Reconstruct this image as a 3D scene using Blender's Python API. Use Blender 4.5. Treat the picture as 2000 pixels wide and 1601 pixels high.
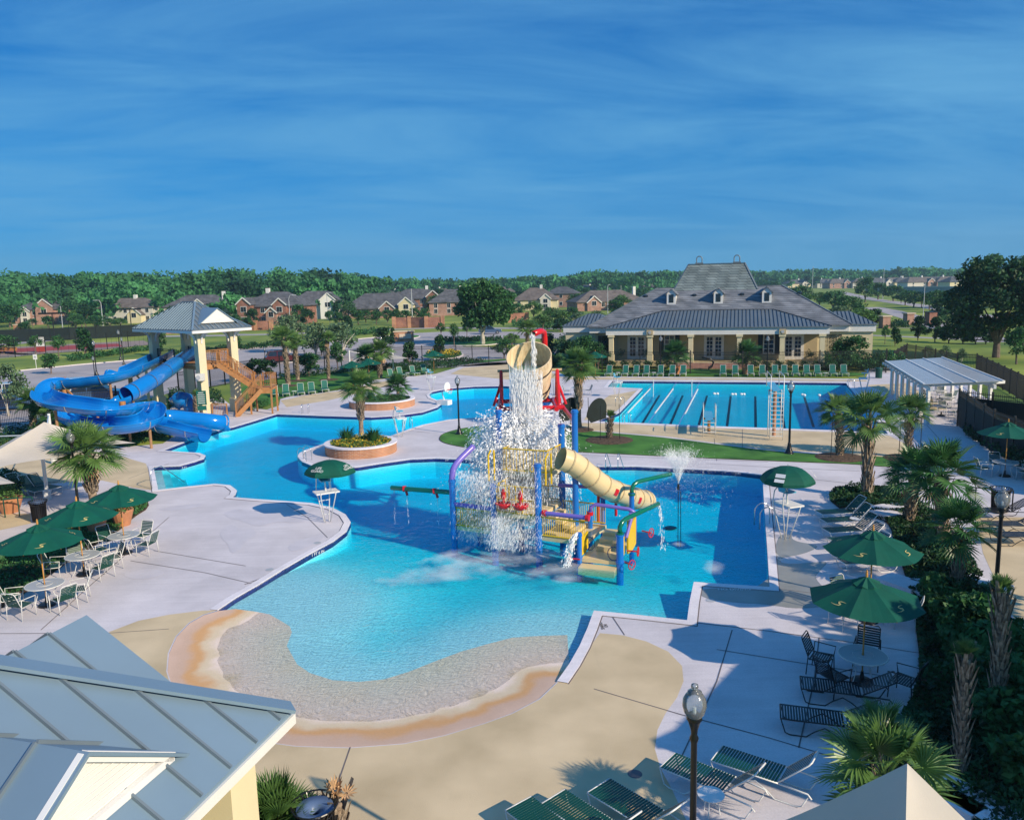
import bpy, math, random
import numpy as np
from mathutils import Vector, Matrix
from mathutils.geometry import delaunay_2d_cdt
rad = math.radians
for o in list(bpy.data.objects): bpy.data.objects.remove(o)
sc = bpy.context.scene
COL = sc.collection
# ------------------------------------------------------------------ camera
FPX, CX, CY = 1550.0, 1000.0, 800.5
CAMH = 9.8
TH = math.atan((800 - 557) / FPX); RO = rad(1.38)
cF = Vector((0, math.cos(TH), -math.sin(TH)))
_r = Vector((1, 0, 0)); _u = Vector((0, math.sin(TH), math.cos(TH)))
cR = math.cos(RO) * _r - math.sin(RO) * _u
cU = math.sin(RO) * _r + math.cos(RO) * _u
cam = bpy.data.cameras.new('camera'); camo = bpy.data.objects.new('camera', cam); COL.objects.link(camo)
camo.matrix_world = Matrix(((cR.x, cU.x, -cF.x, 0), (cR.y, cU.y, -cF.y, 0), (cR.z, cU.z, -cF.z, CAMH), (0, 0, 0, 1)))
cam.sensor_width = 36; cam.lens = FPX / 2000 * 36; cam.clip_start = 0.2; cam.clip_end = 9000
sc.camera = camo
# ------------------------------------------------------------------ world, sun, exposure
SUN_EL, SUN_ROT = rad(29), rad(129)
w = bpy.data.worlds.new('World'); sc.world = w; w.use_nodes = True
nt = w.node_tree; N = nt.nodes; L = nt.links; N.clear()
wo = N.new('ShaderNodeOutputWorld'); bg = N.new('ShaderNodeBackground'); sky = N.new('ShaderNodeTexSky')
sky.sky_type = 'NISHITA'; sky.sun_disc = False; sky.sun_elevation = SUN_EL; sky.sun_rotation = SUN_ROT
sky.altitude = 0; sky.air_density = 1.0; sky.dust_density = 0.15; sky.ozone_density = 3.0
tint = N.new('ShaderNodeMix'); tint.data_type = 'RGBA'; tint.blend_type = 'MULTIPLY'; tint.inputs[0].default_value = 1
tint.inputs[7].default_value = (0.03, 0.66, 1.24, 1)
L.new(sky.outputs[0], tint.inputs[6])
tc = N.new('ShaderNodeTexCoord'); sx = N.new('ShaderNodeSeparateXYZ'); L.new(tc.outputs['Generated'], sx.inputs[0])
def wm(op, a, b=None, c=None):
    n = N.new('ShaderNodeMath'); n.operation = op
    for i, v in enumerate((a, b, c)):
        if v is None: continue
        if isinstance(v, (int, float)): n.inputs[i].default_value = v
        else: L.new(v, n.inputs[i])
    return n.outputs[0]
zz = wm('MAXIMUM', sx.outputs[2], 0.03)
# thin cirrus streaks: a high, nearly level layer seen along the view direction
cx_ = wm('DIVIDE', sx.outputs[0], wm('ADD', zz, 0.12)); cy_ = wm('DIVIDE', sx.outputs[1], wm('ADD', zz, 0.12))
cb = N.new('ShaderNodeCombineXYZ'); L.new(wm('ADD', wm('MULTIPLY', cx_, 0.34), wm('MULTIPLY', cy_, 0.10)), cb.inputs[0]); L.new(wm('ADD', wm('MULTIPLY', cy_, 0.80), wm('MULTIPLY', cx_, -0.16)), cb.inputs[1])
n1 = N.new('ShaderNodeTexNoise'); n1.inputs['Scale'].default_value = 1.7; n1.inputs['Detail'].default_value = 12; n1.inputs['Roughness'].default_value = 0.62; n1.inputs['Distortion'].default_value = 0.6
L.new(cb.outputs[0], n1.inputs['Vector'])
n2 = N.new('ShaderNodeTexNoise'); n2.inputs['Scale'].default_value = 0.55; n2.inputs['Detail'].default_value = 3; L.new(cb.outputs[0], n2.inputs['Vector'])
cr = N.new('ShaderNodeValToRGB'); cr.color_ramp.elements[0].position = 0.40; cr.color_ramp.elements[1].position = 0.64
L.new(wm('ADD', wm('MULTIPLY', n1.outputs[0], 0.6), wm('MULTIPLY', n2.outputs[0], 0.4)), cr.inputs[0])
hr = N.new('ShaderNodeValToRGB'); he_ = hr.color_ramp.elements; he_[0].position = 0.0; he_[0].color = (.115, .345, .70, 1); he_[1].position = 0.36; he_[1].color = (.0, .125, .50, 1)
q_ = he_.new(0.14); q_.color = (.035, .26, .63, 1); L.new(zz, hr.inputs[0])
hs = N.new('ShaderNodeMix'); hs.data_type = 'RGBA'; hs.blend_type = 'MULTIPLY'; hs.inputs[0].default_value = 1; L.new(hr.outputs[0], hs.inputs[6]); hs.inputs[7].default_value = (10, 10, 10, 1); 
mixh = N.new('ShaderNodeMix'); mixh.data_type = 'RGBA'; mixh.inputs[0].default_value = 0.72; L.new(tint.outputs[2], mixh.inputs[6]); L.new(hs.outputs[2], mixh.inputs[7])
mixc = N.new('ShaderNodeMix'); mixc.data_type = 'RGBA'; mixc.clamp_result = False
L.new(wm('MULTIPLY', cr.outputs[0], 0.8), mixc.inputs[0]); L.new(mixh.outputs[2], mixc.inputs[6]); mixc.inputs[7].default_value = (1.5, 4.5, 7.7, 1)
L.new(mixc.outputs[2], bg.inputs[0]); bg.inputs[1].default_value = 0.09; L.new(bg.outputs[0], wo.inputs[0])
sl = bpy.data.lights.new('sun', 'SUN'); sl.energy = 5.0; sl.angle = rad(0.53); sl.color = (1.0, 0.85, 0.635)
so = bpy.data.objects.new('sun', sl); COL.objects.link(so)
sdir = Vector((math.sin(SUN_ROT) * math.cos(SUN_EL), math.cos(SUN_ROT) * math.cos(SUN_EL), math.sin(SUN_EL)))
so.rotation_euler = sdir.to_track_quat('Z', 'Y').to_euler(); so.location = (30, -30, 40)
sc.view_settings.view_transform = 'Standard'; sc.view_settings.look = 'None'; sc.view_settings.exposure = 0.07; sc.view_settings.gamma = 1.0
sc.render.engine = 'CYCLES'
sc.cycles.max_bounces = 6; sc.cycles.diffuse_bounces = 3; sc.cycles.glossy_bounces = 3; sc.cycles.transmission_bounces = 5
sc.cycles.transparent_max_bounces = 32; sc.cycles.caustics_reflective = False; sc.cycles.caustics_refractive = False
sc.cycles.sample_clamp_indirect = 4

# ------------------------------------------------------------------ pixel <-> place
CAMP = Vector((0, 0, CAMH))
def G(x, y, z=0.0):
    d = cF * FPX + cR * (x - CX) + cU * (CY - y); t = (z - CAMH) / d.z
    return CAMP + d * t
def AT(x, y, D):       # the point seen at pixel x,y at ground distance D (world y)
    d = cF * FPX + cR * (x - CX) + cU * (CY - y); return CAMP + d * (D / d.y)
def PY(p):
    d = Vector(p) - CAMP; return CY - d.dot(cU) * FPX / d.dot(cF)
def ZT(b, ytop):       # height of a point above b that shows at picture row ytop
    lo, hi = -5.0, 60.0
    for _ in range(40):
        m = (lo + hi) / 2
        if PY((b[0], b[1], m)) > ytop: lo = m
        else: hi = m
    return lo
# ------------------------------------------------------------------ materials
def nodes(m):
    m.use_nodes = True; t = m.node_tree; t.nodes.clear()
    o = t.nodes.new('ShaderNodeOutputMaterial'); return t, t.nodes, t.links, o
def M(name, col, rough=0.6, var=0.12, vs=1.5, bump=0.0, bs=30.0, metal=0.0, spec=0.4, col2=None, trans=0.0, detail=4, stretch=None, world=True, coat=0.0):
    m = bpy.data.materials.new(name); t, n, l, o = nodes(m)
    p = n.new('ShaderNodeBsdfPrincipled')
    p.inputs['Roughness'].default_value = rough; p.inputs['Metallic'].default_value = metal; p.inputs['Specular IOR Level'].default_value = spec
    p.inputs['Coat Weight'].default_value = coat; p.inputs['Coat Roughness'].default_value = 0.08
    if world: g = n.new('ShaderNodeNewGeometry'); vec = g.outputs['Position']
    else: g = n.new('ShaderNodeTexCoord'); vec = g.outputs['Object']
    if stretch:
        mp = n.new('ShaderNodeMapping'); mp.inputs['Scale'].default_value = stretch; l.new(vec, mp.inputs[0]); vec = mp.outputs[0]
    nz = n.new('ShaderNodeTexNoise'); nz.inputs['Scale'].default_value = vs; nz.inputs['Detail'].default_value = detail; l.new(vec, nz.inputs['Vector'])
    mx = n.new('ShaderNodeMix'); mx.data_type = 'RGBA'
    c1 = [c * (1 - var) for c in col]; c2 = [min(1, c * (1 + var)) for c in (col2 or col)]
    mx.inputs[6].default_value = (*c1, 1); mx.inputs[7].default_value = (*c2, 1)
    rp = n.new('ShaderNodeMapRange'); rp.inputs[1].default_value = 0.32; rp.inputs[2].default_value = 0.68; l.new(nz.outputs[0], rp.inputs[0]); l.new(rp.outputs[0], mx.inputs[0])
    l.new(mx.outputs[2], p.inputs['Base Color'])
    if bump:
        nb = n.new('ShaderNodeTexNoise'); nb.inputs['Scale'].default_value = bs; nb.inputs['Detail'].default_value = 3; l.new(vec, nb.inputs['Vector'])
        b = n.new('ShaderNodeBump'); b.inputs['Strength'].default_value = bump; b.inputs['Distance'].default_value = 0.02; l.new(nb.outputs[0], b.inputs['Height']); l.new(b.outputs[0], p.inputs['Normal'])
    if trans:
        tr = n.new('ShaderNodeBsdfTranslucent'); l.new(mx.outputs[2], tr.inputs[0]); ms = n.new('ShaderNodeMixShader'); ms.inputs[0].default_value = trans
        l.new(p.outputs[0], ms.inputs[1]); l.new(tr.outputs[0], ms.inputs[2]); l.new(ms.outputs[0], o.inputs[0])
    else: l.new(p.outputs[0], o.inputs[0])
    return m
def brickmat(name, c1, c2, mortar, scale=1.0, bw=0.5, bh=0.25, ms=0.02, rough=0.8, wallv=True, var=0.3):
    m = bpy.data.materials.new(name); t, n, l, o = nodes(m)
    p = n.new('ShaderNodeBsdfPrincipled'); p.inputs['Roughness'].default_value = rough; p.inputs['Specular IOR Level'].default_value = 0.2
    g = n.new('ShaderNodeNewGeometry'); s = n.new('ShaderNodeSeparateXYZ'); l.new(g.outputs['Position'], s.inputs[0])
    c = n.new('ShaderNodeCombineXYZ')
    ad = n.new('ShaderNodeMath'); ad.operation = 'ADD'; l.new(s.outputs[0], ad.inputs[0]); l.new(s.outputs[1], ad.inputs[1]); l.new(ad.outputs[0], c.inputs[0]); l.new(s.outputs[2], c.inputs[1])
    b = n.new('ShaderNodeTexBrick'); b.inputs['Scale'].default_value = scale; b.inputs['Brick Width'].default_value = bw; b.inputs['Row Height'].default_value = bh; b.inputs['Mortar Size'].default_value = ms
    b.inputs['Color1'].default_value = (*c1, 1); b.inputs['Color2'].default_value = (*c2, 1); b.inputs['Mortar'].default_value = (*mortar, 1); l.new(c.outputs[0], b.inputs['Vector'])
    nz = n.new('ShaderNodeTexNoise'); nz.inputs['Scale'].default_value = 0.7; nz.inputs['Detail'].default_value = 5; l.new(g.outputs['Position'], nz.inputs['Vector'])
    mr = n.new('ShaderNodeMapRange'); mr.inputs[1].default_value = 0.3; mr.inputs[2].default_value = 0.7; mr.inputs[3].default_value = 1 - var; mr.inputs[4].default_value = 1 + var * 0.6; l.new(nz.outputs[0], mr.inputs[0])
    mx = n.new('ShaderNodeMix'); mx.data_type = 'RGBA'; mx.blend_type = 'MULTIPLY'; mx.inputs[0].default_value = 1; l.new(b.outputs[0], mx.inputs[6]); l.new(mr.outputs[0], mx.inputs[7]); l.new(mx.outputs[2], p.inputs['Base Color'])
    l.new(p.outputs[0], o.inputs[0]); return m
def concretemat(name, col, wetx=False):
    m = bpy.data.materials.new(name); t, n, l, o = nodes(m)
    p = n.new('ShaderNodeBsdfPrincipled'); p.inputs['Specular IOR Level'].default_value = 0.3
    g = n.new('ShaderNodeNewGeometry')
    a = n.new('ShaderNodeTexNoise'); a.inputs['Scale'].default_value = 0.35; a.inputs['Detail'].default_value = 8; a.inputs['Roughness'].default_value = 0.65; l.new(g.outputs['Position'], a.inputs['Vector'])
    b = n.new('ShaderNodeTexNoise'); b.inputs['Scale'].default_value = 22; b.inputs['Detail'].default_value = 4; l.new(g.outputs['Position'], b.inputs['Vector'])
    mp = n.new('ShaderNodeMapping'); mp.inputs['Scale'].default_value = (0.25, 6, 1); mp.inputs['Rotation'].default_value = (0, 0, 0.25); l.new(g.outputs['Position'], mp.inputs[0])
    c = n.new('ShaderNodeTexNoise'); c.inputs['Scale'].default_value = 1.0; c.inputs['Detail'].default_value = 3; l.new(mp.outputs[0], c.inputs['Vector'])
    def mul(src, lo, hi, a0=0.3, a1=0.7):
        r = n.new('ShaderNodeMapRange'); r.inputs[1].default_value = a0; r.inputs[2].default_value = a1; r.inputs[3].default_value = lo; r.inputs[4].default_value = hi; l.new(src, r.inputs[0]); return r.outputs[0]
    m1 = n.new('ShaderNodeMath'); m1.operation = 'MULTIPLY'; l.new(mul(a.outputs[0], 0.80, 1.10), m1.inputs[0]); l.new(mul(b.outputs[0], 0.93, 1.06), m1.inputs[1])
    m2 = n.new('ShaderNodeMath'); m2.operation = 'MULTIPLY'; l.new(m1.outputs[0], m2.inputs[0]); l.new(mul(c.outputs[0], 0.95, 1.04), m2.inputs[1])
    mx = n.new('ShaderNodeMix'); mx.data_type = 'RGBA'; mx.blend_type = 'MULTIPLY'; mx.inputs[0].default_value = 1; mx.inputs[6].default_value = (*col, 1); l.new(m2.outputs[0], mx.inputs[7])
    l.new(mx.outputs[2], p.inputs['Base Color']); p.inputs['Roughness'].default_value = 0.75
    bp = n.new('ShaderNodeBump'); bp.inputs['Strength'].default_value = 0.25; bp.inputs['Distance'].default_value = 0.01; l.new(b.outputs[0], bp.inputs['Height']); l.new(bp.outputs[0], p.inputs['Normal'])
    l.new(p.outputs[0], o.inputs[0]); return m
MT = {}
MT['concrete'] = concretemat('brushed concrete', (0.70, 0.65, 0.68))
MT['coping'] = concretemat('white coping', (0.85, 0.80, 0.84))
MT['tan'] = M('tan aggregate', (0.60, 0.47, 0.29), 0.85, 0.10, 0.5, 0.3, 60, col2=(0.68, 0.54, 0.35), detail=9)
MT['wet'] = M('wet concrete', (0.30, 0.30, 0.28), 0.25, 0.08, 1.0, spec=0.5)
MT['joint'] = M('joint', (0.16, 0.14, 0.15), 0.9)
MT['plaster'] = M('blue pool plaster', (0.50, 0.86, 0.98), 0.7, 0.04, 0.4)
MT['tile'] = M('navy tile', (0.02, 0.03, 0.16), 0.15, 0.3, 6, spec=0.6)
MT['lane'] = M('lane line black', (0.01, 0.015, 0.05), 0.5)
MT['lawn'] = M('park lawn', (0.10, 0.20, 0.028), 0.9, 0.22, 0.06, 0.3, 8, col2=(0.28, 0.32, 0.05), detail=9)
MT['turf'] = M('green turf', (0.035, 0.14, 0.018), 0.9, 0.2, 0.6, 0.5, 40, col2=(0.07, 0.21, 0.03), detail=8)
MT['road'] = M('road concrete', (0.40, 0.36, 0.37), 0.85, 0.10, 0.2, col2=(0.44, 0.40, 0.40), detail=8)
MT['curb'] = M('kerb', (0.66, 0.60, 0.60), 0.8)
MT['mulch'] = M('bark mulch', (0.05, 0.03, 0.02), 0.95, 0.5, 9, 0.9, 25, col2=(0.11, 0.07, 0.045))
MT['court'] = M('red court', (0.36, 0.055, 0.05), 0.8, 0.1, 0.3)
MT['courtg'] = M('court apron', (0.32, 0.24, 0.20), 0.8, 0.1, 0.3)
MT['white'] = M('white paint', (0.80, 0.79, 0.78), 0.45, 0.03)
MT['metalw'] = M('white tube', (0.74, 0.74, 0.72), 0.3, 0.03, spec=0.5)
MT['steel'] = M('steel', (0.62, 0.64, 0.66), 0.22, 0.05, metal=0.9)
MT['black'] = M('black paint', (0.010, 0.010, 0.012), 0.3, 0.2, spec=0.5)
MT['iron'] = M('black iron', (0.012, 0.013, 0.014), 0.5, 0.2)
MT['green'] = M('green canvas', (0.0, 0.095, 0.062), 0.75, 0.12, 2.0, 0.15, 200, trans=0.12)
MT['strap'] = M('green strap', (0.005, 0.065, 0.045), 0.45, 0.1)
MT['sling'] = M('green sling', (0.01, 0.13, 0.10), 0.6, 0.1)
MT['gold'] = M('gold mark', (0.62, 0.52, 0.20), 0.6, 0.05)
MT['wood'] = M('varnished pole', (0.62, 0.30, 0.07), 0.4, 0.15, 8, stretch=(1, 1, 0.1))
MT['glasstop'] = M('textured table top', (0.48, 0.50, 0.53), 0.25, 0.05, spec=0.6)
MT['canvas'] = M('beige shade cloth', (0.62, 0.56, 0.49), 0.85, 0.05, 1.0, 0.2, 150, trans=0.12)
MT['roofm'] = M('blue grey standing seam', (0.22, 0.32, 0.41), 0.42, 0.05, 0.5, metal=0.25, spec=0.5, bump=0.08, bs=1.2)
MT['roofs'] = M('seam edge', (0.18, 0.23, 0.27), 0.45, 0.05, metal=0.2)
MT['roofd'] = M('dark standing seam', (0.155, 0.19, 0.22), 0.5, 0.06, 0.5, metal=0.2)
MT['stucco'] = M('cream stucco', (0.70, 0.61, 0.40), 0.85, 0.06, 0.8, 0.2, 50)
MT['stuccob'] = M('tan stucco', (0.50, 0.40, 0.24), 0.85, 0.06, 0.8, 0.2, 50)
MT['trim'] = M('white trim', (0.74, 0.73, 0.70), 0.55, 0.03)
MT['blueplastic'] = M('blue slide plastic', (0.004, 0.20, 0.62), 0.16, 0.06, 0.8, spec=0.6, coat=0.3)
MT['bluein'] = M('slide inside', (0.006, 0.24, 0.68), 0.22, 0.06, 0.8, spec=0.5, coat=0.2)
MT['slate'] = brickmat('roof shingles', (0.135, 0.155, 0.185), (0.25, 0.265, 0.295), (0.09, 0.09, 0.10), 1.0, 0.85, 0.22, 0.02)
MT['slate2'] = brickmat('slate tiles', (0.15, 0.19, 0.195), (0.23, 0.275, 0.275), (0.07, 0.09, 0.10), 1.0, 0.9, 0.33, 0.03)
MT['shingle'] = brickmat('house shingles', (0.10, 0.105, 0.12), (0.15, 0.15, 0.165), (0.08, 0.075, 0.07), 1.0, 1.2, 0.5, 0.04)
MT['shingleb'] = brickmat('brown house shingles', (0.16, 0.135, 0.125), (0.20, 0.17, 0.155), (0.12, 0.10, 0.09), 1.0, 1.2, 0.5, 0.04)
MT['brick'] = brickmat('red brick', (0.33, 0.115, 0.07), (0.24, 0.08, 0.055), (0.36, 0.27, 0.22), 1.0, 0.4, 0.16, 0.02)
MT['brickp'] = brickmat('pink brick', (0.42, 0.22, 0.17), (0.34, 0.16, 0.12), (0.42, 0.33, 0.28), 1.0, 0.4, 0.16, 0.02)
MT['planter'] = brickmat('planter brick', (0.52, 0.22, 0.10), (0.42, 0.17, 0.09), (0.55, 0.42, 0.32), 1.0, 0.24, 0.085, 0.01)
MT['siding'] = M('pale siding', (0.62, 0.58, 0.52), 0.7, 0.05)
MT['window'] = M('dark window', (0.015, 0.02, 0.03), 0.08, 0.2, spec=0.8)
MT['leafdark'] = M('dark leaves', (0.008, 0.042, 0.016), 0.6, 0.45, 1.6, trans=0.2, col2=(0.024, 0.085, 0.024), world=True)
MT['leaf'] = M('green leaves', (0.020, 0.085, 0.026), 0.6, 0.4, 1.2, trans=0.25, col2=(0.055, 0.165, 0.045))
MT['leaflight'] = M('light leaves', (0.045, 0.13, 0.03), 0.6, 0.35, 1.2, trans=0.3, col2=(0.12, 0.24, 0.06))
MT['leafgrey'] = M('grey green leaves', (0.06, 0.13, 0.06), 0.6, 0.3, 1.5, trans=0.2, col2=(0.15, 0.24, 0.12))
MT['forest'] = M('woodland leaves', (0.02, 0.10, 0.042), 0.8, 0.5, 0.045, trans=0.3, col2=(0.075, 0.25, 0.085), detail=6)
MT['palm'] = M('palm frond', (0.05, 0.13, 0.030), 0.38, 0.35, 1.4, spec=0.5, trans=0.25, col2=(0.13, 0.24, 0.065), world=False)
MT['palmd'] = M('deep palm frond', (0.025, 0.095, 0.025), 0.38, 0.35, 1.4, spec=0.5, trans=0.2, col2=(0.06, 0.17, 0.045), world=False)
MT['bark'] = M('palm bark', (0.17, 0.125, 0.09), 0.95, 0.35, 7, 0.9, 18, col2=(0.34, 0.26, 0.19), stretch=(1, 1, 2.2), world=False)
MT['boots'] = M('palm boots', (0.19, 0.145, 0.105), 0.9, 0.4, 9, 0.5, 20, col2=(0.34, 0.27, 0.20), world=False)
MT['dry'] = M('dry frond', (0.42, 0.24, 0.11), 0.8, 0.3, 6, col2=(0.55, 0.36, 0.2), world=False)
MT['trunk'] = M('tree bark', (0.16, 0.12, 0.10), 0.95, 0.3, 4, 0.6, 10)
MT['trunkp'] = M('pale bark', (0.50, 0.46, 0.40), 0.9, 0.3, 3, 0.4, 10)
MT['flower'] = M('yellow flowers', (0.75, 0.50, 0.02), 0.6, 0.15, 5)
MT['orange'] = M('orange stained timber', (0.44, 0.205, 0.075), 0.65, 0.15, 4, stretch=(1, 1, 1))
MT['timber'] = M('weathered timber', (0.36, 0.20, 0.10), 0.8, 0.2, 4)
MT['pblue'] = M('blue post paint', (0.012, 0.17, 0.58), 0.25, 0.05, spec=0.5, coat=0.3)
MT['ppurple'] = M('purple pipe paint', (0.20, 0.15, 0.56), 0.3, 0.05, spec=0.5)
MT['pgreen'] = M('green pipe paint', (0.004, 0.16, 0.09), 0.2, 0.05, spec=0.5, coat=0.4)
MT['pred'] = M('red paint', (0.62, 0.012, 0.018), 0.28, 0.06, spec=0.5, coat=0.2)
MT['pyellow'] = M('yellow paint', (0.80, 0.52, 0.015), 0.35, 0.05, spec=0.4)
MT['pcream'] = M('cream plastic', (0.76, 0.60, 0.33), 0.28, 0.05, 2.0, spec=0.5, coat=0.2)
MT['bucket'] = M('bucket staves', (0.82, 0.60, 0.36), 0.4, 0.12, 3.5, spec=0.4, col2=(0.88, 0.70, 0.46), stretch=(2, 2, 0.3), world=False)
MT['lifeblue'] = M('light blue seat', (0.10, 0.42, 0.62), 0.3, 0.05, spec=0.5)
MT['carpaint'] = M('white car paint', (0.62, 0.63, 0.66), 0.15, 0.02, spec=0.6, coat=0.6)
MT['carblue'] = M('blue car paint', (0.05, 0.10, 0.20), 0.15, 0.02, spec=0.6, coat=0.6)
MT['carred'] = M('maroon car paint', (0.12, 0.01, 0.015), 0.15, 0.02, spec=0.6, coat=0.6)
MT['tyre'] = M('tyre', (0.015, 0.015, 0.015), 0.8)
MT['pot'] = M('terracotta', (0.50, 0.22, 0.11), 0.8, 0.15)
MT['net'] = M('mesh windscreen', (0.006, 0.014, 0.014), 0.8, 0.2)
MT['netblue'] = M('grey blue screen', (0.06, 0.12, 0.14), 0.8, 0.2)
MT['stone'] = M('limestone', (0.62, 0.50, 0.38), 0.85, 0.1)
MT['binlid'] = M('blue grey bin lid', (0.10, 0.16, 0.30), 0.4, 0.05)
MT['damp'] = M('damp concrete', (0.645, 0.60, 0.635), 0.6, 0.06, 1.5)
MT['decal'] = M('grey sign face', (0.45, 0.47, 0.50), 0.5)
MT['wall_far'] = M('far grey wall', (0.24, 0.30, 0.30), 0.9, 0.08)
def globemat():
    m = bpy.data.materials.new('lamp glass'); t, n, l, o = nodes(m)
    g = n.new('ShaderNodeBsdfGlossy'); g.inputs['Roughness'].default_value = 0.08; g.inputs[0].default_value = (1, 1, 1, 1)
    tr = n.new('ShaderNodeBsdfTransparent'); tr.inputs[0].default_value = (0.80, 0.86, 0.90, 1)
    tl = n.new('ShaderNodeBsdfTranslucent'); tl.inputs[0].default_value = (0.85, 0.88, 0.9, 1)
    df = n.new('ShaderNodeBsdfDiffuse'); df.inputs[0].default_value = (0.8, 0.82, 0.84, 1)
    m0 = n.new('ShaderNodeMixShader'); m0.inputs[0].default_value = 0.5; l.new(tl.outputs[0], m0.inputs[1]); l.new(df.outputs[0], m0.inputs[2])
    m1 = n.new('ShaderNodeMixShader'); m1.inputs[0].default_value = 0.30; l.new(tr.outputs[0], m1.inputs[1]); l.new(m0.outputs[0], m1.inputs[2])
    f = n.new('ShaderNodeFresnel'); f.inputs[0].default_value = 1.5
    m2 = n.new('ShaderNodeMixShader'); l.new(f.outputs[0], m2.inputs[0]); l.new(m1.outputs[0], m2.inputs[1]); l.new(g.outputs[0], m2.inputs[2]); l.new(m2.outputs[0], o.inputs[0]); return m
MT['globe'] = globemat()
def dropmat(name, a, tw=0.5):
    m = bpy.data.materials.new(name); t, n, l, o = nodes(m)
    d = n.new('ShaderNodeBsdfDiffuse'); d.inputs[0].default_value = (0.92, 0.93, 0.95, 1)
    tl = n.new('ShaderNodeBsdfTranslucent'); tl.inputs[0].default_value = (0.92, 0.94, 0.96, 1)
    tr = n.new('ShaderNodeBsdfTransparent'); tr.inputs[0].default_value = (0.93, 0.97, 1, 1)
    m0 = n.new('ShaderNodeMixShader'); m0.inputs[0].default_value = tw; l.new(d.outputs[0], m0.inputs[1]); l.new(tl.outputs[0], m0.inputs[2])
    if a >= 1: l.new(m0.outputs[0], o.inputs[0]); return m
    m1 = n.new('ShaderNodeMixShader'); m1.inputs[0].default_value = a; l.new(tr.outputs[0], m1.inputs[1]); l.new(m0.outputs[0], m1.inputs[2]); l.new(m1.outputs[0], o.inputs[0]); return m
MT['drops'] = dropmat('white water drops', 1.0, .22)
MT['mist'] = dropmat('thin water spray', 0.4, .4)

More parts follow.
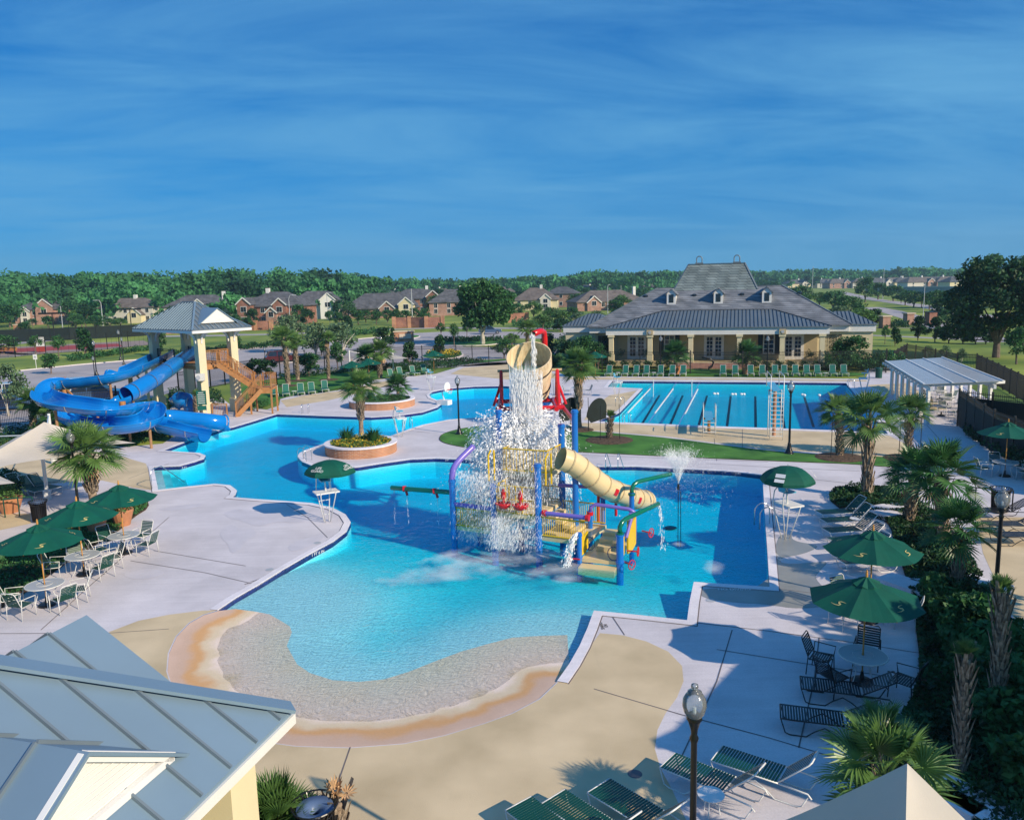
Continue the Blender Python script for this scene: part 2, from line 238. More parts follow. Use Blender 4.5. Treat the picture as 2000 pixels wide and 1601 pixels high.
# ------------------------------------------------------------------ mesh helpers
LOCALS = set()
def V3(p): return Vector(p)
class MB:
    def __init__(s): s.v = []; s.f = []
    def add(s, vs, fs):
        b = len(s.v); s.v.extend([tuple(q) for q in vs]); s.f.extend([tuple(b + i for i in f) for f in fs]); return s
    def quad(s, *p): return s.add(p, [tuple(range(len(p)))])
    def box(s, c, d, rz=0, bev=0):
        x, y, z = d[0] / 2, d[1] / 2, d[2] / 2; cz, sz = math.cos(rz), math.sin(rz)
        vs = [(c[0] + i * x * cz - j * y * sz, c[1] + i * x * sz + j * y * cz, c[2] + k * z) for k in (-1, 1) for (i, j) in ((-1, -1), (1, -1), (1, 1), (-1, 1))]
        return s.add(vs, [(3, 2, 1, 0), (4, 5, 6, 7), (0, 1, 5, 4), (1, 2, 6, 5), (2, 3, 7, 6), (3, 0, 4, 7)])
    def bar(s, a, b, w, h, up=(0, 0, 1)):
        a, b = V3(a), V3(b); d = (b - a).normalized(); u = Vector(up)
        x = d.cross(u)
        if x.length < 1e-4: x = d.cross(Vector((1, 0, 0)))
        x.normalize(); y = x.cross(d); x *= w / 2; y *= h / 2
        vs = [a - x - y, a + x - y, a + x + y, a - x + y, b - x - y, b + x - y, b + x + y, b - x + y]
        return s.add(vs, [(3, 2, 1, 0), (4, 5, 6, 7), (0, 1, 5, 4), (1, 2, 6, 5), (2, 3, 7, 6), (3, 0, 4, 7)])
    def cyl(s, a, b, r0, r1=None, n=8, cap=True):
        r1 = r0 if r1 is None else r1; a, b = V3(a), V3(b); d = (b - a).normalized()
        x = d.cross(Vector((0, 0, 1)))
        if x.length < 1e-3: x = Vector((1, 0, 0))
        x.normalize(); y = d.cross(x)
        vs = []
        for c, r in ((a, r0), (b, r1)):
            for i in range(n):
                t = 2 * math.pi * i / n; vs.append(c + x * (r * math.cos(t)) + y * (r * math.sin(t)))
        fs = [(i, (i + 1) % n, n + (i + 1) % n, n + i) for i in range(n)]
        if cap: fs += [tuple(range(n - 1, -1, -1)), tuple(range(n, 2 * n))]
        return s.add(vs, fs)
    def tube(s, path, r, n=8, closed=False, cap=True):
        P = [V3(p) for p in path]; m = len(P); rings = []; px = None
        for i in range(m):
            if closed: d = P[(i + 1) % m] - P[i - 1]
            else: d = P[min(i + 1, m - 1)] - P[max(i - 1, 0)]
            d.normalize()
            if px is None:
                px = d.cross(Vector((0, 0, 1)))
                if px.length < 1e-3: px = Vector((1, 0, 0))
            px = (px - d * px.dot(d)).normalized(); y = d.cross(px)
            rr = r[i] if isinstance(r, (list, tuple)) else r
            rings.append([P[i] + px * (rr * math.cos(2 * math.pi * k / n)) + y * (rr * math.sin(2 * math.pi * k / n)) for k in range(n)])
        fs = []; e = m if closed else m - 1
        for i in range(e):
            for k in range(n):
                a, b = i * n, ((i + 1) % m) * n; fs.append((a + k, a + (k + 1) % n, b + (k + 1) % n, b + k))
        if cap and not closed: fs += [tuple(range(n - 1, -1, -1)), tuple((m - 1) * n + k for k in range(n))]
        return s.add([q for rg in rings for q in rg], fs)
    def lathe(s, prof, c=(0, 0, 0), n=16):
        vs = []; m = len(prof)
        for (r, z) in prof:
            for k in range(n):
                t = 2 * math.pi * k / n; vs.append((c[0] + r * math.cos(t), c[1] + r * math.sin(t), c[2] + z))
        return s.add(vs, [(i * n + k, i * n + (k + 1) % n, (i + 1) * n + (k + 1) % n, (i + 1) * n + k) for i in range(m - 1) for k in range(n)])
    def disc(s, c, r, n=24, z=0):
        return s.add([(c[0] + r * math.cos(2 * math.pi * k / n), c[1] + r * math.sin(2 * math.pi * k / n), c[2]) for k in range(n)], [tuple(range(n))])
    def prism(s, pts, z0, z1):
        n = len(pts); vs = [(p[0], p[1], z0) for p in pts] + [(p[0], p[1], z1) for p in pts]
        return s.add(vs, [tuple(range(n - 1, -1, -1)), tuple(range(n, 2 * n))] + [(i, (i + 1) % n, n + (i + 1) % n, n + i) for i in range(n)])
    def build(s, name, mat, parent=None, smooth=False, loc=None):
        sh = Vector((0, 0, 0)); q = parent
        while q is not None:
            if q.name not in LOCALS: sh += q.location
            q = q.parent
        if loc is not None: sh = sh + Vector(loc)
        me = bpy.data.meshes.new(name)
        me.from_pydata([(a[0] - sh.x, a[1] - sh.y, a[2] - sh.z) for a in s.v], [], s.f)
        me.update()
        if smooth: me.polygons.foreach_set('use_smooth', [True] * len(me.polygons))
        me.materials.append(MT[mat] if isinstance(mat, str) else mat)
        o = bpy.data.objects.new(name, me); COL.objects.link(o)
        if loc is not None: o.location = loc
        if parent is not None: o.parent = parent
        return o
def tag(o, label, cat, group=None):
    o['label'] = label; o['category'] = cat
    if group: o['group'] = group
    return o
def struct(o, kind='structure'): o['kind'] = kind; return o
def thing(name, label, cat, loc=(0, 0, 0), rz=0, group=None):
    o = bpy.data.objects.new(name, None); COL.objects.link(o); o.location = loc; o.rotation_euler = (0, 0, rz); o.empty_display_size = 0.2
    return tag(o, label, cat, group)
def lthing(*a, **k):      # parts are given in the thing's own coordinates
    t = thing(*a, **k); LOCALS.add(t.name); return t
def dup(root, loc, rz=0, label=None, scale=1.0, group=None, sz=None):
    def cp(o, par):
        c = o.copy(); COL.objects.link(c); c.parent = par
        for ch in o.children: cp(ch, c)
        return c
    r = cp(root, None); r.location = loc; r.rotation_euler = (0, 0, rz); r.scale = (scale, scale, sz or scale)
    if label: r['label'] = label
    if group: r['group'] = group
    return r
def nquads(name, Q, mat, parent=None, loc=(0, 0, 0)):
    Q = np.asarray(Q, dtype=np.float32); n = len(Q); k = Q.shape[1]
    me = bpy.data.meshes.new(name); me.vertices.add(n * k); me.vertices.foreach_set('co', Q.reshape(-1))
    me.loops.add(n * k); me.loops.foreach_set('vertex_index', np.arange(n * k, dtype=np.int32))
    me.polygons.add(n); me.polygons.foreach_set('loop_start', np.arange(0, n * k, k, dtype=np.int32))
    try: me.polygons.foreach_set('loop_total', np.full(n, k, dtype=np.int32))
    except Exception: pass
    me.update(); me.materials.append(MT[mat] if isinstance(mat, str) else mat)
    o = bpy.data.objects.new(name, me); COL.objects.link(o)
    if parent is not None: o.parent = parent
    o.location = loc
    return o
def leafquads(rng, C, size, up=0.35, asp=0.55):
    n = len(C); d = rng.normal(size=(n, 3)); d /= np.linalg.norm(d, axis=1)[:, None]
    nn = rng.normal(size=(n, 3)); nn[:, 2] += up * 2; u = np.cross(d, nn); u /= (np.linalg.norm(u, axis=1)[:, None] + 1e-6)
    s = (size * rng.uniform(0.6, 1.35, n))[:, None]
    a = d * s * 0.5; b = u * s * asp * 0.5
    return np.stack([C - a, C + b - a * 0.1, C + a, C - b + a * 0.1], axis=1)
def clump_points(rng, centers, radii, per):
    pts = []
    for c, r in zip(centers, radii):
        k = max(3, int(per * r * r)); d = rng.normal(size=(k, 3)); d /= np.linalg.norm(d, axis=1)[:, None]
        rr = r * rng.uniform(0.10, 1.5, k)[:, None] ** 0.6
        pts.append(np.array(c) + d * rr * np.array([1, 1, 0.75]))
    return np.concatenate(pts)
def inpoly(x, y, P):
    c = False; n = len(P); j = n - 1
    for i in range(n):
        if ((P[i][1] > y) != (P[j][1] > y)) and (x < (P[j][0] - P[i][0]) * (y - P[i][1]) / (P[j][1] - P[i][1]) + P[i][0]): c = not c
        j = i
    return c
def smoothpoly(P, it=1):
    for _ in range(it):
        Q = []
        for i in range(len(P)):
            a, b = Vector(P[i][:2]), Vector(P[(i + 1) % len(P)][:2]); Q += [a * 0.75 + b * 0.25, a * 0.25 + b * 0.75]
        P = Q
    return [(p[0], p[1]) for p in P]
def gp(pts, z=0.0): return [tuple(G(x, y, z)[:2]) for x, y in pts]
def sheet(outline, holes=(), z=0.0, extra=(), zf=None):
    vs = []; es = []
    for lp in [outline] + list(holes):
        b = len(vs); vs += [Vector((p[0], p[1])) for p in lp]; es += [(b + i, b + (i + 1) % len(lp)) for i in range(len(lp))]
    vs += [Vector((p[0], p[1])) for p in extra]
    ov, oe, of, a, b_, c_ = delaunay_2d_cdt(vs, es, [], 0, 1e-6)
    fs = []
    for f in of:
        cx = sum(ov[i][0] for i in f) / len(f); cy = sum(ov[i][1] for i in f) / len(f)
        if inpoly(cx, cy, outline) and not any(inpoly(cx, cy, h) for h in holes):
            if len(f) == 3:
                A, B, C = (ov[i] for i in f)
                if (B[0] - A[0]) * (C[1] - A[1]) - (B[1] - A[1]) * (C[0] - A[0]) < 0: f = list(f)[::-1]
            fs.append(tuple(f))
    mb = MB(); mb.v = [(p[0], p[1], zf(p[0], p[1]) if zf else z) for p in ov]; mb.f = fs
    return mb
def ribbon(path, w, z, closed=False, side=0, h=0):
    """flat strip along a path; side 0 = centred, +1 to the left of travel, -1 to the right"""
    P = [Vector((p[0], p[1])) for p in path]; m = len(P); A = []; B = []
    for i in range(m):
        if closed: d0, d1 = P[i] - P[i - 1], P[(i + 1) % m] - P[i]
        else: d0, d1 = P[i] - P[max(i - 1, 0)], P[min(i + 1, m - 1)] - P[i]
        if d0.length < 1e-6: d0 = d1
        if d1.length < 1e-6: d1 = d0
        d0.normalize(); d1.normalize(); n0 = Vector((-d0.y, d0.x)); n1 = Vector((-d1.y, d1.x)); n = (n0 + n1)
        if n.length < 1e-3: n = n0
        n.normalize(); k = 1 / max(0.5, n.dot(n0))
        if side == 0: A.append(P[i] - n * (w * k / 2)); B.append(P[i] + n * (w * k / 2))
        else: A.append(P[i]); B.append(P[i] + n * (w * k * side))
    mb = MB(); e = m if closed else m - 1
    for i in range(e):
        j = (i + 1) % m
        q = [A[i], A[j], B[j], B[i]]
        if side >= 0: pass
        else: q = q[::-1]
        mb.quad(*[(p.x, p.y, z) for p in q])
        if h:
            mb.quad((A[i].x, A[i].y, z), (A[j].x, A[j].y, z), (A[j].x, A[j].y, z - h), (A[i].x, A[i].y, z - h))
            mb.quad((B[i].x, B[i].y, z), (B[j].x, B[j].y, z), (B[j].x, B[j].y, z - h), (B[i].x, B[i].y, z - h))
    return mb
def area(P): return 0.5 * sum(P[i - 1][0] * P[i][1] - P[i][0] * P[i - 1][1] for i in range(len(P)))
# ================================================================== THE SETTING
WZ = -0.12
beach_px = [(425,1192),(398,1200),(370,1216),(345,1242),(330,1275),(327,1310),(338,1345),(365,1380),(410,1412),(460,1434),(513,1447),(579,1456),(684,1459),(789,1451),(868,1435),(947,1411),(1000,1392),(1053,1364),(1088,1331)]
right_px = [(1112,1297),(1132,1262),(1147,1228),(1160,1193),(1250,1202),(1342,1212),(1347,1175),(1355,1137),(1430,1142),(1503,1147),(1499,1080),(1494,1010),(1489,928),(1440,922),(1340,916),(1240,911),(1148,911),(1050,905),(960,901),(900,897),(850,895),(800,897),(750,904),(700,912),(650,916),(612,911),(590,902),(581,892),(585,885),(600,878),(632,867),(680,860),(730,857),(762,852),(800,838),(825,830),(875,820),(925,816),(981,815),(1030,812),(1062,802),(1078,786),(1070,768),(1030,757),(982,754),(925,755),(875,759),(845,765),(838,771),(842,777),(857,783),(863,789),(855,795),(825,805),(775,812),(725,815),(625,812),(540,809),(500,821),(456,834),(435,838),(381,856),(318,880),(360,883),(390,885),(402,890),(398,896),(380,902),(351,910),(300,912),(309,957),(360,951),(420,945),(450,948),(463,958),(460,966),(453,971),(500,975),(560,979),(610,983),(650,992),(675,1005),(685,1020),(677,1037),(650,1058),(600,1085),(550,1114),(500,1145),(460,1168)]
lap_px = [(1196,744),(1424,746),(1652,748),(1735,848),(1640,841),(1400,833),(1165,823),(1210,806),(1255,759),(1186,756)]
pool = gp(beach_px + right_px); beach = pool[:len(beach_px)]; lap = gp(lap_px)
inner_px = [(1108,1238),(1050,1240),(1000,1243),(950,1256),(900,1270),(850,1288),(800,1308),(750,1324),(700,1329),(650,1326),(605,1312),(580,1295),(560,1259),(570,1233),(566,1222),(547,1211),(526,1200),(500,1196),(460,1194)]
inner = gp(inner_px, -0.15)
def sdist(x, y, P):
    best = 1e9; p = Vector((x, y))
    for i in range(len(P) - 1):
        a = Vector(P[i]); b = Vector(P[i + 1]); t = max(0, min(1, (p - a).dot(b - a) / max(1e-9, (b - a).length_squared))); best = min(best, (p - a - (b - a) * t).length)
    return best
def zpool(x, y): return -0.012 - float(np.interp(sdist(x, y, beach), (0, 1.2, 4.5, 12), (0, .108, .20, 1.15)))
def offset(P, d):
    n = len(P); out = []; s = 1 if area(P) > 0 else -1
    for i in range(n):
        a, b, c = Vector(P[i - 1]), Vector(P[i]), Vector(P[(i + 1) % n]); d0 = (b - a).normalized(); d1 = (c - b).normalized()
        nn = (Vector((d0.y, -d0.x)) + Vector((d1.y, -d1.x)))
        if nn.length < 1e-3: nn = Vector((d0.y, -d0.x))
        nn.normalize(); k = 1 / max(0.6, nn.dot(Vector((d0.y, -d0.x)))); out.append(tuple(b + nn * (d * k * s)))
    return out
rr = random.Random(5)
grid = [(x * 1.0, y * 1.0) for x in range(-45, 20) for y in range(12, 95)]
pinkP = beach + [pool[len(beach)]] + inner
blueP = [pool[0]] + inner[::-1] + pool[len(beach):]
bb = [g_ for g_ in grid if inpoly(*g_, blueP)]; pg = [(x * .33 + .1 * math.sin(y * 7.1), y * .33 + .1 * math.sin(x * 5.3)) for x in range(-45, 12) for y in range(42, 76) if inpoly(x * .33, y * .33, pinkP)]
struct(sheet(blueP, extra=bb, zf=lambda x, y: min(zpool(x, y), -.17)).build('pool_floor', 'plaster', smooth=True))
def beachmat():
    m = bpy.data.materials.new('pink beach ramp'); t, n, l, o = nodes(m)
    p = n.new('ShaderNodeBsdfPrincipled'); g = n.new('ShaderNodeNewGeometry'); s = n.new('ShaderNodeSeparateXYZ'); l.new(g.outputs['Position'], s.inputs[0])
    a = n.new('ShaderNodeTexNoise'); a.inputs['Scale'].default_value = 0.9; a.inputs['Detail'].default_value = 7; l.new(g.outputs['Position'], a.inputs['Vector'])
    ad = n.new('ShaderNodeMath'); ad.operation = 'MULTIPLY_ADD'; l.new(a.outputs[0], ad.inputs[0]); ad.inputs[1].default_value = 0.09; l.new(s.outputs[2], ad.inputs[2])
    r = n.new('ShaderNodeValToRGB'); e = r.color_ramp.elements; r.color_ramp.interpolation = 'EASE'
    mr = n.new('ShaderNodeMapRange'); mr.inputs[1].default_value = -0.16; mr.inputs[2].default_value = 0.04; l.new(ad.outputs[0], mr.inputs[0]); l.new(mr.outputs[0], r.inputs[0])
    e[0].position = 0.0; e[0].color = (1.0, 0.74, 0.57, 1); e[1].position = 1.0; e[1].color = (0.74, 0.51, 0.38, 1)
    for pos, c in ((0.38, (0.93, 0.75, 0.63)), (0.52, (0.78, 0.62, 0.42)), (0.66, (0.72, 0.40, 0.17)), (0.82, (0.68, 0.46, 0.33))):
        q = e.new(pos); q.color = (*c, 1)
    b = n.new('ShaderNodeTexNoise'); b.inputs['Scale'].default_value = 40; l.new(g.outputs['Position'], b.inputs['Vector'])
    m2 = n.new('ShaderNodeMapRange'); m2.inputs[1].default_value = 0.3; m2.inputs[2].default_value = 0.7; m2.inputs[3].default_value = 0.9; m2.inputs[4].default_value = 1.07; l.new(b.outputs[0], m2.inputs[0])
    mx = n.new('ShaderNodeMix'); mx.data_type = 'RGBA'; mx.blend_type = 'MULTIPLY'; mx.inputs[0].default_value = 1; l.new(r.outputs[0], mx.inputs[6]); l.new(m2.outputs[0], mx.inputs[7]); l.new(mx.outputs[2], p.inputs['Base Color'])
    p.inputs['Roughness'].default_value = 0.6; l.new(p.outputs[0], o.inputs[0]); return m
MT['beach'] = beachmat()
struct(sheet(pinkP, extra=pg, zf=zpool).build('beach_entry', 'beach', smooth=True))
def walls(P, rng, z0, z1f, name, mat):
    mb = MB(); n = len(P)
    for i in rng:
        a, b = P[i], P[(i + 1) % n]; mb.quad((a[0], a[1], z0), (b[0], b[1], z0), (b[0], b[1], z1f(*b)), (a[0], a[1], z1f(*a)))
    return struct(mb.build(name, mat))
nb = len(beach)
wr = list(range(nb - 1, len(pool)))
walls(pool, wr, 0.0, lambda x, y: -0.21, 'pool_tile_band', 'tile')
walls(pool, wr, -0.21, lambda x, y: min(-0.22, zpool(x, y) - 0.02), 'pool_wall', 'plaster')
walls(lap, range(len(lap)), 0.0, lambda x, y: -0.22, 'lap_pool_tile_band', 'tile')
walls(lap, range(len(lap)), -0.22, lambda x, y: -1.45, 'lap_pool_wall', 'plaster')
struct(sheet(lap, z=-1.4).build('lap_pool_floor', 'plaster'))
# water
def watermat(name, absorb, bump, sc1, sc2):
    m = bpy.data.materials.new(name); t, n, l, o = nodes(m)
    g = n.new('ShaderNodeNewGeometry')
    a = n.new('ShaderNodeTexNoise'); a.inputs['Scale'].default_value = sc1; a.inputs['Detail'].default_value = 3; a.inputs['Distortion'].default_value = 1.2; l.new(g.outputs['Position'], a.inputs['Vector'])
    b = n.new('ShaderNodeTexNoise'); b.inputs['Scale'].default_value = sc2; b.inputs['Detail'].default_value = 2; l.new(g.outputs['Position'], b.inputs['Vector'])
    ad = n.new('ShaderNodeMath'); ad.operation = 'MULTIPLY_ADD'; l.new(b.outputs[0], ad.inputs[0]); ad.inputs[1].default_value = 1.5; l.new(a.outputs[0], ad.inputs[2])
    bp = n.new('ShaderNodeBump'); bp.inputs['Strength'].default_value = bump; bp.inputs['Distance'].default_value = 0.12; l.new(ad.outputs[0], bp.inputs['Height'])
    lw = n.new('ShaderNodeLayerWeight'); lw.inputs[0].default_value = 0.5; l.new(bp.outputs[0], lw.inputs['Normal'])
    pw = n.new('ShaderNodeMath'); pw.operation = 'POWER'; l.new(lw.outputs['Facing'], pw.inputs[0]); pw.inputs[1].default_value = 5
    f = n.new('ShaderNodeMath'); f.operation = 'MULTIPLY_ADD'; l.new(pw.outputs[0], f.inputs[0]); f.inputs[1].default_value = 0.28; f.inputs[2].default_value = 0.015
    gl = n.new('ShaderNodeBsdfGlossy'); gl.inputs['Roughness'].default_value = 0.04; l.new(bp.outputs[0], gl.inputs['Normal'])
    # caustic ripple pattern put into the transparency colour: steeper faces pass less
    vo = n.new('ShaderNodeTexNoise'); vo.inputs['Scale'].default_value = 3.2; vo.inputs['Detail'].default_value = 2.5; vo.inputs['Distortion'].default_value = 2.2; l.new(g.outputs['Position'], vo.inputs['Vector'])
    b2 = n.new('ShaderNodeBump'); b2.inputs['Strength'].default_value = 0.9; b2.inputs['Distance'].default_value = 0.16; l.new(vo.outputs[0], b2.inputs['Height'])
    w1 = n.new('ShaderNodeLayerWeight'); w1.inputs[0].default_value = .5; l.new(b2.outputs[0], w1.inputs['Normal']); w2 = n.new('ShaderNodeLayerWeight'); w2.inputs[0].default_value = .5
    df = n.new('ShaderNodeMath'); df.operation = 'SUBTRACT'; l.new(w1.outputs['Facing'], df.inputs[0]); l.new(w2.outputs['Facing'], df.inputs[1])
    mm_ = n.new('ShaderNodeMapRange'); mm_.inputs[1].default_value = -.12; mm_.inputs[2].default_value = .26; mm_.inputs[3].default_value = 1.0; mm_.inputs[4].default_value = .68; l.new(df.outputs[0], mm_.inputs[0])
    tr = n.new('ShaderNodeBsdfTransparent'); l.new(mm_.outputs[0], tr.inputs[0])
    mx = n.new('ShaderNodeMixShader'); l.new(f.outputs[0], mx.inputs[0]); l.new(tr.outputs[0], mx.inputs[1]); l.new(gl.outputs[0], mx.inputs[2]); l.new(mx.outputs[0], o.inputs[0])
    v = n.new('ShaderNodeVolumeAbsorption'); v.inputs[0].default_value = (*absorb, 1); v.inputs[1].default_value = 1.2; l.new(v.outputs[0], o.inputs['Volume'])
    return m
MT['water'] = watermat('pool water', (0.0, 0.945, 0.994), 0.5, 3.5, 1.2)
MT['waterlap'] = watermat('lap pool water', (0.0, 0.955, 0.982), 0.3, 3.5, 1.2)
wp = offset(pool, 0.06)
mb = sheet(wp, z=WZ); top = len(mb.v); mb.v += [(p[0], p[1], -2.2) for p in mb.v[:top]]; mb.f += [tuple(i + top for i in f[::-1]) for f in mb.f]
n_ = len(wp); mb.f += [(i, (i + 1) % n_, (i + 1) % n_ + top, i + top) for i in range(n_)]
struct(mb.build('pool_water', 'water'))
wl = offset(lap, 0.06)
if area(wl) < 0: wl = wl[::-1]
mb = MB().prism(wl, -2.2, WZ); struct(mb.build('lap_pool_water', 'waterlap'))
# deck
deck_px = [(-500,1010),(-150,930),(0,888),(80,868),(150,866),(250,872),(318,866),(345,848),(330,806),(335,790),(430,775),(450,790),(520,800),(545,792),(548,776),(560,774),(620,768),(660,762),(700,755),(730,742),(765,738),(850,730),(905,714),(960,708),(1000,708),(1060,715),(1110,735),(1180,735),(1450,737),(1690,740),(1700,718),(1760,712),(1810,705),(1850,722),(1900,760),(1960,800),(2120,880),(2600,1100),(2600,2600),(-600,2600)]
deck = gp(deck_px)
struct(sheet(deck, [pool, lap], 0.0).build('pool_deck', 'concrete'))
# coping rings, slightly proud
ccw = area(pool) > 0
pp = [pool[i % len(pool)] for i in range(nb - 1, len(pool) + 1)]
struct(ribbon(pp, 0.28, 0.025, False, -1 if ccw else 1, 0.06).build('pool_coping', 'coping'))
struct(ribbon(lap, 0.32, 0.025, True, -1 if area(lap) > 0 else 1, 0.06).build('lap_pool_coping', 'coping'))
struct(ribbon([tuple(p) for p in offset(pool, 0.30)][nb - 1:], 0.035, 0.007).build('coping_joint', 'joint'))
# tan aggregate zones
t1 = gp([(1103,1332),(1125,1300),(1150,1265),(1172,1236),(1215,1240),(1262,1252),(1305,1272),(1332,1300),(1335,1330),(1322,1362),(1300,1392),(1284,1425),(1279,1462),(1290,1500),(1312,1540),(1340,1601),(1370,1700),(1380,2600),(-500,2600),(-300,1560),(-100,1400),(60,1300),(150,1268),(215,1233),(270,1212),(330,1200),(395,1192),(415,1194)])
beach_out = offset(pool, 0.03)[:nb]
struct(sheet(t1[:-1] + beach_out, [], 0.004).build('tan_paving', 'tan'))
for nm, px in (('tan_paving', [(1100,838),(1115,826),(1160,826),(1400,836),(1640,844),(1737,851),(1775,870),(1760,905),(1640,885),(1500,878),(1400,865),(1300,852),(1180,842)]),
               ('tan_paving', [(1140,820),(1160,795),(1190,772),(1215,768),(1247,762),(1205,803),(1172,808),(1155,820)]),
               ('tan_paving', [(-200,950),(0,905),(90,882),(160,882),(240,892),(285,905),(292,925),(296,957),(260,952),(200,938),(140,940),(60,950),(0,960),(-150,1000)]),
               ('tan_paving', [(-300,1150),(-100,1060),(0,1035),(60,1022),(60,1003),(0,1003),(-200,1060)]),
               ('tan_paving', [(548,782),(600,772),(690,760),(730,748),(770,742),(770,750),(700,768),(640,782),(560,795)]),
               ('tan_paving', [(905,718),(1000,711),(1060,720),(1100,738),(1000,742),(930,735),(880,730)]),
               ('tan_paving', [(1110,737),(1450,739),(1690,742),(1695,745),(1450,742),(1110,741)]),
               ('tan_paving', [(1905,1010),(2000,1010),(2300,1100),(2300,1500),(2050,1320),(1970,1190),(1920,1080)]),
               ('tan_paving', [(1690,752),(1770,748),(1850,800),(1810,800),(1740,770)])):
    struct(sheet(gp(px), [], 0.004).build(nm, 'tan'))
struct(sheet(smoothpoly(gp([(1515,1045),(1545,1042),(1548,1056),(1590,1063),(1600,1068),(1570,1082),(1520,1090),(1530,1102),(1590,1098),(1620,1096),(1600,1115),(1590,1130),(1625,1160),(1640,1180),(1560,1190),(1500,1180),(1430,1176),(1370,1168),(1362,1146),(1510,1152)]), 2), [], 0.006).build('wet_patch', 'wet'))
for px in ([(436,1000),(470,992),(520,1004),(560,1000),(600,1012),(590,1022),(540,1018),(505,1030),(470,1016),(445,1012)], [(430,1035),(452,1022),(470,1036),(492,1030),(505,1044),(480,1056),(470,1075),(450,1082),(446,1062),(432,1052)], [(300,995),(360,985),(400,982),(392,990),(340,998)], [(1160,1255),(1190,1248),(1215,1268),(1200,1300),(1180,1320),(1165,1290)], [(700,1540),(760,1525),(800,1545),(770,1560)], [(560,1065),(600,1050),(640,1040),(620,1062),(570,1080)], [(230,1120),(300,1108),(330,1120),(270,1135)]):
    struct(sheet(smoothpoly(gp(px), 2), [], 0.0062).build('damp_patch', 'damp' if px[0][0] not in (1160, 700) else 'tan'))
# expansion joints
for px in ([(0,1237),(215,1236),(330,1228)], [(684,1459),(663,1520),(652,1601)], [(1160,1345),(1330,1395),(1500,1440),(1700,1500)], [(1325,1212),(1500,1232),(1650,1252),(1795,1275)], [(255,1095),(400,1118),(495,1140)],
           [(1400,1268),(1600,1300),(1790,1330)], [(1380,905),(1500,912),(1680,920)], [(1500,980),(1600,990)], [(1503,1147),(1640,1165),(1750,1180)], [(1395,856),(1400,900)], [(870,740),(975,735)], [(1205,742),(1205,737)], [(720,835),(840,845)], [(1450,838),(1450,875)], [(300,1075),(480,1105)], [(560,985),(600,1010),(640,1050)], [(330,905),(250,935)], [(1120,888),(1500,902)], [(1190,1195),(1220,1240)], [(1530,930),(1700,948)], [(1520,1000),(1650,1012)], [(1600,1245),(1590,1330),(1560,1460)], [(1430,1230),(1400,1330),(1330,1480)], [(640,775),(560,790)], [(760,750),(870,760),(960,748)], [(1080,742),(1085,830)], [(1810,830),(1900,930)], [(1700,850),(1860,870)], [(540,798),(720,808)], [(80,1230),(180,1140),(330,1010)]):
    struct(ribbon(gp(px), 0.03, 0.008).build('paving_joint', 'joint'))
# lawn: one sheet to the horizon with the deck cut out of it
big = [(-4000, -200), (4000, -200), (4000, 5000), (-4000, 5000)]
struct(sheet(big, [deck], -0.02).build('lawn', 'lawn'))
# turf islands on the deck
for px in ([(857,856),(866,846),(905,836),(950,831),(1050,834),(1110,838),(1180,845),(1300,855),(1400,868),(1500,881),(1600,888),(1700,891),(1765,897),(1790,908),(1740,913),(1680,907),(1550,902),(1400,896),(1250,889),(1110,882),(1010,878),(920,876),(880,869),(862,863)],
           [(548,776),(620,767),(700,752),(730,741),(765,736),(850,728),(850,716),(700,722),(560,735),(480,750),(460,770),(520,798)],
           [(1110,733),(1350,734),(1690,737),(1690,726),(1350,722),(1110,722)], [(905,711),(985,705),(1000,700),(900,706)]):
    P = smoothpoly(gp(px), 2); struct(sheet(P, [], 0.03).build('turf_island', 'turf')); 
    struct(ribbon(P, 0.05, 0.031, True).build('turf_edge', 'mulch'))
# planting bed soil
bedR = smoothpoly(gp([(1613,972),(1640,958),(1690,953),(1745,955),(1800,985),(1850,1030),(1890,1085),(1925,1140),(1960,1200),(2050,1330),(2150,1500),(2200,1700),(1880,1700),(1905,1585),(1800,1560),(1690,1560),(1660,1545),(1700,1490),(1745,1430),(1785,1360),(1797,1310),(1792,1250),(1782,1190),(1770,1130),(1745,1060),(1740,1030),(1720,1012),(1650,1002)]), 1)
struct(sheet(bedR, [], 0.02).build('planting_bed', 'mulch'))
bedL = smoothpoly(gp([(-300,1400),(-100,1260),(0,1190),(60,1152),(115,1110),(180,1068),(230,1040),(262,1010),(292,992),(288,975),(262,978),(225,1002),(170,1012),(110,1035),(60,1060),(0,1090),(-200,1200)]), 1)
struct(sheet(bedL, [], 0.02).build('planting_bed', 'mulch'))
struct(sheet(gp([(1795,1410),(1840,1450),(1900,1540),(1960,1601),(2000,1560),(2000,1500),(1900,1380),(1840,1350)]), [], 0.03).build('planting_bed', 'mulch'))
# roads, paths, parking
park_px = [(-400,785),(-100,742),(32,725),(150,713),(280,702),(433,686),(546,675),(640,668),(736,659),(800,651),(860,648),(1000,648),(1150,650),(1150,662),(1010,661),(880,662),(905,677),(1000,679),(1150,680),(1150,705),(1000,712),(900,716),(700,726),(560,738),(450,748),(330,768),(190,805),(100,828),(0,850),(-400,960)]
struct(sheet(gp(park_px), [], 0.0).build('parking_lot', 'road'))
struct(ribbon(gp(park_px[:10]), 0.22, 0.12, False, 0, 0.13).build('kerb', 'curb'))
for px in ([(820,697),(850,688),(880,686),(905,690),(902,697),(870,702),(835,702)], [(745,664),(775,657),(800,654),(826,657),(800,663),(770,668)], [(835,670),(880,664),(960,663),(985,668),(960,675),(880,676)], [(520,707),(600,700),(615,702),(560,710)]):
    P = smoothpoly(gp(px), 2); struct(sheet(P, [], 0.13).build('kerbed_island', 'turf')); struct(ribbon(P, 0.2, 0.135, True, 0, 0.14).build('kerb', 'curb'))
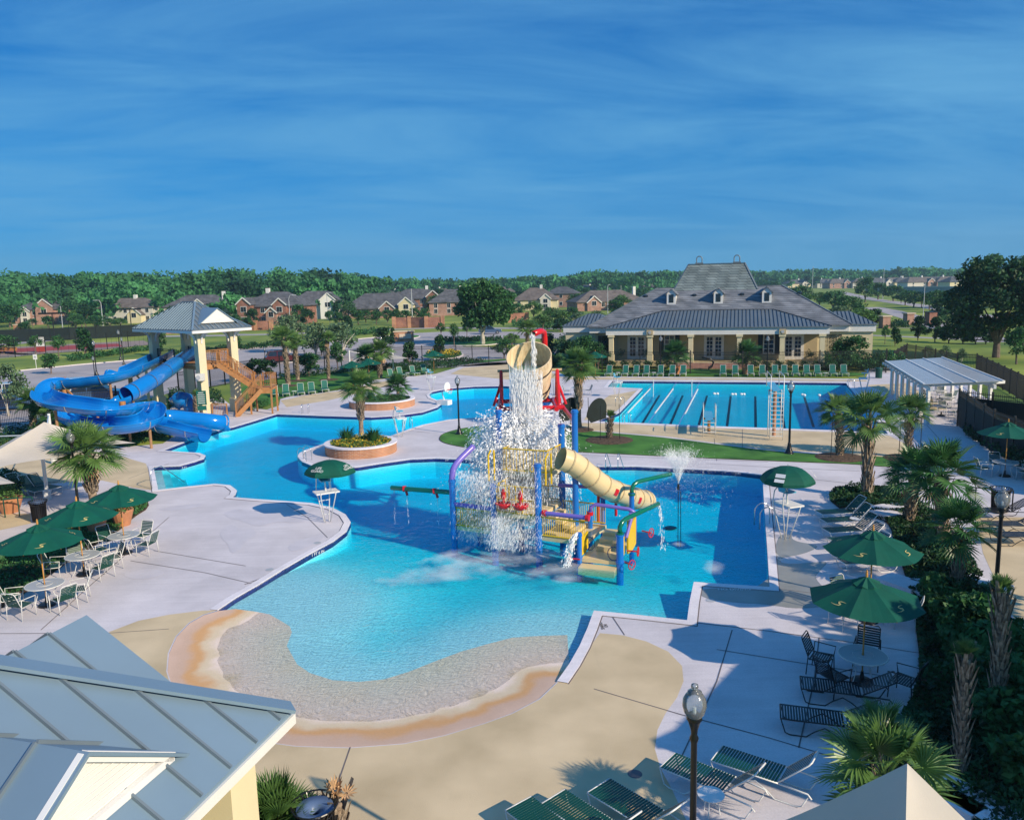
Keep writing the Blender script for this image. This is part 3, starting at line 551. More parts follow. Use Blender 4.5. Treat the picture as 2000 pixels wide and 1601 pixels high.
for px, wd in (([(-300,700),(0,673),(60,668),(170,658),(300,650),(440,643)], 6.0), ([(300,657),(440,655),(560,652),(720,645),(860,640),(1150,642)], 5.0), ([(1640,570),(1700,584),(1760,592),(1820,600),(1880,612),(2100,640)], 6.5),
               ([(1700,600),(1740,608),(1790,622),(1850,640),(1950,668)], 6.0), ([(1640,652),(1705,655),(1780,658),(1860,662),(2050,668)], 2.2), ([(1650,638),(1740,640),(1840,642)], 1.2),
               ([(0,688),(30,691),(60,692),(30,696),(-40,702)], 1.6), ([(870,672),(1000,672),(1120,672)], 1.4)):
    struct(ribbon(gp(px), wd, 0.0).build('road', 'road'))
for px in ([(-50,676),(60,665),(170,655)], [(440,652),(560,655)]): struct(ribbon(gp(px), 0.5, 0.06, h=0.06).build('kerb', 'curb'))
# tennis court, far left
struct(sheet(gp([(-150,690),(-50,680),(60,676),(170,670),(280,665),(300,672),(200,683),(90,690),(-60,702)]), [], 0.0).build('court_apron', 'courtg'))
struct(sheet(gp([(-120,688),(60,679),(170,673),(230,671),(240,676),(150,682),(30,688),(-80,696)]), [], 0.006).build('tennis_court', 'court'))
# lap pool floor lines
for (a, b) in (((1255,826),(1297,757)),((1309,829),(1340,757)),((1365,830),(1385,758)),((1420,832),(1429,759)),((1476,834),(1475,760)),((1532,836),(1521,761)),((1589,834),(1567,762)),((1665,842),(1612,763))):
    struct(ribbon(gp([a, b], -1.39), 0.2, -1.39).build('lane_marking', 'lane'))
# steps at the lap pool inlet and the leisure pool inlet
mb = MB()
for k in range(3):
    a = [(1192 + k * 14, 745), (1184 + k * 14, 755.5)]; g1 = gp(a); mb.prism([g1[0], (g1[0][0] + 0.8, g1[0][1]), (g1[1][0] + 0.8, g1[1][1]), g1[1]], -1.6, -0.2 - 0.3 * k)
struct(mb.build('pool_steps', 'coping'))
mb = MB()
A, B = Vector(gp([(300,912)])[0]), Vector(gp([(309,957)])[0])
for k in range(4):
    d = Vector((0.42, 0.05)); a = A + d * k + (B - A) * 0.01; b = B + d * k - (B - A) * 0.01; mb.prism([tuple(a), tuple(b), tuple(b + d), tuple(a + d)], -1.5, -0.22 - 0.2 * k)
struct(mb.build('pool_steps', 'coping'))
# ================================================================== CLUBHOUSE
def roofquad(mb, *p): mb.quad(*p)
def seams(mb, a, b, c, d, step, w=0.05, h=0.05):
    """standing seams on the plane a-b (eave) to d-c (top), running up the slope"""
    a, b, c, d = map(V3, (a, b, c, d)); e = (b - a); Lx = e.length; e.normalize(); nrm = (b - a).cross(d - a).normalized()
    if nrm.z < 0: nrm = -nrm
    up = nrm.cross(e); 
    if up.z < 0: up = -up
    def P2(p): q = p - a; return (q.dot(e), q.dot(up))
    poly = [P2(a), P2(b), P2(c), P2(d)]
    x = step * 0.5
    while x < Lx:
        ys = []
        for i in range(4):
            (x0, y0), (x1, y1) = poly[i], poly[(i + 1) % 4]
            if (x0 - x) * (x1 - x) < 0: ys.append(y0 + (y1 - y0) * (x - x0) / (x1 - x0))
        if len(ys) >= 2:
            y0, y1 = min(ys), max(ys)
            if y1 - y0 > 0.15: mb.bar(a + e * x + up * (y0 + 0.02) + nrm * h / 2, a + e * x + up * (y1 - 0.05) + nrm * h / 2, w, h, up=nrm)
        x += step
def hipcap(mb, a, b, w=0.12):
    mb.bar(V3(a) + Vector((0, 0, 0.04)), V3(b) + Vector((0, 0, 0.04)), w, 0.05)
CO = Vector((12.1, 94.6, 0)); cu = Vector((0.9613, -0.2756, 0)); cv = Vector((0.2756, 0.9613, 0)); CRZ = math.atan2(cu.y, cu.x)
def C(u, v, z): return CO + cu * u + cv * v + Vector((0, 0, z))
club = thing('clubhouse', 'large cream clubhouse with slate hipped roof, three dormers and columned porch beyond the lap pool', 'building', C(11.7, 6, 0))
def cbox(mb, u0, u1, v0, v1, z0, z1):
    vs = [C(u, v, z) for z in (z0, z1) for (u, v) in ((u0, v0), (u1, v0), (u1, v1), (u0, v1))]
    mb.add(vs, [(3, 2, 1, 0), (4, 5, 6, 7), (0, 1, 5, 4), (1, 2, 6, 5), (2, 3, 7, 6), (3, 0, 4, 7)])
def cb(name, mat, *bs, parent=club):
    mb = MB()
    for b in bs: cbox(mb, *b)
    return mb.build(name, mat, parent)
EZ = 4.57
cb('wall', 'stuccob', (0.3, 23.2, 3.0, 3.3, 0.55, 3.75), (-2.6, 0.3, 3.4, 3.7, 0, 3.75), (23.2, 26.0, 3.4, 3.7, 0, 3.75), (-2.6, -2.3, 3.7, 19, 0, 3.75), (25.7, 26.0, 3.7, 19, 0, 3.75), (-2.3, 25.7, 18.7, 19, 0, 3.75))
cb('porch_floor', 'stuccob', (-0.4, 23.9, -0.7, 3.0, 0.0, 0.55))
cb('entablature', 'trim', (-0.6, 24.1, -0.75, -0.25, 3.72, EZ - 0.04), (-0.6, -0.1, -0.25, 3.0, 3.72, EZ - 0.04), (23.6, 24.1, -0.25, 3.0, 3.72, EZ - 0.04), (-3.2, -0.62, 2.75, 3.3, 3.76, EZ - 0.04), (24.12, 26.5, 2.75, 3.3, 3.76, EZ - 0.04), (-3.2, -2.75, 3.3, 19, 3.76, EZ - 0.04), (26.1, 26.5, 3.3, 19, 3.76, EZ - 0.04))
cb('ceiling', 'trim', (-0.1, 23.6, -0.25, 3.0, 3.9, 3.95))
for u in (0.0, 4.55, 9.2, 14.6, 19.2, 23.4):
    mb = MB(); cbox(mb, u - 0.26, u + 0.26, -0.76, -0.24, 0.55, 3.45); cbox(mb, u - 0.33, u + 0.33, -0.83, -0.17, 0.55, 1.45); cbox(mb, u - 0.37, u + 0.37, -0.87, -0.13, 3.45, 3.715)
    mb.build('column', 'stucco', club)
for u in (2.6, 11.7, 20.6):
    f = MB(); cbox(f, u - 1.15, u + 1.15, 2.9, 2.985, 0.56, 3.5); f = f.build('french_door', 'trim', club)
    for s in (-1, 1):
        g = MB()
        for i in range(2):
            for j in range(5): cx = u + s * 0.5 + (i - 0.5) * 0.36; cbox(g, cx - 0.15, cx + 0.15, 2.87, 2.895, 0.95 + j * 0.46, 1.33 + j * 0.46)
        g.build('pane', 'window', f)
for u in (6.5, 17.9):
    f = MB(); cbox(f, u - 0.65, u + 0.65, 2.9, 2.985, 1.2, 3.5); f = f.build('window', 'trim', club)
    g = MB()
    for i in range(2):
        for j in range(4): cx = u + (i - 0.5) * 0.56; cbox(g, cx - 0.24, cx + 0.24, 2.87, 2.895, 1.32 + j * 0.53, 1.77 + j * 0.53)
    g.build('pane', 'window', f)
    for s in (-1, 1): cb('shutter', 'black', (u + s * 0.95 - 0.25, u + s * 0.95 + 0.25, 2.88, 2.98, 1.2, 3.5))
for u in (-1.3, 24.9):
    f = MB(); cbox(f, u - 0.45, u + 0.45, 3.3, 3.39, 1.2, 3.4); f.build('window', 'window', club); cb('shutter', 'black', (u - 0.95, u - 0.5, 3.3, 3.38, 1.2, 3.4)); cb('shutter', 'black', (u + 0.5, u + 0.95, 3.3, 3.38, 1.2, 3.4))
for u in (4.55, 19.2):
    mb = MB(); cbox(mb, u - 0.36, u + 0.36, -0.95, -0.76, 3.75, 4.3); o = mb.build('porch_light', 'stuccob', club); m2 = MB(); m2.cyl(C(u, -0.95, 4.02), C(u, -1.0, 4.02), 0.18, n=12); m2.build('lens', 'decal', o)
# roofs
def slab(mb, pts, t=0.12):
    n = len(pts); vs = [V3(p) for p in pts] + [V3(p) - Vector((0, 0, t)) for p in pts]
    mb.add(vs, [tuple(range(n)), tuple(range(2 * n - 1, n - 1, -1))] + [(i, n + i, n + (i + 1) % n, (i + 1) % n) for i in range(n)])
RZ = 9.0
mr = MB()
A, B, Cc, D = C(-3.5, 2.4, EZ), C(26.8, 2.4, EZ), C(26.8, 21.5, EZ), C(-3.5, 21.5, EZ)
E1, E2, E3, E4 = C(4.2, 11.9, RZ), C(19.6, 11.9, RZ), C(19.6, 12.4, RZ), C(4.2, 12.4, RZ)
slab(mr, [A, B, E2, E1]); slab(mr, [B, Cc, E3, E2]); slab(mr, [Cc, D, E4, E3]); slab(mr, [D, A, E1, E4]); slab(mr, [E1, E2, E3, E4])
roof = mr.build('roof', 'slate', club)
rc = MB(); hipcap(rc, B, E2, 0.2); hipcap(rc, A, E1, 0.2); hipcap(rc, E1, E2, 0.22); rc.build('ridge_cap', 'roofd', roof)
mu = MB(); T = [C(6.3, 11.0, RZ - 0.4), C(16.7, 11.0, RZ - 0.4), C(16.7, 20, RZ - 0.4), C(6.3, 20, RZ - 0.4)]; U = [C(8.0, 14.2, 11.95), C(15.1, 14.2, 11.95), C(15.1, 17, 11.95), C(8.0, 17, 11.95)]
for i in range(4): slab(mu, [T[i], T[(i + 1) % 4], U[(i + 1) % 4], U[i]])
slab(mu, U); uro = mu.build('upper_roof', 'slate2', club)
rc = MB(); hipcap(rc, U[0] + Vector((0, 0, .02)), U[1] + Vector((0, 0, .02)), 0.3)
for i in (0, 1): hipcap(rc, T[i], U[i], 0.2)
rc.build('ridge_cap', 'roofd', uro)
for u in (9.3, 14.1):
    mb = MB(); mb.box(C(u, 15.5, 12.07), (1.0, 0.7, 0.2), CRZ); path = [C(u - 0.34, 15.5, 12.15), C(u - 0.36, 15.5, 12.65)] + [C(u - 0.36 * math.cos(t), 15.5, 12.65 + 0.36 * math.sin(t)) for t in [math.pi * k / 8 for k in range(1, 8)]] + [C(u + 0.36, 15.5, 12.65), C(u + 0.34, 15.5, 12.15)]
    mb.tube(path, 0.075, 6); mb.build('roof_finial', 'roofd', club)
# porch metal roof
pm = MB(); a, b = C(-0.8, -0.95, EZ), C(24.3, -0.95, EZ); c, d = C(18.4, 5.9, 6.25), C(5.5, 5.9, 6.25)
slab(pm, [a, b, c, d], 0.1); e = C(-0.8, 3.2, EZ + 0.05); f_ = C(24.3, 3.2, EZ + 0.05)
slab(pm, [e, a, d], 0.08); slab(pm, [b, f_, c], 0.08)
pr = pm.build('porch_roof', 'roofd', club)
s_ = MB(); seams(s_, a, b, c, d, 0.43, 0.05, 0.06); hipcap(s_, a, d); hipcap(s_, b, c); hipcap(s_, d, c); s_.build('seam', 'black', pr)
def wing(u0, u1, v0, v1, zt, side):
    cb('wing_wall', 'stucco', (u0 + 0.4, u1 - 0.4, v0 + 0.4, v1 - 0.4, 0, 3.7)); cb('entablature', 'trim', (u0 + 0.15, u1 - 0.15, v0 + 0.15, v1 - 0.15, 3.7, EZ - 0.06))
    mb = MB(); P = [C(u0, v0, EZ), C(u1, v0, EZ), C(u1, v1, EZ), C(u0, v1, EZ)]; cu_, cv_ = (u0 + u1) / 2, (v0 + v1) / 2
    q0, q1 = C(cu_ - 0.8, cv_, zt), C(cu_ + 0.8, cv_, zt)
    slab(mb, [P[0], P[1], q1, q0], 0.1); slab(mb, [P[1], P[2], q1], 0.1); slab(mb, [P[2], P[3], q0, q1], 0.1); slab(mb, [P[3], P[0], q0], 0.1); o = mb.build('wing_roof', 'roofd', club)
    s = MB(); seams(s, P[0], P[1], q1, q0, 0.43, 0.05, 0.06); s.build('seam', 'black', o)
wing(-7.2, -0.2, 5.2, 12.5, 5.9, 0); wing(22.8, 29.5, 2.9, 10.5, 5.9, 1)
def dormer(u):
    z0 = EZ + (7.6 - 2.4) * (RZ - EZ) / 9.5; r = thing
    mb = MB(); cbox(mb, u - 0.55, u + 0.55, 7.6, 10.2, z0 - 0.1, z0 + 1.35); P = [C(u - 0.55, 7.6, z0 + 1.35), C(u + 0.55, 7.6, z0 + 1.35), C(u, 7.6, z0 + 1.85)]
    Q = [p + cv * 3.0 for p in P]; mb.add(P + Q, [(0, 1, 2), (5, 4, 3), (0, 3, 4, 1)]); d = mb.build('dormer', 'trim', club)
    rf = MB(); h = Vector((0, 0, 0.1)); o = cv * -0.18; l0, r0, t0 = C(u - 0.75, 7.6, z0 + 1.2) + o, C(u + 0.75, 7.6, z0 + 1.2) + o, C(u, 7.6, z0 + 1.95) + o
    k = cv * 3.6; slab(rf, [l0, t0, t0 + k, l0 + k], 0.08); slab(rf, [t0, r0, r0 + k, t0 + k], 0.08); rf.build('dormer_roof', 'slate', d)
    g = MB(); cbox(g, u - 0.28, u + 0.28, 7.57, 7.595, z0 + 0.2, z0 + 1.2); g.build('pane', 'window', d)
for u in (6.3, 12.0, 17.7): dormer(u)
for u in (2.9, 9.0, 14.8, 21.6):
    v = 9.7; z = EZ + (v - 2.4) * (RZ - EZ) / 9.5; mb = MB(); p = C(u, v, z); mb.lathe([(0.3, -0.1), (0.3, 0.12), (0.22, 0.22), (0.0, 0.26)], p, 10); mb.build('roof_vent', 'window', club)
mb = MB()
for k in range(4): cbox(mb, 7.4, 16.2, -0.7 - 0.5 * (4 - k), -0.7 - 0.5 * (3 - k) - 0.01, 0, 0.13 * k + 0.08)
mb.build('steps', 'brickp', club)
mb = MB()
for u in (7.7, 15.9): mb.tube([C(u, -2.6, 0.05), C(u, -2.6, 0.95), C(u, -0.8, 1.45), C(u, -0.8, 0.6)], 0.03, 6)
mb.build('handrail', 'black', club)

# ================================================================== SLIDE TOWER
TO = Vector((-24.75, 63.3, 0)); tu = Vector((-0.78, 0.625, 0)).normalized(); tv = Vector((0.625, 0.78, 0)).normalized(); TRZ = math.atan2(tu.y, tu.x)
TL, TW = 7.2, 2.9
def Tp(u, v, z): return TO + tu * u + tv * v + Vector((0, 0, z))
tower = thing('slide_tower', 'cream four-column slide tower with blue grey metal roof behind the blue water slides', 'tower', Tp(TL / 2, TW / 2, 0))
for (u, v) in ((0, 0), (0, TW), (TL, 0), (TL, TW)):
    mb = MB(); mb.box(Tp(u, v, 3.4), (0.62, 0.62, 6.8), TRZ); mb.box(Tp(u, v, 0.55), (0.82, 0.82, 1.1), TRZ); c = mb.build('column', 'stucco', tower)
    br = MB()
    for d in (tu, tv, -tu, -tv):
        p = Tp(u, v, 0); pts = []
        for k in range(6): t = k / 5 * math.pi / 2; pts.append(p + d * (0.31 + 0.75 * (1 - math.cos(t))) + Vector((0, 0, 5.85 + 0.85 * math.sin(t))))
        for i in range(5): br.bar(pts[i], pts[i + 1], 0.12, 0.12)
    br.build('bracket', 'trim', c)
EV = 6.95; ov = 1.15
P = [Tp(-ov, -ov, EV), Tp(-ov, TW + ov, EV), Tp(TL + ov, TW + ov, EV), Tp(TL + ov, -ov, EV)]
q0, q1 = Tp(2.6, TW / 2, 9.05), Tp(TL - 2.6, TW / 2, 9.05)
mb = MB(); slab(mb, [P[3], P[0], q0, q1], 0.06); slab(mb, [P[0], P[1], q0], 0.06); slab(mb, [P[1], P[2], q1, q0], 0.06); slab(mb, [P[2], P[3], q1], 0.06)
trf = mb.build('roof', 'roofd', tower)
mb = MB(); seams(mb, P[3], P[0], q0, q1, 0.42, 0.05, 0.07); seams(mb, P[0], P[1], q0, q0, 0.42, 0.05, 0.07)
for a_, b_ in ((P[0], q0), (P[1], q0), (P[3], q1), (q0, q1)): hipcap(mb, a_, b_, 0.14)
mb.build('seam', 'roofm', trf)
mb = MB()
for i in range(4): mb.bar(P[i] - Vector((0, 0, 0.16)), P[(i + 1) % 4] - Vector((0, 0, 0.16)), 0.08, 0.2)
vs = [Tp(-ov + .05, -ov + .05, EV - 0.25), Tp(-ov + .05, TW + ov - .05, EV - 0.25), Tp(TL + ov - .05, TW + ov - .05, EV - 0.25), Tp(TL + ov - .05, -ov + .05, EV - 0.25)]; mb.quad(*vs); mb.build('fascia', 'trim', tower)
g = MB(); a0, b0, t0 = Tp(-0.55, TW / 2 - 1.55, 7.42), Tp(-0.55, TW / 2 + 1.55, 7.42), Tp(-0.55, TW / 2, 8.55)
g.add([a0, b0, t0, a0 + tu * 2.5, b0 + tu * 2.5, t0 + tu * 2.5], [(0, 1, 2), (0, 2, 5, 3), (1, 4, 5, 2)]); gb = g.build('gable', 'trim', tower)
g = MB(); o_ = -tu * 0.12; zz_ = Vector((0, 0, 0.05)); tt = Tp(1.55, TW / 2, 8.62); slab(g, [a0 + o_ + zz_ - tv * .2 - Vector((0, 0, .12)), t0 + o_ + zz_, tt, a0 + tu * 1.0 + zz_], 0.05); slab(g, [t0 + o_ + zz_, b0 + o_ + zz_ + tv * .2 - Vector((0, 0, .12)), b0 + tu * 1.0 + zz_, tt], 0.05); g.build('gable_roof', 'roofm', gb)
PZ = 4.15
mb = MB(); mb.prism([tuple(Tp(u, v, 0)[:2]) for u, v in ((0.35, 0.1), (0.35, TW - 0.1), (TL - 0.35, TW - 0.1), (TL - 0.35, 0.1))][::-1], PZ - 0.12, PZ); mb.bar(Tp(0.2, 0.3, PZ - 0.3), Tp(0.2, TW - 0.3, PZ - 0.3), 0.1, 0.36); mb.bar(Tp(0.3, 0.1, PZ - 0.3), Tp(TL - .3, 0.1, PZ - 0.3), 0.1, 0.3)
mb.build('platform', 'orange', tower)
def railing(mb, a, b, h=1.05, step=0.14, r=0.02, top=0.05):
    a, b = V3(a), V3(b); n = max(1, int((b - a).length / step)); H = Vector((0, 0, h)); h0 = Vector((0, 0, 0.1))
    mb.bar(a + H, b + H, top, top); mb.bar(a + h0, b + h0, top * 0.8, top * 0.8); mb.bar(a + H * 0.86, b + H * 0.86, top * .6, top * .6)
    for i in range(n + 1): p = a + (b - a) * (i / n); mb.bar(p + h0, p + H, r, r, up=(0, 1, 0))
    for i in range(0, n + 1, max(1, n // max(1, int((b - a).length / 1.6)))): p = a + (b - a) * (i / n); mb.bar(p, p + H * 1.03, 0.09, 0.09, up=(0, 1, 0))
mb = MB(); railing(mb, Tp(0.2, 0.35, PZ), Tp(0.2, TW - 0.35, PZ)); railing(mb, Tp(0.3, TW, PZ), Tp(2.2, TW, PZ)); mb.build('railing', 'orange', tower)
mb = MB(); railing(mb, Tp(2.4, TW, PZ), Tp(TL - 0.3, TW, PZ)); railing(mb, Tp(4.2, 0.1, PZ), Tp(TL - 0.3, 0.1, PZ)); mb.build('railing', 'black', tower)
mb = MB(); mb.box(Tp(0, 0, 3.2) - tv * 0.36 - tu * 0.36, (0.6, 0.6, 0.55), TRZ + 0.78); sp = mb.build('speaker_box', 'trim', tower)
d_ = (-(tu + tv)).normalized() if False else (-tv); mb = MB(); mb.lathe([(0.18, 0), (0.18, 0.02), (0, 0.02)], (0, 0, 0), 14)
mb.v = [tuple(Tp(-0.36, -0.36, 3.2) + Vector((0, -0.46 - q[2], 0)) + Vector((q[0], 0, q[1]))) for q in mb.v]; mb.build('speaker_cone', 'decal', sp)
mb = MB(); mb.tube([Tp(TL, -0.9, 0), Tp(TL, -0.9, 3.6), Tp(TL, -0.5, 4.0)], 0.12, 8); mb.build('water_pipe', 'stucco', tower)
# stair: from the platform to a landing, then back down beside it
stair = thing('staircase', 'orange timber staircase with railings climbing to the slide tower platform', 'staircase', tuple(G(450, 812)))
S0 = Tp(0.1, 1.2, PZ); LZ = 2.15; LND = G(535, 797); LND = Vector((-20.3, 70.6, 0))
flw = 1.15
def flight(name, a, b, w, side):
    a, b = V3(a), V3(b); d = b - a; hd = Vector((d.x, d.y, 0)).normalized(); pr_ = Vector((-hd.y, hd.x, 0)); n = max(4, int(abs(d.z) / 0.18))
    st = MB()
    for s in (-1, 1): st.bar(a + pr_ * (s * w / 2) - Vector((0, 0, .1)), b + pr_ * (s * w / 2) - Vector((0, 0, .1)), 0.08, 0.34)
    st.build('stringer', 'orange', stair)
    tr = MB()
    for i in range(n):
        p = a + d * ((i + 0.5) / n); tr.bar(p + pr_ * (w / 2 - .05), p - pr_ * (w / 2 - .05), 0.28, 0.045)
    tr.build('treads', 'timber', stair)
    rl = MB()
    for s in (-1, 1): railing(rl, a + pr_ * (s * w / 2), b + pr_ * (s * w / 2), 1.0, 0.16)
    rl.build('railing', 'orange', stair)
ua = Tp(-0.1, 1.5, PZ); ctr = G(514, 757, LZ - .1); ctr.z = LZ - .1; ub = ctr + Vector((-.75, .45, .1)); flight('upper', ua, ub, 1.1, 1)
lb = G(462, 812) ; la = ctr + Vector((.1, -.75, .1)); flight('lower', la, Vector((lb.x, lb.y, 0.1)), 1.2, -1)
mb = MB(); mb.box(ctr, (1.9, 1.7, 0.16), 0.1); mb.box(ctr + Vector((0, -0.85, -0.2)), (1.9, 0.09, 0.34), 0.1); mb.build('landing', 'orange', stair)
for (x, y) in ((-.85, -.75), (.85, -.75), (.85, .75), (-.85, .75)): mb = MB(); mb.box(ctr + Vector((x, y, -LZ / 2)), (0.12, 0.12, LZ)); mb.build('landing_post', 'orange', stair)
mb = MB(); railing(mb, ctr + Vector((.9, -.8, .1)), ctr + Vector((.9, .8, .1))); railing(mb, ctr + Vector((.9, .8, .1)), ctr + Vector((-.2, .8, .1))); mb.build('railing', 'orange', stair)
mb = MB(); railing(mb, lb + Vector((-0.7, -.1, 0)), lb + Vector((-2.0, .3, 0)), 1.0); mb.build('gate', 'orange', stair)

# ================================================================== WATER SLIDES
def catmull(P, n=10):
    P = [V3(p) for p in P]; out = []
    for i in range(len(P) - 1):
        p0, p1, p2, p3 = P[max(i - 1, 0)], P[i], P[i + 1], P[min(i + 2, len(P) - 1)]
        for k in range(n):
            t = k / n; out.append(0.5 * ((2 * p1) + (-p0 + p2) * t + (2 * p0 - 5 * p1 + 4 * p2 - p3) * t * t + (-p0 + 3 * p1 - 3 * p2 + p3) * t ** 3))
    out.append(P[-1]); return out
def sweep(path, prof, mb, flip=False):
    """prof(i, f) -> list of (side, up) points at station i"""
    m = len(path); rings = []
    for i in range(m):
        d = (path[min(i + 1, m - 1)] - path[max(i - 1, 0)]); hd = Vector((d.x, d.y, 0)).normalized(); sd = Vector((hd.y, -hd.x, 0)); d.normalize(); up = sd.cross(d).normalized()
        if up.z < 0: up = -up
        rings.append([path[i] + sd * a + up * b for a, b in prof(i, i / (m - 1))])
    n = len(rings[0]); b0 = len(mb.v); mb.v += [tuple(q) for r in rings for q in r]
    for i in range(m - 1):
        for k in range(n - 1):
            q = (b0 + i * n + k, b0 + i * n + k + 1, b0 + (i + 1) * n + k + 1, b0 + (i + 1) * n + k); mb.f.append(q[::-1] if flip else q)
    return rings
def flume(pth, wall, r=0.72, thick=0.05):
    mb = MB()
    def outer(i, f):
        hl, hr = wall(f); pts = []
        a0, a1 = -math.pi / 2 - math.radians(hl), -math.pi / 2 + math.radians(hr)
        A = [a0 + (a1 - a0) * k / 12 for k in range(13)]
        o = [(math.cos(a) * (r + thick), math.sin(a) * (r + thick) + r) for a in A]; inn = [(math.cos(a) * r, math.sin(a) * r + r) for a in A[::-1]]
        return o + inn + [o[0]]
    rg = sweep(pth, outer, mb); return mb, rg
def rims(rg, idx, r=0.035):
    mb = MB()
    for j in idx: mb.tube([rg[i][j] for i in range(len(rg))], r, 6)
    return mb
def ribs(rg, every, n=13, r=0.05):
    mb = MB()
    for i in range(0, len(rg), every): mb.tube([rg[i][k] for k in range(n)], r, 5)
    return mb
A_ = [G(325, 700, 4.1), G(292, 718, 3.9), G(258, 735, 3.7), G(215, 748, 3.45), G(165, 756, 3.2), G(118, 761, 3.05), G(88, 770, 2.9), G(84, 787, 2.75), G(108, 799, 2.6), G(150, 806, 2.4), G(200, 812, 2.2), G(250, 811, 2.0), G(290, 803, 1.85), G(304, 816, 1.6), G(292, 835, 1.35), G(250, 845, 1.2), G(205, 846, 1.1), G(182, 838, 1.0), G(212, 830, .9), G(275, 836, 0.75), G(330, 847, 0.5), G(370, 857, 0.18), G(400, 863, 0.02)]
pa = catmull(A_, 8)
def wa(f):
    if f < 0.1: return (100, 100)
    if f < 0.28: return (80 + 30 * math.sin(f * 60), 95)
    if f < 0.5: return (75, 118)
    if f < 0.60: return (95, 85)
    if f < 0.75: return (120, 85)
    return (95, 95)
def wa2(f):
    hl, hr = wa(f); return (hr, hl)
slA = thing('water_slide', 'open blue flume slide looping out left of the tower and back into the pool', 'water slide', (A_[10].x, A_[10].y, 0), group='blue water slides')
mb, rg = flume(pa, wa2, 0.64); mb.build('flume', 'blueplastic', slA, smooth=False)
n1_ = len(rg[0]); rims(rg, (0, 12)).build('rim', 'bluein', slA, smooth=True)
for i in range(4, len(rg), 11): rb = MB(); rb.tube([rg[i][k] for k in range(13)], 0.04, 5); rb.build('joint_flange', 'steel', slA)
for k in (3, 5, 8, 11, 14): p = A_[k]; mb = MB(); mb.cyl((p.x, p.y, 0), (p.x, p.y, p.z + 0.03), 0.09, n=8); mb.build('support_post', 'timber', slA)
for px, py, zt in ((130, 800, 4.0), (243, 826, 2.7), (256, 755, 4.0)):
    b = G(px, py, 1.2); mb = MB(); mb.cyl((b.x, b.y, 0), (b.x, b.y, ZT((b.x, b.y), {130: 737, 243: 784, 256: 733}[px])), 0.2, n=12); mb.bar((b.x, b.y, zt * 0.75), (b.x + 1.0, b.y - 0.3, zt * 0.5), 0.12, 0.12); mb.build('timber_post', 'orange', slA)
B_ = [G(378, 703, 3.9), G(350, 722, 3.6), G(322, 742, 3.25), G(292, 763, 2.85), G(260, 782, 2.45), G(228, 797, 2.1), G(190, 806, 1.85), G(150, 812, 1.6), G(130, 824, 1.4), G(155, 835, 1.25), G(220, 838, 1.1), G(290, 832, 1.0), G(330, 830, 0.85), G(375, 834, 0.6), G(415, 838, 0.38), G(444, 841, 0.12)]
pb = catmull(B_, 8)
slB = thing('water_slide', 'closed blue tube slide leaving the tower platform and ending beside the open flume', 'water slide', (B_[5].x, B_[5].y, 0), group='blue water slides')
mb = MB(); mb.tube([p + Vector((0, 0, .60)) for p in pb[:36]], 0.60, 18, cap=False); mb.build('tube', 'blueplastic', slB, smooth=True)
mb = MB(); 
for i in (0, 8, 16, 24, 32): p = pb[i] + Vector((0, 0, .60)); d = (pb[i + 1] - pb[i]).normalized() * 0.04; mb = MB(); mb.cyl(p - d, p + d, 0.65, n=18, cap=False); mb.build('joint_flange', 'steel', slB)
mb, rg = flume(pb[35:95], lambda f: (95, 95), 0.58); mb.build('flume', 'blueplastic', slB)
mb = MB(); mb.tube([p + Vector((0, 0, .54)) for p in pb[94:118]], 0.54, 18, cap=False); mb.build('exit_tube', 'blueplastic', slB, smooth=True)
mb = MB(); rr_ = []
p = pb[118] + Vector((0, 0, .54)); d = (pb[118] - pb[116]).normalized(); mb.tube([p - d * .05, p + d * .08], 0.68, 18); 
ring = MB(); sd = Vector((d.y, -d.x, 0)).normalized(); up = sd.cross(d); ring.tube([p + sd * (0.56 * math.cos(t)) + up * (0.56 * math.sin(t)) for t in [k * math.pi / 10 for k in range(20)]], 0.06, 6, closed=True); ring.build('exit_rim', 'bluein', slB, smooth=True)
mb, rg = flume(pb[116:], lambda f: (80 - 30 * f, 80 - 30 * f), 0.52); mb.build('exit_trough', 'bluein', slB)
for k in (4, 6, 9, 12): p = B_[k]; mb = MB(); mb.cyl((p.x, p.y, 0), (p.x, p.y, p.z), 0.09, n=8); mb.build('support_post', 'timber', slB)
# coiled tubes stored below the tower
slC = thing('slide_tube_section', 'dark blue curved slide tube section standing under the tower', 'slide tube', tuple(G(380, 806)))
c0 = G(375, 806, 0); mb = MB(); mb.tube([c0 + Vector((-1.4 + 0.14 * k, 0.2 * math.sin(k), 0.75 + 0.45 * math.sin(k * math.pi / 9))) for k in range(19)], 0.62, 14); mb.build('tube', 'blueplastic', slC, smooth=True)
for k in (4, 9, 14): p = c0 + Vector((-1.4 + 0.14 * k, 0, 0.75 + 0.45 * math.sin(k * math.pi / 9))); mb = MB(); mb.cyl(p, p + Vector((.08, 0, 0)), 0.7, n=16); mb.build('joint_flange', 'steel', slC)
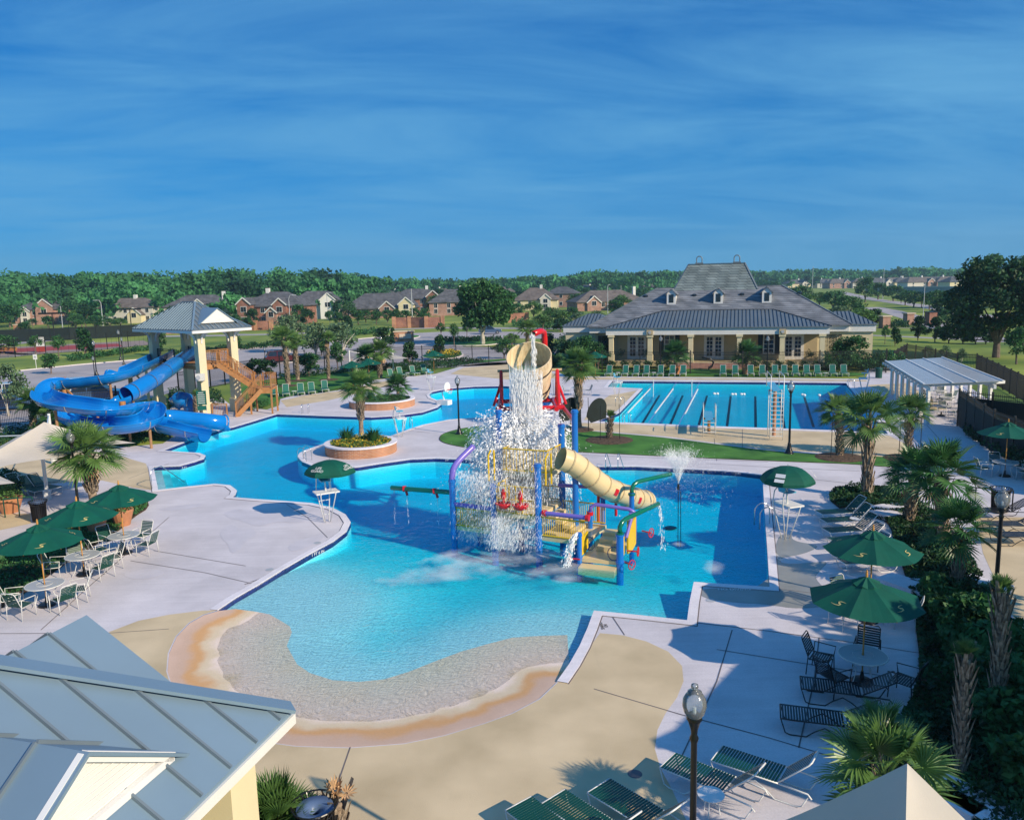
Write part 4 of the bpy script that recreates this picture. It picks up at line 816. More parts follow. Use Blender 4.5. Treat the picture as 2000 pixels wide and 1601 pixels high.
# sign on the tower column
sg = thing('rules_sign', 'small green rules sign on the front tower column', 'sign', tuple(G(398, 817)))
b = G(397, 820); mb = MB(); mb.box((b.x, b.y, 1.75), (0.75, 0.06, 1.1)); mb.box((b.x - 0.02, b.y, 0.95), (0.7, 0.05, 0.35)); mb.build('board', 'sling', sg)
mb = MB()
for k in range(6): mb.box((b.x, b.y - 0.04, 2.15 - k * 0.16), (0.55 if k else 0.4, 0.01, 0.05))
mb.build('lettering', 'white', sg)
mb = MB(); mb.bar((b.x - .3, b.y + .03, 0), (b.x - .3, b.y + .03, 2.3), 0.05, 0.05, up=(0, 1, 0)); mb.bar((b.x + .3, b.y + .03, 0), (b.x + .3, b.y + .03, 2.3), 0.05, 0.05, up=(0, 1, 0)); mb.build('post', 'metalw', sg)
# ================================================================== NEAR PAVILION (bottom left) and its twin off to the right
def pavilion(K, e1, e2, L1, L2, ez, pitch, label, full=True):
    """hip roof: corner K, eaves run along e1 and e2; a louvred gable stands on each long face"""
    e1 = Vector((*e1, 0)).normalized(); e2 = Vector((*e2, 0)).normalized(); K = V3(K)
    t = thing('pavilion', label, 'pavilion', tuple(K + e1 * L1 / 2 + e2 * L2 / 2 - Vector((0, 0, ez))))
    P = lambda a, b, z: K + e1 * a + e2 * b + Vector((0, 0, z))
    hw = L1 / 2; zt = hw * pitch
    c = [P(0, 0, 0), P(L1, 0, 0), P(L1, L2, 0), P(0, L2, 0)]; r0, r1 = P(hw, hw, zt), P(hw, max(L2 - hw, hw + 0.1), zt)
    mb = MB(); slab(mb, [c[1], c[0], r0], 0.08); slab(mb, [c[0], c[3], r1, r0], 0.08); slab(mb, [c[3], c[2], r1], 0.08); slab(mb, [c[2], c[1], r0, r1], 0.08)
    rf = mb.build('roof', 'roofm', t)
    mb = MB(); seams(mb, c[1], c[0], r0, r0, 0.62, 0.035, 0.05); seams(mb, c[0], c[3], r1, r0, 0.62, 0.035, 0.05); seams(mb, c[3], c[2], r1, r1, 0.62, 0.035, 0.05); mb.build('seam', 'roofs', rf)
    mb = MB()
    for a, b in ((c[0], r0), (c[1], r0), (c[3], r1), (c[2], r1), (r0, r1)): mb.bar(a + Vector((0, 0, .035)), b + Vector((0, 0, .035)), 0.34, 0.05)
    mb.build('hip_cap', 'roofm', rf)
    mb = MB()
    for i in range(4): mb.bar(c[i] - Vector((0, 0, .14)), c[(i + 1) % 4] - Vector((0, 0, .14)), 0.08, 0.16)
    mb.quad(*[q - Vector((0, 0, .1)) for q in c]); mb.build('fascia', 'trim', t)
    cm = MB()
    for a, b in ((0.75, 0.75), (L1 - .75, .75), (L1 - .75, L2 - .75), (.75, L2 - .75)):
        q = MB(); p = P(a, b, 0); q.box((p.x, p.y, (ez - .1) / 2), (0.62, 0.62, ez - .1), math.atan2(e1.y, e1.x)); q.box((p.x, p.y, 0.5), (0.8, 0.8, 1.0), math.atan2(e1.y, e1.x)); q.build('column', 'stucco', t)
    return t, P, hw, zt, e1, e2
K = G(572, 1385, 3.4); KE = G(350, 1601, 3.4); e1 = (KE - K).normalized(); e2 = Vector((e1.y, -e1.x, 0))
if e2.x > 0: e2 = -e2
pv, PP, hw, zt, e1, e2 = pavilion(K, (e1.x, e1.y), (e2.x, e2.y), 6.85, 6.85, 3.4, 0.67, 'grey blue standing seam pavilion roof with a white louvred gable at lower left')
# the gables: one on the near face (its eave runs along e1), one on the far face
def gablet(par, o, out, side, wid, hgt, depth, nm='gable', rake=True):
    """o = middle of the gable's foot, out = direction it faces, side = horizontal along it"""
    up = Vector((0, 0, 1)); a, b, tp = o - side * wid / 2, o + side * wid / 2, o + up * hgt
    g = MB(); back = -out * depth; g.add([a, b, tp, a + back, b + back, tp + back], [(0, 1, 2), (0, 2, 5, 3), (1, 4, 5, 2)]); gb = g.build(nm, 'trim', par)
    lv = MB()
    for k in range(1, 9):
        f = k / 10; lv.bar(a + (tp - a) * f * 0.96 + (b - a) * 0.07 * (1 - f) + out * 0.02, b + (tp - b) * f * 0.96 - (b - a) * 0.07 * (1 - f) + out * 0.004, 0.004, 0.012)
    lv.build('louvre', 'white', gb)
    m = MB(); h = up * 0.06; e = out * 0.14
    for s, p in ((-1, a), (1, b)):
        lo = p + side * s * 0.22 - up * 0.22 * hgt / (wid / 2); m2 = [lo + e + h, tp + e + h, tp + back + h, lo + back * 1.0 + h]
        slab(m, m2 if s < 0 else m2[::-1], 0.05)
        if s: pass
    rf = m.build('gable_roof', 'roofm', gb)
    for s, p in ((-1, a), (1, b)):
        sm = MB(); lo = p + side * s * 0.22 - up * 0.22 * hgt / (wid / 2)
        for k in range(1, int(depth / .6) + 1): q = -out * (k * 0.6); sm.bar(lo + q + h, tp + q + h, 0.035, 0.09)
        sm.build('seam', 'roofs', rf)
    if not rake: return gb
    fm = MB(); fm.bar(a + out * .05, tp + out * .05, 0.08, 0.12); fm.bar(b + out * .05, tp + out * .05, 0.08, 0.12); fm.bar(a + out * .05, b + out * .05, 0.08, 0.1); fm.build('rake_board', 'white', gb)
    return gb
gablet(pv, PP(3.42, 0.59, 0.40), -e2, e1, 2.75, 0.86, 1.45)
gablet(pv, PP(0.45, 3.42, 0.40), -e1, e2, 2.75, 0.90, 1.45, rake=False)
# its twin stands outside the frame to the right: only its shadow reaches the deck
SL = 1 / math.tan(SUN_EL); sh = Vector((-sdir.x, -sdir.y, 0)).normalized()
kc = G(1285, 1455) - sh * (5.0 * SL); ka = G(1502, 1229) - sh * (5.0 * SL); ea = (ka - kc); La = ea.length; ea.normalize()
pavilion(Vector((kc.x, kc.y, 5.0)), (ea.x, ea.y), (ea.y, -ea.x), La, 8.0, 5.0, 0.35, 'grey blue pavilion roof standing beyond the right edge of the deck')

# ================================================================== SHADE CANOPIES
def canopy(apex, corners, label, posts, name='shade_canopy', ridge=None):
    apex = V3(apex); t = thing(name, label, 'shade canopy', (apex.x, apex.y, 0)); mb = MB(); n = len(corners); NS = 10
    for i in range(n):
        a, b = V3(corners[i]), V3(corners[(i + 1) % n]); grid_ = []
        for u in range(NS + 1):
            f = u / NS; row = []
            for v in range(NS + 1):
                g_ = v / NS; e = a.lerp(b, g_); e = e + (apex - e) * (0.10 * 4 * g_ * (1 - g_)); p = apex.lerp(e, f); p.z -= 0.22 * math.sin(math.pi * f) * (0.5 + 2 * g_ * (1 - g_)); row.append(p)
            grid_.append(row)
        base = len(mb.v); mb.v += [tuple(p) for r in grid_ for p in r]
        for u in range(NS):
            for v in range(NS): q = base + u * (NS + 1) + v; mb.f.append((q, q + NS + 1, q + NS + 2, q + 1))
    mb.build('canopy', 'canvas', t, smooth=False)
    for p in posts:
        m = MB(); m.cyl((p[0], p[1], 0), (p[0], p[1], p[2]), 0.085, n=10); m.cyl((p[0], p[1], 0), (p[0], p[1], 0.45), 0.17, n=10); m.build('post', 'metalw', t)
    m = MB()
    for p in posts: m.cyl((p[0], p[1], p[2] - .1), tuple(apex - Vector((0, 0, .6))), 0.035, n=6)
    m.build('rafter', 'metalw', t)
    return t
ap = G(86, 824, 4.0); p1 = G(93, 975); p2 = G(106, 905)
cz = 2.75
canopy(ap, [G(-150, 955, cz), G(-5, 905, cz), G(176, 884, cz + .1), G(262, 862, 2.6)][0:1] + [G(120, 893, cz), G(265, 865, cz), G(60, 838, cz)], 'large beige fabric shade canopy on white posts at the left behind the fan palm', [(p1.x, p1.y, 3.0), (p2.x, p2.y, 3.0), (p1.x - 5, p1.y + 1.5, 3.0)])
ap = G(-110, 905, 3.6); canopy(ap, [G(-300, 1000, 2.8), G(29, 943, 2.8), G(-40, 905, 2.8), G(-250, 930, 2.8)], 'beige canopy corner entering from the left edge of the picture', [(ap.x - .5, ap.y - 2, 2.9)])
ap = G(1772, 1490, 4.4); canopy(ap, [ap + Vector(q) for q in ((-2.5, 1.2, -2.1), (1.2, 2.5, -2.1), (2.5, -1.2, -2.1), (-1.2, -2.5, -2.1))], 'beige fabric canopy peak in the lower right corner', [(ap.x - 2.3, ap.y + 1.1, 2.35), (ap.x + 2.3, ap.y - 1.1, 2.35)])
ap = AT(727, 685, 96); canopy(ap, [AT(672, 712, 93), AT(799, 700, 93), AT(770, 692, 104), AT(690, 698, 104)], 'distant beige canopy beyond the grass near the car park fence', [(ap.x - 2.6, ap.y - 1, 2.6), (ap.x + 2.6, ap.y - 1, 2.6)])

# ================================================================== PALMS
def frond(rng, mb, origin, az, el, plen, flen, nseg=26, span=4.6, droop=0.5, tip=0.35):
    o = V3(origin); h = Vector((math.cos(az), math.sin(az), 0)); d = (h * math.cos(el) + Vector((0, 0, math.sin(el)))).normalized()
    sag = Vector((0, 0, -1)); p1 = o + d * plen * 0.5; d2 = (d + sag * droop * 0.35).normalized(); p2 = p1 + d2 * plen * 0.5
    mb.bar(o, p1, 0.035, 0.02); mb.bar(p1, p2, 0.028, 0.015)
    d3 = (d2 + sag * droop * 0.4).normalized(); sd = d3.cross(Vector((0, 0, 1)))
    if sd.length < 0.05: sd = Vector((h.y, -h.x, 0))
    sd.normalize(); up = sd.cross(d3).normalized()
    tw = rng.uniform(-0.5, 0.5); sd, up = sd * math.cos(tw) + up * math.sin(tw), up * math.cos(tw) - sd * math.sin(tw)
    for k in range(nseg):
        a = -span / 2 + span * (k + 0.5) / nseg; L_ = flen * (0.62 + 0.38 * math.cos(a * 0.62)) * rng.uniform(0.88, 1.06)
        dirv = (d3 * math.cos(a) + sd * math.sin(a) + up * (0.22 * abs(math.sin(a)) + 0.05)).normalized(); wv = dirv.cross(up).normalized()
        w0 = flen * span / nseg * 0.42; g = sag * (L_ * L_ * tip * rng.uniform(0.6, 1.3) * 0.5)
        q0 = p2 + dirv * 0.03; q1 = p2 + dirv * (L_ * 0.55) + g * 0.25; q2 = p2 + dirv * L_ * 0.93 + g * 1.0
        uo = up * (w0 * 0.28)
        mb.add([q0 - wv * .008, q0 + wv * .008, q1 - wv * w0 * .5 + uo * 0.5, q1 - uo * 0.4, q1 + wv * w0 * .5 + uo * .5, q2], [(0, 2, 3), (0, 3, 1), (1, 3, 4), (2, 5, 3), (3, 5, 4)])
def palm(seed, h, nl, plen, flen, trunk_r=0.2, lean=(0, 0), mat='palm', boots=True, dry=0, lo=-0.5, hi=1.45, name='palm_tree', stubby=False, nseg=26, tip=0.35):
    rng = random.Random(seed); t = thing(name, '', 'palm'); top = Vector((lean[0], lean[1], h))
    path = [Vector((0, 0, -0.03)), Vector((lean[0] * .12, lean[1] * .12, h * .25)), Vector((lean[0] * .45, lean[1] * .45, h * .6)), top]
    P = catmull(path, 5); rad_ = [trunk_r * (1.25 - 0.45 * min(1, i / 4)) * (1 + 0.06 * rng.uniform(-1, 1)) for i in range(len(P))]; 
    mb = MB(); mb.tube(P, rad_, 10); mb.build('trunk', 'bark', t, smooth=True)
    if boots:
        b = MB(); n = int(h * 26); z0 = 0.12 if boots == 2 else 0.45
        for i in range(n):
            f = z0 + (1 - z0) * (i / n); c = P[min(int(f * (len(P) - 1)), len(P) - 1)].lerp(P[min(int(f * (len(P) - 1)) + 1, len(P) - 1)], f * (len(P) - 1) % 1); a = i * 2.39996; d = Vector((math.cos(a), math.sin(a), 0)); s = d.cross(Vector((0, 0, 1)))
            r = trunk_r * 0.85; L_ = rng.uniform(0.12, 0.26) * (1 + f * 0.8); q = c + d * r; tipp = q + d * L_ * 0.55 + Vector((0, 0, L_)); w_ = 0.07 + 0.03 * rng.random()
            b.add([q - s * w_ - Vector((0, 0, .05)), q + s * w_ - Vector((0, 0, .05)), tipp + s * w_ * .5, tipp - s * w_ * .5, q + d * .05 - Vector((0, 0, .1))], [(0, 1, 2, 3), (0, 4, 1), (0, 3, 4), (1, 4, 2)])
        b.build('leaf_bases', 'boots', t)
    cm = MB()
    for i in range(nl):
        f = i / nl; el = lo + (hi - lo) * (f ** 0.8); az = i * 2.39996 + rng.uniform(-.25, .25)
        frond(rng, cm, top + Vector((0, 0, 0.1)), az, el, plen * rng.uniform(.8, 1.15), flen * rng.uniform(.85, 1.1), nseg=nseg, droop=0.55 if el < .9 else .2, tip=tip)
    cm.build('crown', mat, t)
    if dry:
        dm = MB()
        for i in range(dry): frond(rng, dm, top, rng.uniform(0, 6.28), -1.0 if h > 1.5 else 1.1, plen * .5, flen * .7, nseg=14, span=2.2, tip=.6)
        dm.build('dead_fronds', 'dry', t)
    return t
plm = {}
plm['tallA'] = palm(1, 2.9, 30, 0.8, 0.98, 0.19, (0.1, 0.05), boots=1, dry=2)
plm['tallB'] = palm(2, 3.6, 26, 0.8, 0.95, 0.21, (-0.15, 0.1), boots=2, dry=2)
plm['wide'] = palm(3, 1.9, 26, 1.0, 1.1, 0.22, (0.1, 0.1), 'palm', boots=2, dry=1)
plm['dark'] = palm(4, 2.3, 24, 0.9, 1.05, 0.22, (0.12, -0.1), 'palmd', boots=2, dry=2)
plm['near'] = palm(8, 1.9, 15, 0.7, 1.15, 0.17, (0.05, 0.0), 'palm', boots=2, dry=1, lo=-0.7, hi=1.3, nseg=34, tip=.18)
plm['tuft'] = palm(5, 2.6, 10, 0.3, 0.45, 0.19, (0.1, 0), boots=2, lo=0.5)
plm['low'] = palm(6, 0.5, 26, 0.55, 0.72, 0.13, (0, 0), 'palmd', boots=0)
used_p = set()
PH = {'tallA': 2.9, 'tallB': 3.6, 'wide': 1.9, 'dark': 2.3, 'tuft': 2.6, 'low': 0.5, 'near': 1.9}
def putpalm(kind, px, py, ptop, label, rz=0, s=1.0, group='fan palms around the pool deck', zb=0.0):
    """ptop = picture row of the crown centre (top of the trunk); s = size of the crown"""
    b = G(px, py, zb); base = plm[kind]; z = (ZT((b.x, b.y), ptop) - zb) / s; h0 = PH[kind]
    if kind not in used_p:
        used_p.add(kind); r = base
        if kind != 'wide': pass
        r = base; r.location = (b.x, b.y, zb); r.rotation_euler = (0, 0, rz); r.scale = (s, s, s); r['label'] = label; r['group'] = group
    else: r = dup(base, (b.x, b.y, zb), rz, label, s, group)
    for ch in r.children:
        if ch.name.startswith(('trunk', 'leaf_bases')): ch.scale = (1, 1, z / h0)
        else: ch.location.z = z - h0
    return r
putpalm('tallA', 706, 852, 762, 'fan palm rising from the front round flower planter', 0.4, 1.0)
putpalm('tallA', 185, 1000, 893, 'broad fan palm in front of the left beige canopy', 2.2, 1.15)
putpalm('tallA', 1131, 838, 720, 'fan palm beside the black curved screens left of the lap pool', 3.9, 1.05)
putpalm('low', 778, 782, 760, 'small low palm inside the rear round planter', 0.7, 1.3)
putpalm('wide', 1693, 973, 832, 'tallest fan palm in the turf point beside the right loungers', 1.2, 0.95)
putpalm('tallB', 1640, 892, 812, 'fan palm left of the tall one near the lap pool corner', 0.2, 0.85)
putpalm('tallB', 1772, 893, 812, 'fan palm on the end of the turf strip below the pergola', 2.0, 0.85)
putpalm('dark', 1775, 1020, 935, 'dark bushy fan palm in the right planting bed behind the loungers', 0.5, 0.85)
putpalm('dark', 1838, 1075, 940, 'large fan palm in the middle of the right planting bed', 2.8, 0.95)
putpalm('dark', 1868, 1160, 1040, 'upright fan palm leaning over the stepping stones in the right bed', 4.4, 0.7)
putpalm('near', 1716, 1545, 1425, 'bright fan palm beside the lower right canopy and dark loungers', 2.6, 0.42)
putpalm('tuft', 1190, 858, 818, 'young palm with tied topknot in a mulch ring', 0.4, 0.9)
putpalm('tuft', 1872, 1520, 1290, 'bare palm trunk with a dry topknot in the right bed', 1.4, 0.62)
putpalm('tuft', 1945, 1420, 1165, 'thick dark palm trunk beside the right lamp post', 2.4, 0.72)
putpalm('tallB', 66, 840, 792, 'fan palm by the black fence at far left', 5.1, 0.95)
putpalm('low', 105, 838, 812, 'small palm in the hedge below the blue slide', 1.1, 1.1)
putpalm('low', 132, 842, 822, 'yellow green small palm beside the left hedge', 2.9, 1.0)
putpalm('tuft', 384, 815, 775, 'slim palm in front of the slide tower column', 0.9, 0.9)
putpalm('tallB', 563, 753, 664, 'leftmost of the tall slim palms beyond the stairs', 0.3, 1.05)
putpalm('tallB', 582, 743, 672, 'second tall slim palm beyond the stairs', 1.6, 0.95)
putpalm('tallB', 642, 741, 665, 'tall slim palm on the grass with a dark base', 3.3, 0.75)
putpalm('tallB', 742, 738, 692, 'palm beside the distant beige canopy', 4.3, 1.15)
putpalm('low', 718, 735, 702, 'short palm in front of the distant beige canopy', 5.0, 1.6)
putpalm('tallB', 1030, 672, 645, 'palm beyond the fence just left of the red water spout', 2.4, 1.2)
putpalm('low', 1320, 727, 697, 'potted palm left of the clubhouse steps', 0.2, 1.7)
putpalm('low', 1458, 727, 697, 'potted palm right of the clubhouse steps', 1.8, 1.7)
# mulch rings and stakes
for (px, py, r) in ((1190, 860, 1.5), (1131, 840, 1.0), (1640, 894, 1.3), (1772, 896, 1.2), (642, 742, 1.1), (563, 754, 1.0), (582, 744, 1.0), (1693, 975, .9)):
    b = G(px, py); mb = MB(); mb.lathe([(r * 1.0, 0.035), (r * .85, 0.07), (0.1, 0.13), (0, .13)], (b.x, b.y, 0), 20); o = mb.build('mulch_ring', 'mulch', loc=(b.x, b.y, 0)); struct(o)
for (px, py, lab) in ((1190, 860, 'young palm'), (1640, 894, 'palm near the lap pool corner'), (1772, 896, 'palm below the pergola'), (1131, 842, 'palm by the curved screens')):
    b = G(px, py)
    for k, (dx, dy, s) in enumerate(((-.6, -.25, 'left'), (.65, -.1, 'right'))):
        mb = MB(); mb.cyl((b.x + dx, b.y + dy, 0), (b.x + dx * .95, b.y + dy, 2.3), 0.02, n=5); o = mb.build('tree_stake', 'iron', loc=(b.x + dx, b.y + dy, 0)); tag(o, 'thin dark stake on the %s of the %s' % (s, lab), 'stake', 'palm stakes')

# ================================================================== SHRUBS, PLANTERS, GROUND COVER
nrng = np.random.default_rng(3)
def cover(name, poly, n, size, h, mat, label, cat='shrubs', kind='stuff', z0=0.02, lump=1.0):
    xs = [p[0] for p in poly]; ys = [p[1] for p in poly]; pts = []
    while len(pts) < n:
        q = np.stack([nrng.uniform(min(xs), max(xs), n), nrng.uniform(min(ys), max(ys), n)], 1)
        pts += [(x, y) for x, y in q if inpoly(x, y, poly)]
    P = np.array(pts[:n]); hh = h * (0.55 + 0.45 * np.sin(P[:, 0] * 2.1 / lump + np.cos(P[:, 1] * 1.7 / lump) * 2) * np.cos(P[:, 1] * 2.6 / lump)); hh = np.maximum(hh, h * .25)
    Z = z0 + hh * nrng.uniform(0.1, 1.0, n) ** 0.5; c = np.column_stack([P, Z]); o = nquads(name, leafquads(nrng, c, size, 0.7), mat); o['kind'] = kind
    tag(o, label, cat) if kind != 'stuff' else None
    return o
cover('ground_cover', bedL, 16000, 0.11, 0.35, 'leaf', '')
bp = [p for p in bedR]
cover('ground_cover', bp, 42000, 0.13, 0.42, 'leafdark', '')
cover('ground_cover', gp([(1790,1160),(1860,1180),(1960,1260),(2060,1400),(2100,1600),(1960,1560),(1880,1400),(1830,1250)]), 16000, 0.20, 1.3, 'leaf', '', lump=1.4)
cover('ground_cover', gp([(1790,1050),(1850,1090),(1920,1190),(1870,1200),(1800,1120)]), 5000, 0.14, 0.8, 'leafdark', '')
cover('ground_cover', gp([(150,869),(250,874),(345,850),(330,830),(300,842),(200,858)]), 4000, 0.14, 0.45, 'leaf', '')
cover('ground_cover', gp([(0,884),(100,862),(240,868),(300,838),(180,826),(90,828),(0,850),(-200,900),(-200,930)]), 12000, 0.16, 0.8, 'leafdark', '')
cover('ground_cover', gp([(0, 990), (40, 975), (52, 960), (40, 945), (0, 940), (-60, 960)]), 3000, 0.16, 0.9, 'leafdark', '')
cover('hedge', gp([(1880,850),(2050,960),(2080,935),(1985,870),(1900,800)]), 9000, 0.18, 1.2, 'leafdark', '')
cover('ground_cover', gp([(780,727),(850,722),(905,716),(950,708),(900,703),(760,715),(640,727),(545,737),(545,743),(640,733),(760,722)]), 9000, 0.2, 0.7, 'leafdark', '')
cover('flower_bed', smoothpoly(gp([(825,695),(850,688),(885,687),(903,692),(895,700),(860,702)]), 1), 2500, 0.25, 0.5, 'leaflight', '', z0=.13)
cover('flower_bed', smoothpoly(gp([(828,694),(850,689),(885,688),(901,692),(893,698),(860,700)]), 1), 700, 0.22, 0.55, 'flower', '', z0=.2)
cover('ground_cover', gp([(470,808),(520,797),(530,790),(500,785),(470,792)]), 1500, 0.14, 0.5, 'leaf', '')
cover('ground_cover', gp([(330,806),(345,800),(440,790),(430,768),(330,770)]), 3000, 0.2, 0.9, 'leafdark', '')
def clubpoly(u0, u1, v0, v1): return [tuple(C(u, v, 0)[:2]) for u, v in ((u0, v0), (u1, v0), (u1, v1), (u0, v1))]
cover('hedge', clubpoly(23.6, 31.5, -4.5, 0.5), 9000, 0.24, 2.0, 'leaf', '')
cover('hedge', clubpoly(-9, -1.2, -3.0, 1.2), 9000, 0.26, 1.6, 'leafdark', '')
cover('hedge', clubpoly(-7, -1, 2.0, 5.0), 5000, 0.3, 3.0, 'leafdark', '')
cover('hedge', clubpoly(-2, 6.9, -3.6, -3.0), 2500, 0.2, 0.4, 'leafdark', '')
cover('hedge', clubpoly(16.6, 24, -3.6, -3.0), 2500, 0.2, 0.4, 'leafdark', '')
def shrub(name, loc, r, h, mat, label, n=500, size=0.12, cat='shrub', group=None):
    k = 7; cs = [(0, 0, h * .5)] + [(r * .5 * math.cos(a), r * .5 * math.sin(a), h * nrng.uniform(.35, .75)) for a in nrng.uniform(0, 6.28, k)]
    pts = clump_points(nrng, cs, [r * .6] * (k + 1), n / (k + 1) / (r * .6) ** 2); pts[:, 2] = np.clip(pts[:, 2], 0.02, h)
    o = nquads(name, leafquads(nrng, pts, size), mat, loc=loc); tag(o, label, cat, group); return o
sb = None
for i, u in enumerate([-1.2, 0.4, 1.9, 3.2, 4.6, 5.9, 7.0, 16.4, 17.6, 18.9, 20.2, 21.6, 22.9, 24.2]):
    p = C(u, -2.2, 0); lab = '%s of the round clipped shrubs below the clubhouse porch' % ['first', 'second', 'third', 'fourth', 'fifth', 'sixth', 'seventh', 'eighth', 'ninth', 'tenth', 'eleventh', 'twelfth', 'thirteenth', 'last'][i]
    if sb is None: sb = shrub('shrub', p, 0.55, 0.95, 'leafdark', lab, 420, 0.16, 'shrub', 'clipped shrubs below the porch')
    else: o = sb.copy(); COL.objects.link(o); o.location = p; o['label'] = lab
# round planters
def planter(px, py, rx_px, hgt, label, n=40):
    a, b = G(px - rx_px, py), G(px + rx_px, py); c = (a + b) / 2; r = (b - a).length / 2
    t = thing('round_planter', label, 'planter', (c.x, c.y, 0), group='round brick planters'); mb = MB(); mb.lathe([(r, 0), (r, hgt), (r - .3, hgt), (r - .3, .1)], c, n); mb.build('brick_wall', 'planter', t)
    mb = MB(); mb.lathe([(r + .05, hgt - .0), (r + .05, hgt + .08), (r - .34, hgt + .08), (r - .34, hgt)], c, n); mb.build('cap', 'coping', t)
    mb = MB(); mb.disc((c.x, c.y, hgt - .06), r - .3, 32); mb.build('soil', 'mulch', t); return c, r
c1, r1_ = planter(706, 882, 67, 0.55, 'round brick planter full of yellow flowers on the pool peninsula')
def circ(c, r, n=20): return [(c.x + r * math.cos(k * 6.2832 / n), c.y + r * math.sin(k * 6.2832 / n)) for k in range(n)]
for (mat, n, sz, h) in (('leaflight', 2600, .13, .32), ('flower', 1500, .085, .36)):
    o = cover('flower_bed', circ(c1, r1_ - .3), n, sz, h, mat, '', z0=.55)
def spiky(name, c, r, h, label, n=120, mat='leaf', z=0.5):
    rng = random.Random(int(c[0] * 31)); mb = MB()
    for i in range(n):
        a = rng.uniform(0, 6.28); d = Vector((math.cos(a), math.sin(a), 0)); s = d.cross(Vector((0, 0, 1))) * 0.022; b = V3((c[0], c[1], z)) + d * rng.uniform(0, r * .35); L_ = h * rng.uniform(.6, 1.1); o = rng.uniform(.2, 1) * r
        m = b + d * o * .4 + Vector((0, 0, L_ * .7)); e = b + d * o + Vector((0, 0, L_ * .9)); mb.add([b - s, b + s, m + s, m - s, e], [(0, 1, 2, 3), (3, 2, 4)])
    o = mb.build(name, mat, loc=(c[0], c[1], z)); tag(o, label, 'plant', 'spiky plants in planters'); return o
spiky('spiky_plant', (c1.x - 0.95, c1.y + .5), .8, 1.0, 'left clump of tall strap leaves in the flower planter'); spiky('spiky_plant', (c1.x + 0.75, c1.y + .3), .8, 1.0, 'right clump of tall strap leaves in the flower planter')
c2, r2_ = planter(747, 792, 61, 0.55, 'wide low brick planter with a small palm by the lagoon')
cover('ground_cover', circ(c2, r2_ - .3), 3000, .12, .3, 'leaf', '', z0=.5)
spiky('spiky_plant', (c2.x - 1.0, c2.y), .6, .8, 'clump of strap leaves in the rear planter')
def potplant(px, py, r, label, h=.9):
    b = G(px, py); t = thing('potted_plant', label, 'potted plant', (b.x, b.y, 0), group='potted plants on the deck')
    mb = MB(); mb.lathe([(r * .6, 0), (r * .8, .35), (r * .95, .62), (r * .95, .7), (r * .8, .7), (r * .75, .6), (0, .6)], b, 16); mb.build('pot', 'pot', t)
    pts = clump_points(nrng, [(0, 0, .95), (.2, .1, 1.0), (-.2, .1, .95), (.0, -.25, .9)], [r * .8] * 4, 150 / r / r); nquads('foliage', leafquads(nrng, pts, .13), 'leaflight', t)
potplant(240, 1025, .5, 'fern in a terracotta pot behind the third green umbrella'); potplant(20, 1000, .6, 'bushy potted plant by the short railing at far left')
potplant(190, 1040, .45, 'terracotta pot at the palm foot beside the umbrellas')
for px, py, lab in ((1320, 731, 'left'), (1458, 731, 'right')):
    b = G(px, py); mb = MB(); mb.lathe([(.35, 0), (.5, .7), (.55, .85), (.45, .85)], b, 14); o = mb.build('terracotta_pot', 'pot', loc=(b.x, b.y, 0)); tag(o, 'terracotta pot %s of the clubhouse steps' % lab, 'pot')
for i, (u, h) in enumerate(((1.0, 1.3), (4.0, 1.2), (6.0, 1.2), (8.0, 1.3), (16.3, 1.3), (22.4, 1.2))):
    p = C(u, 1.2, .55); shrub('potted_shrub', p, .5, h * 1.3, 'leafdark', '%s of the dark potted shrubs on the porch' % ['first', 'second', 'third', 'fourth', 'fifth', 'last'][i], 380, .14, 'shrub', 'potted shrubs on the porch')
# bottom-left grassy palm and dead bloom
g_ = G(548, 1650); t = palm(11, 0.35, 46, 0.45, 0.6, 0.12, (0, 0), 'palm', boots=0, lo=-0.2, hi=1.5, name='shrub_palm', nseg=30, tip=.1); t.location = (g_.x, g_.y - .15, 0); t['label'] = 'dense green needle palm beside the bottom bin'
g_ = G(662, 1640); t = palm(12, 0.7, 5, 0.2, 0.3, 0.12, (0, 0), 'dry', boots=2, lo=.6, hi=1.5, name='palm_stump', nseg=10); t.location = (g_.x, g_.y, 0); t['label'] = 'dry palm stump with dead fronds right of the bottom bin'
# the palm whose shadow falls on the tan paving stands just outside the frame
pshadow = G(1125, 1515); q = pshadow - sh * (3.2 * SL); dup(plm['wide'], (q.x, q.y, 0), 1.0, 'fan palm just beyond the lower edge of the deck', 0.62, 'fan palms around the pool deck')
cover('ground_cover', gp([(500,1601),(540,1560),(600,1560),(640,1590),(650,1640),(520,1660)]), 1500, .14, .35, 'leaflight', '')
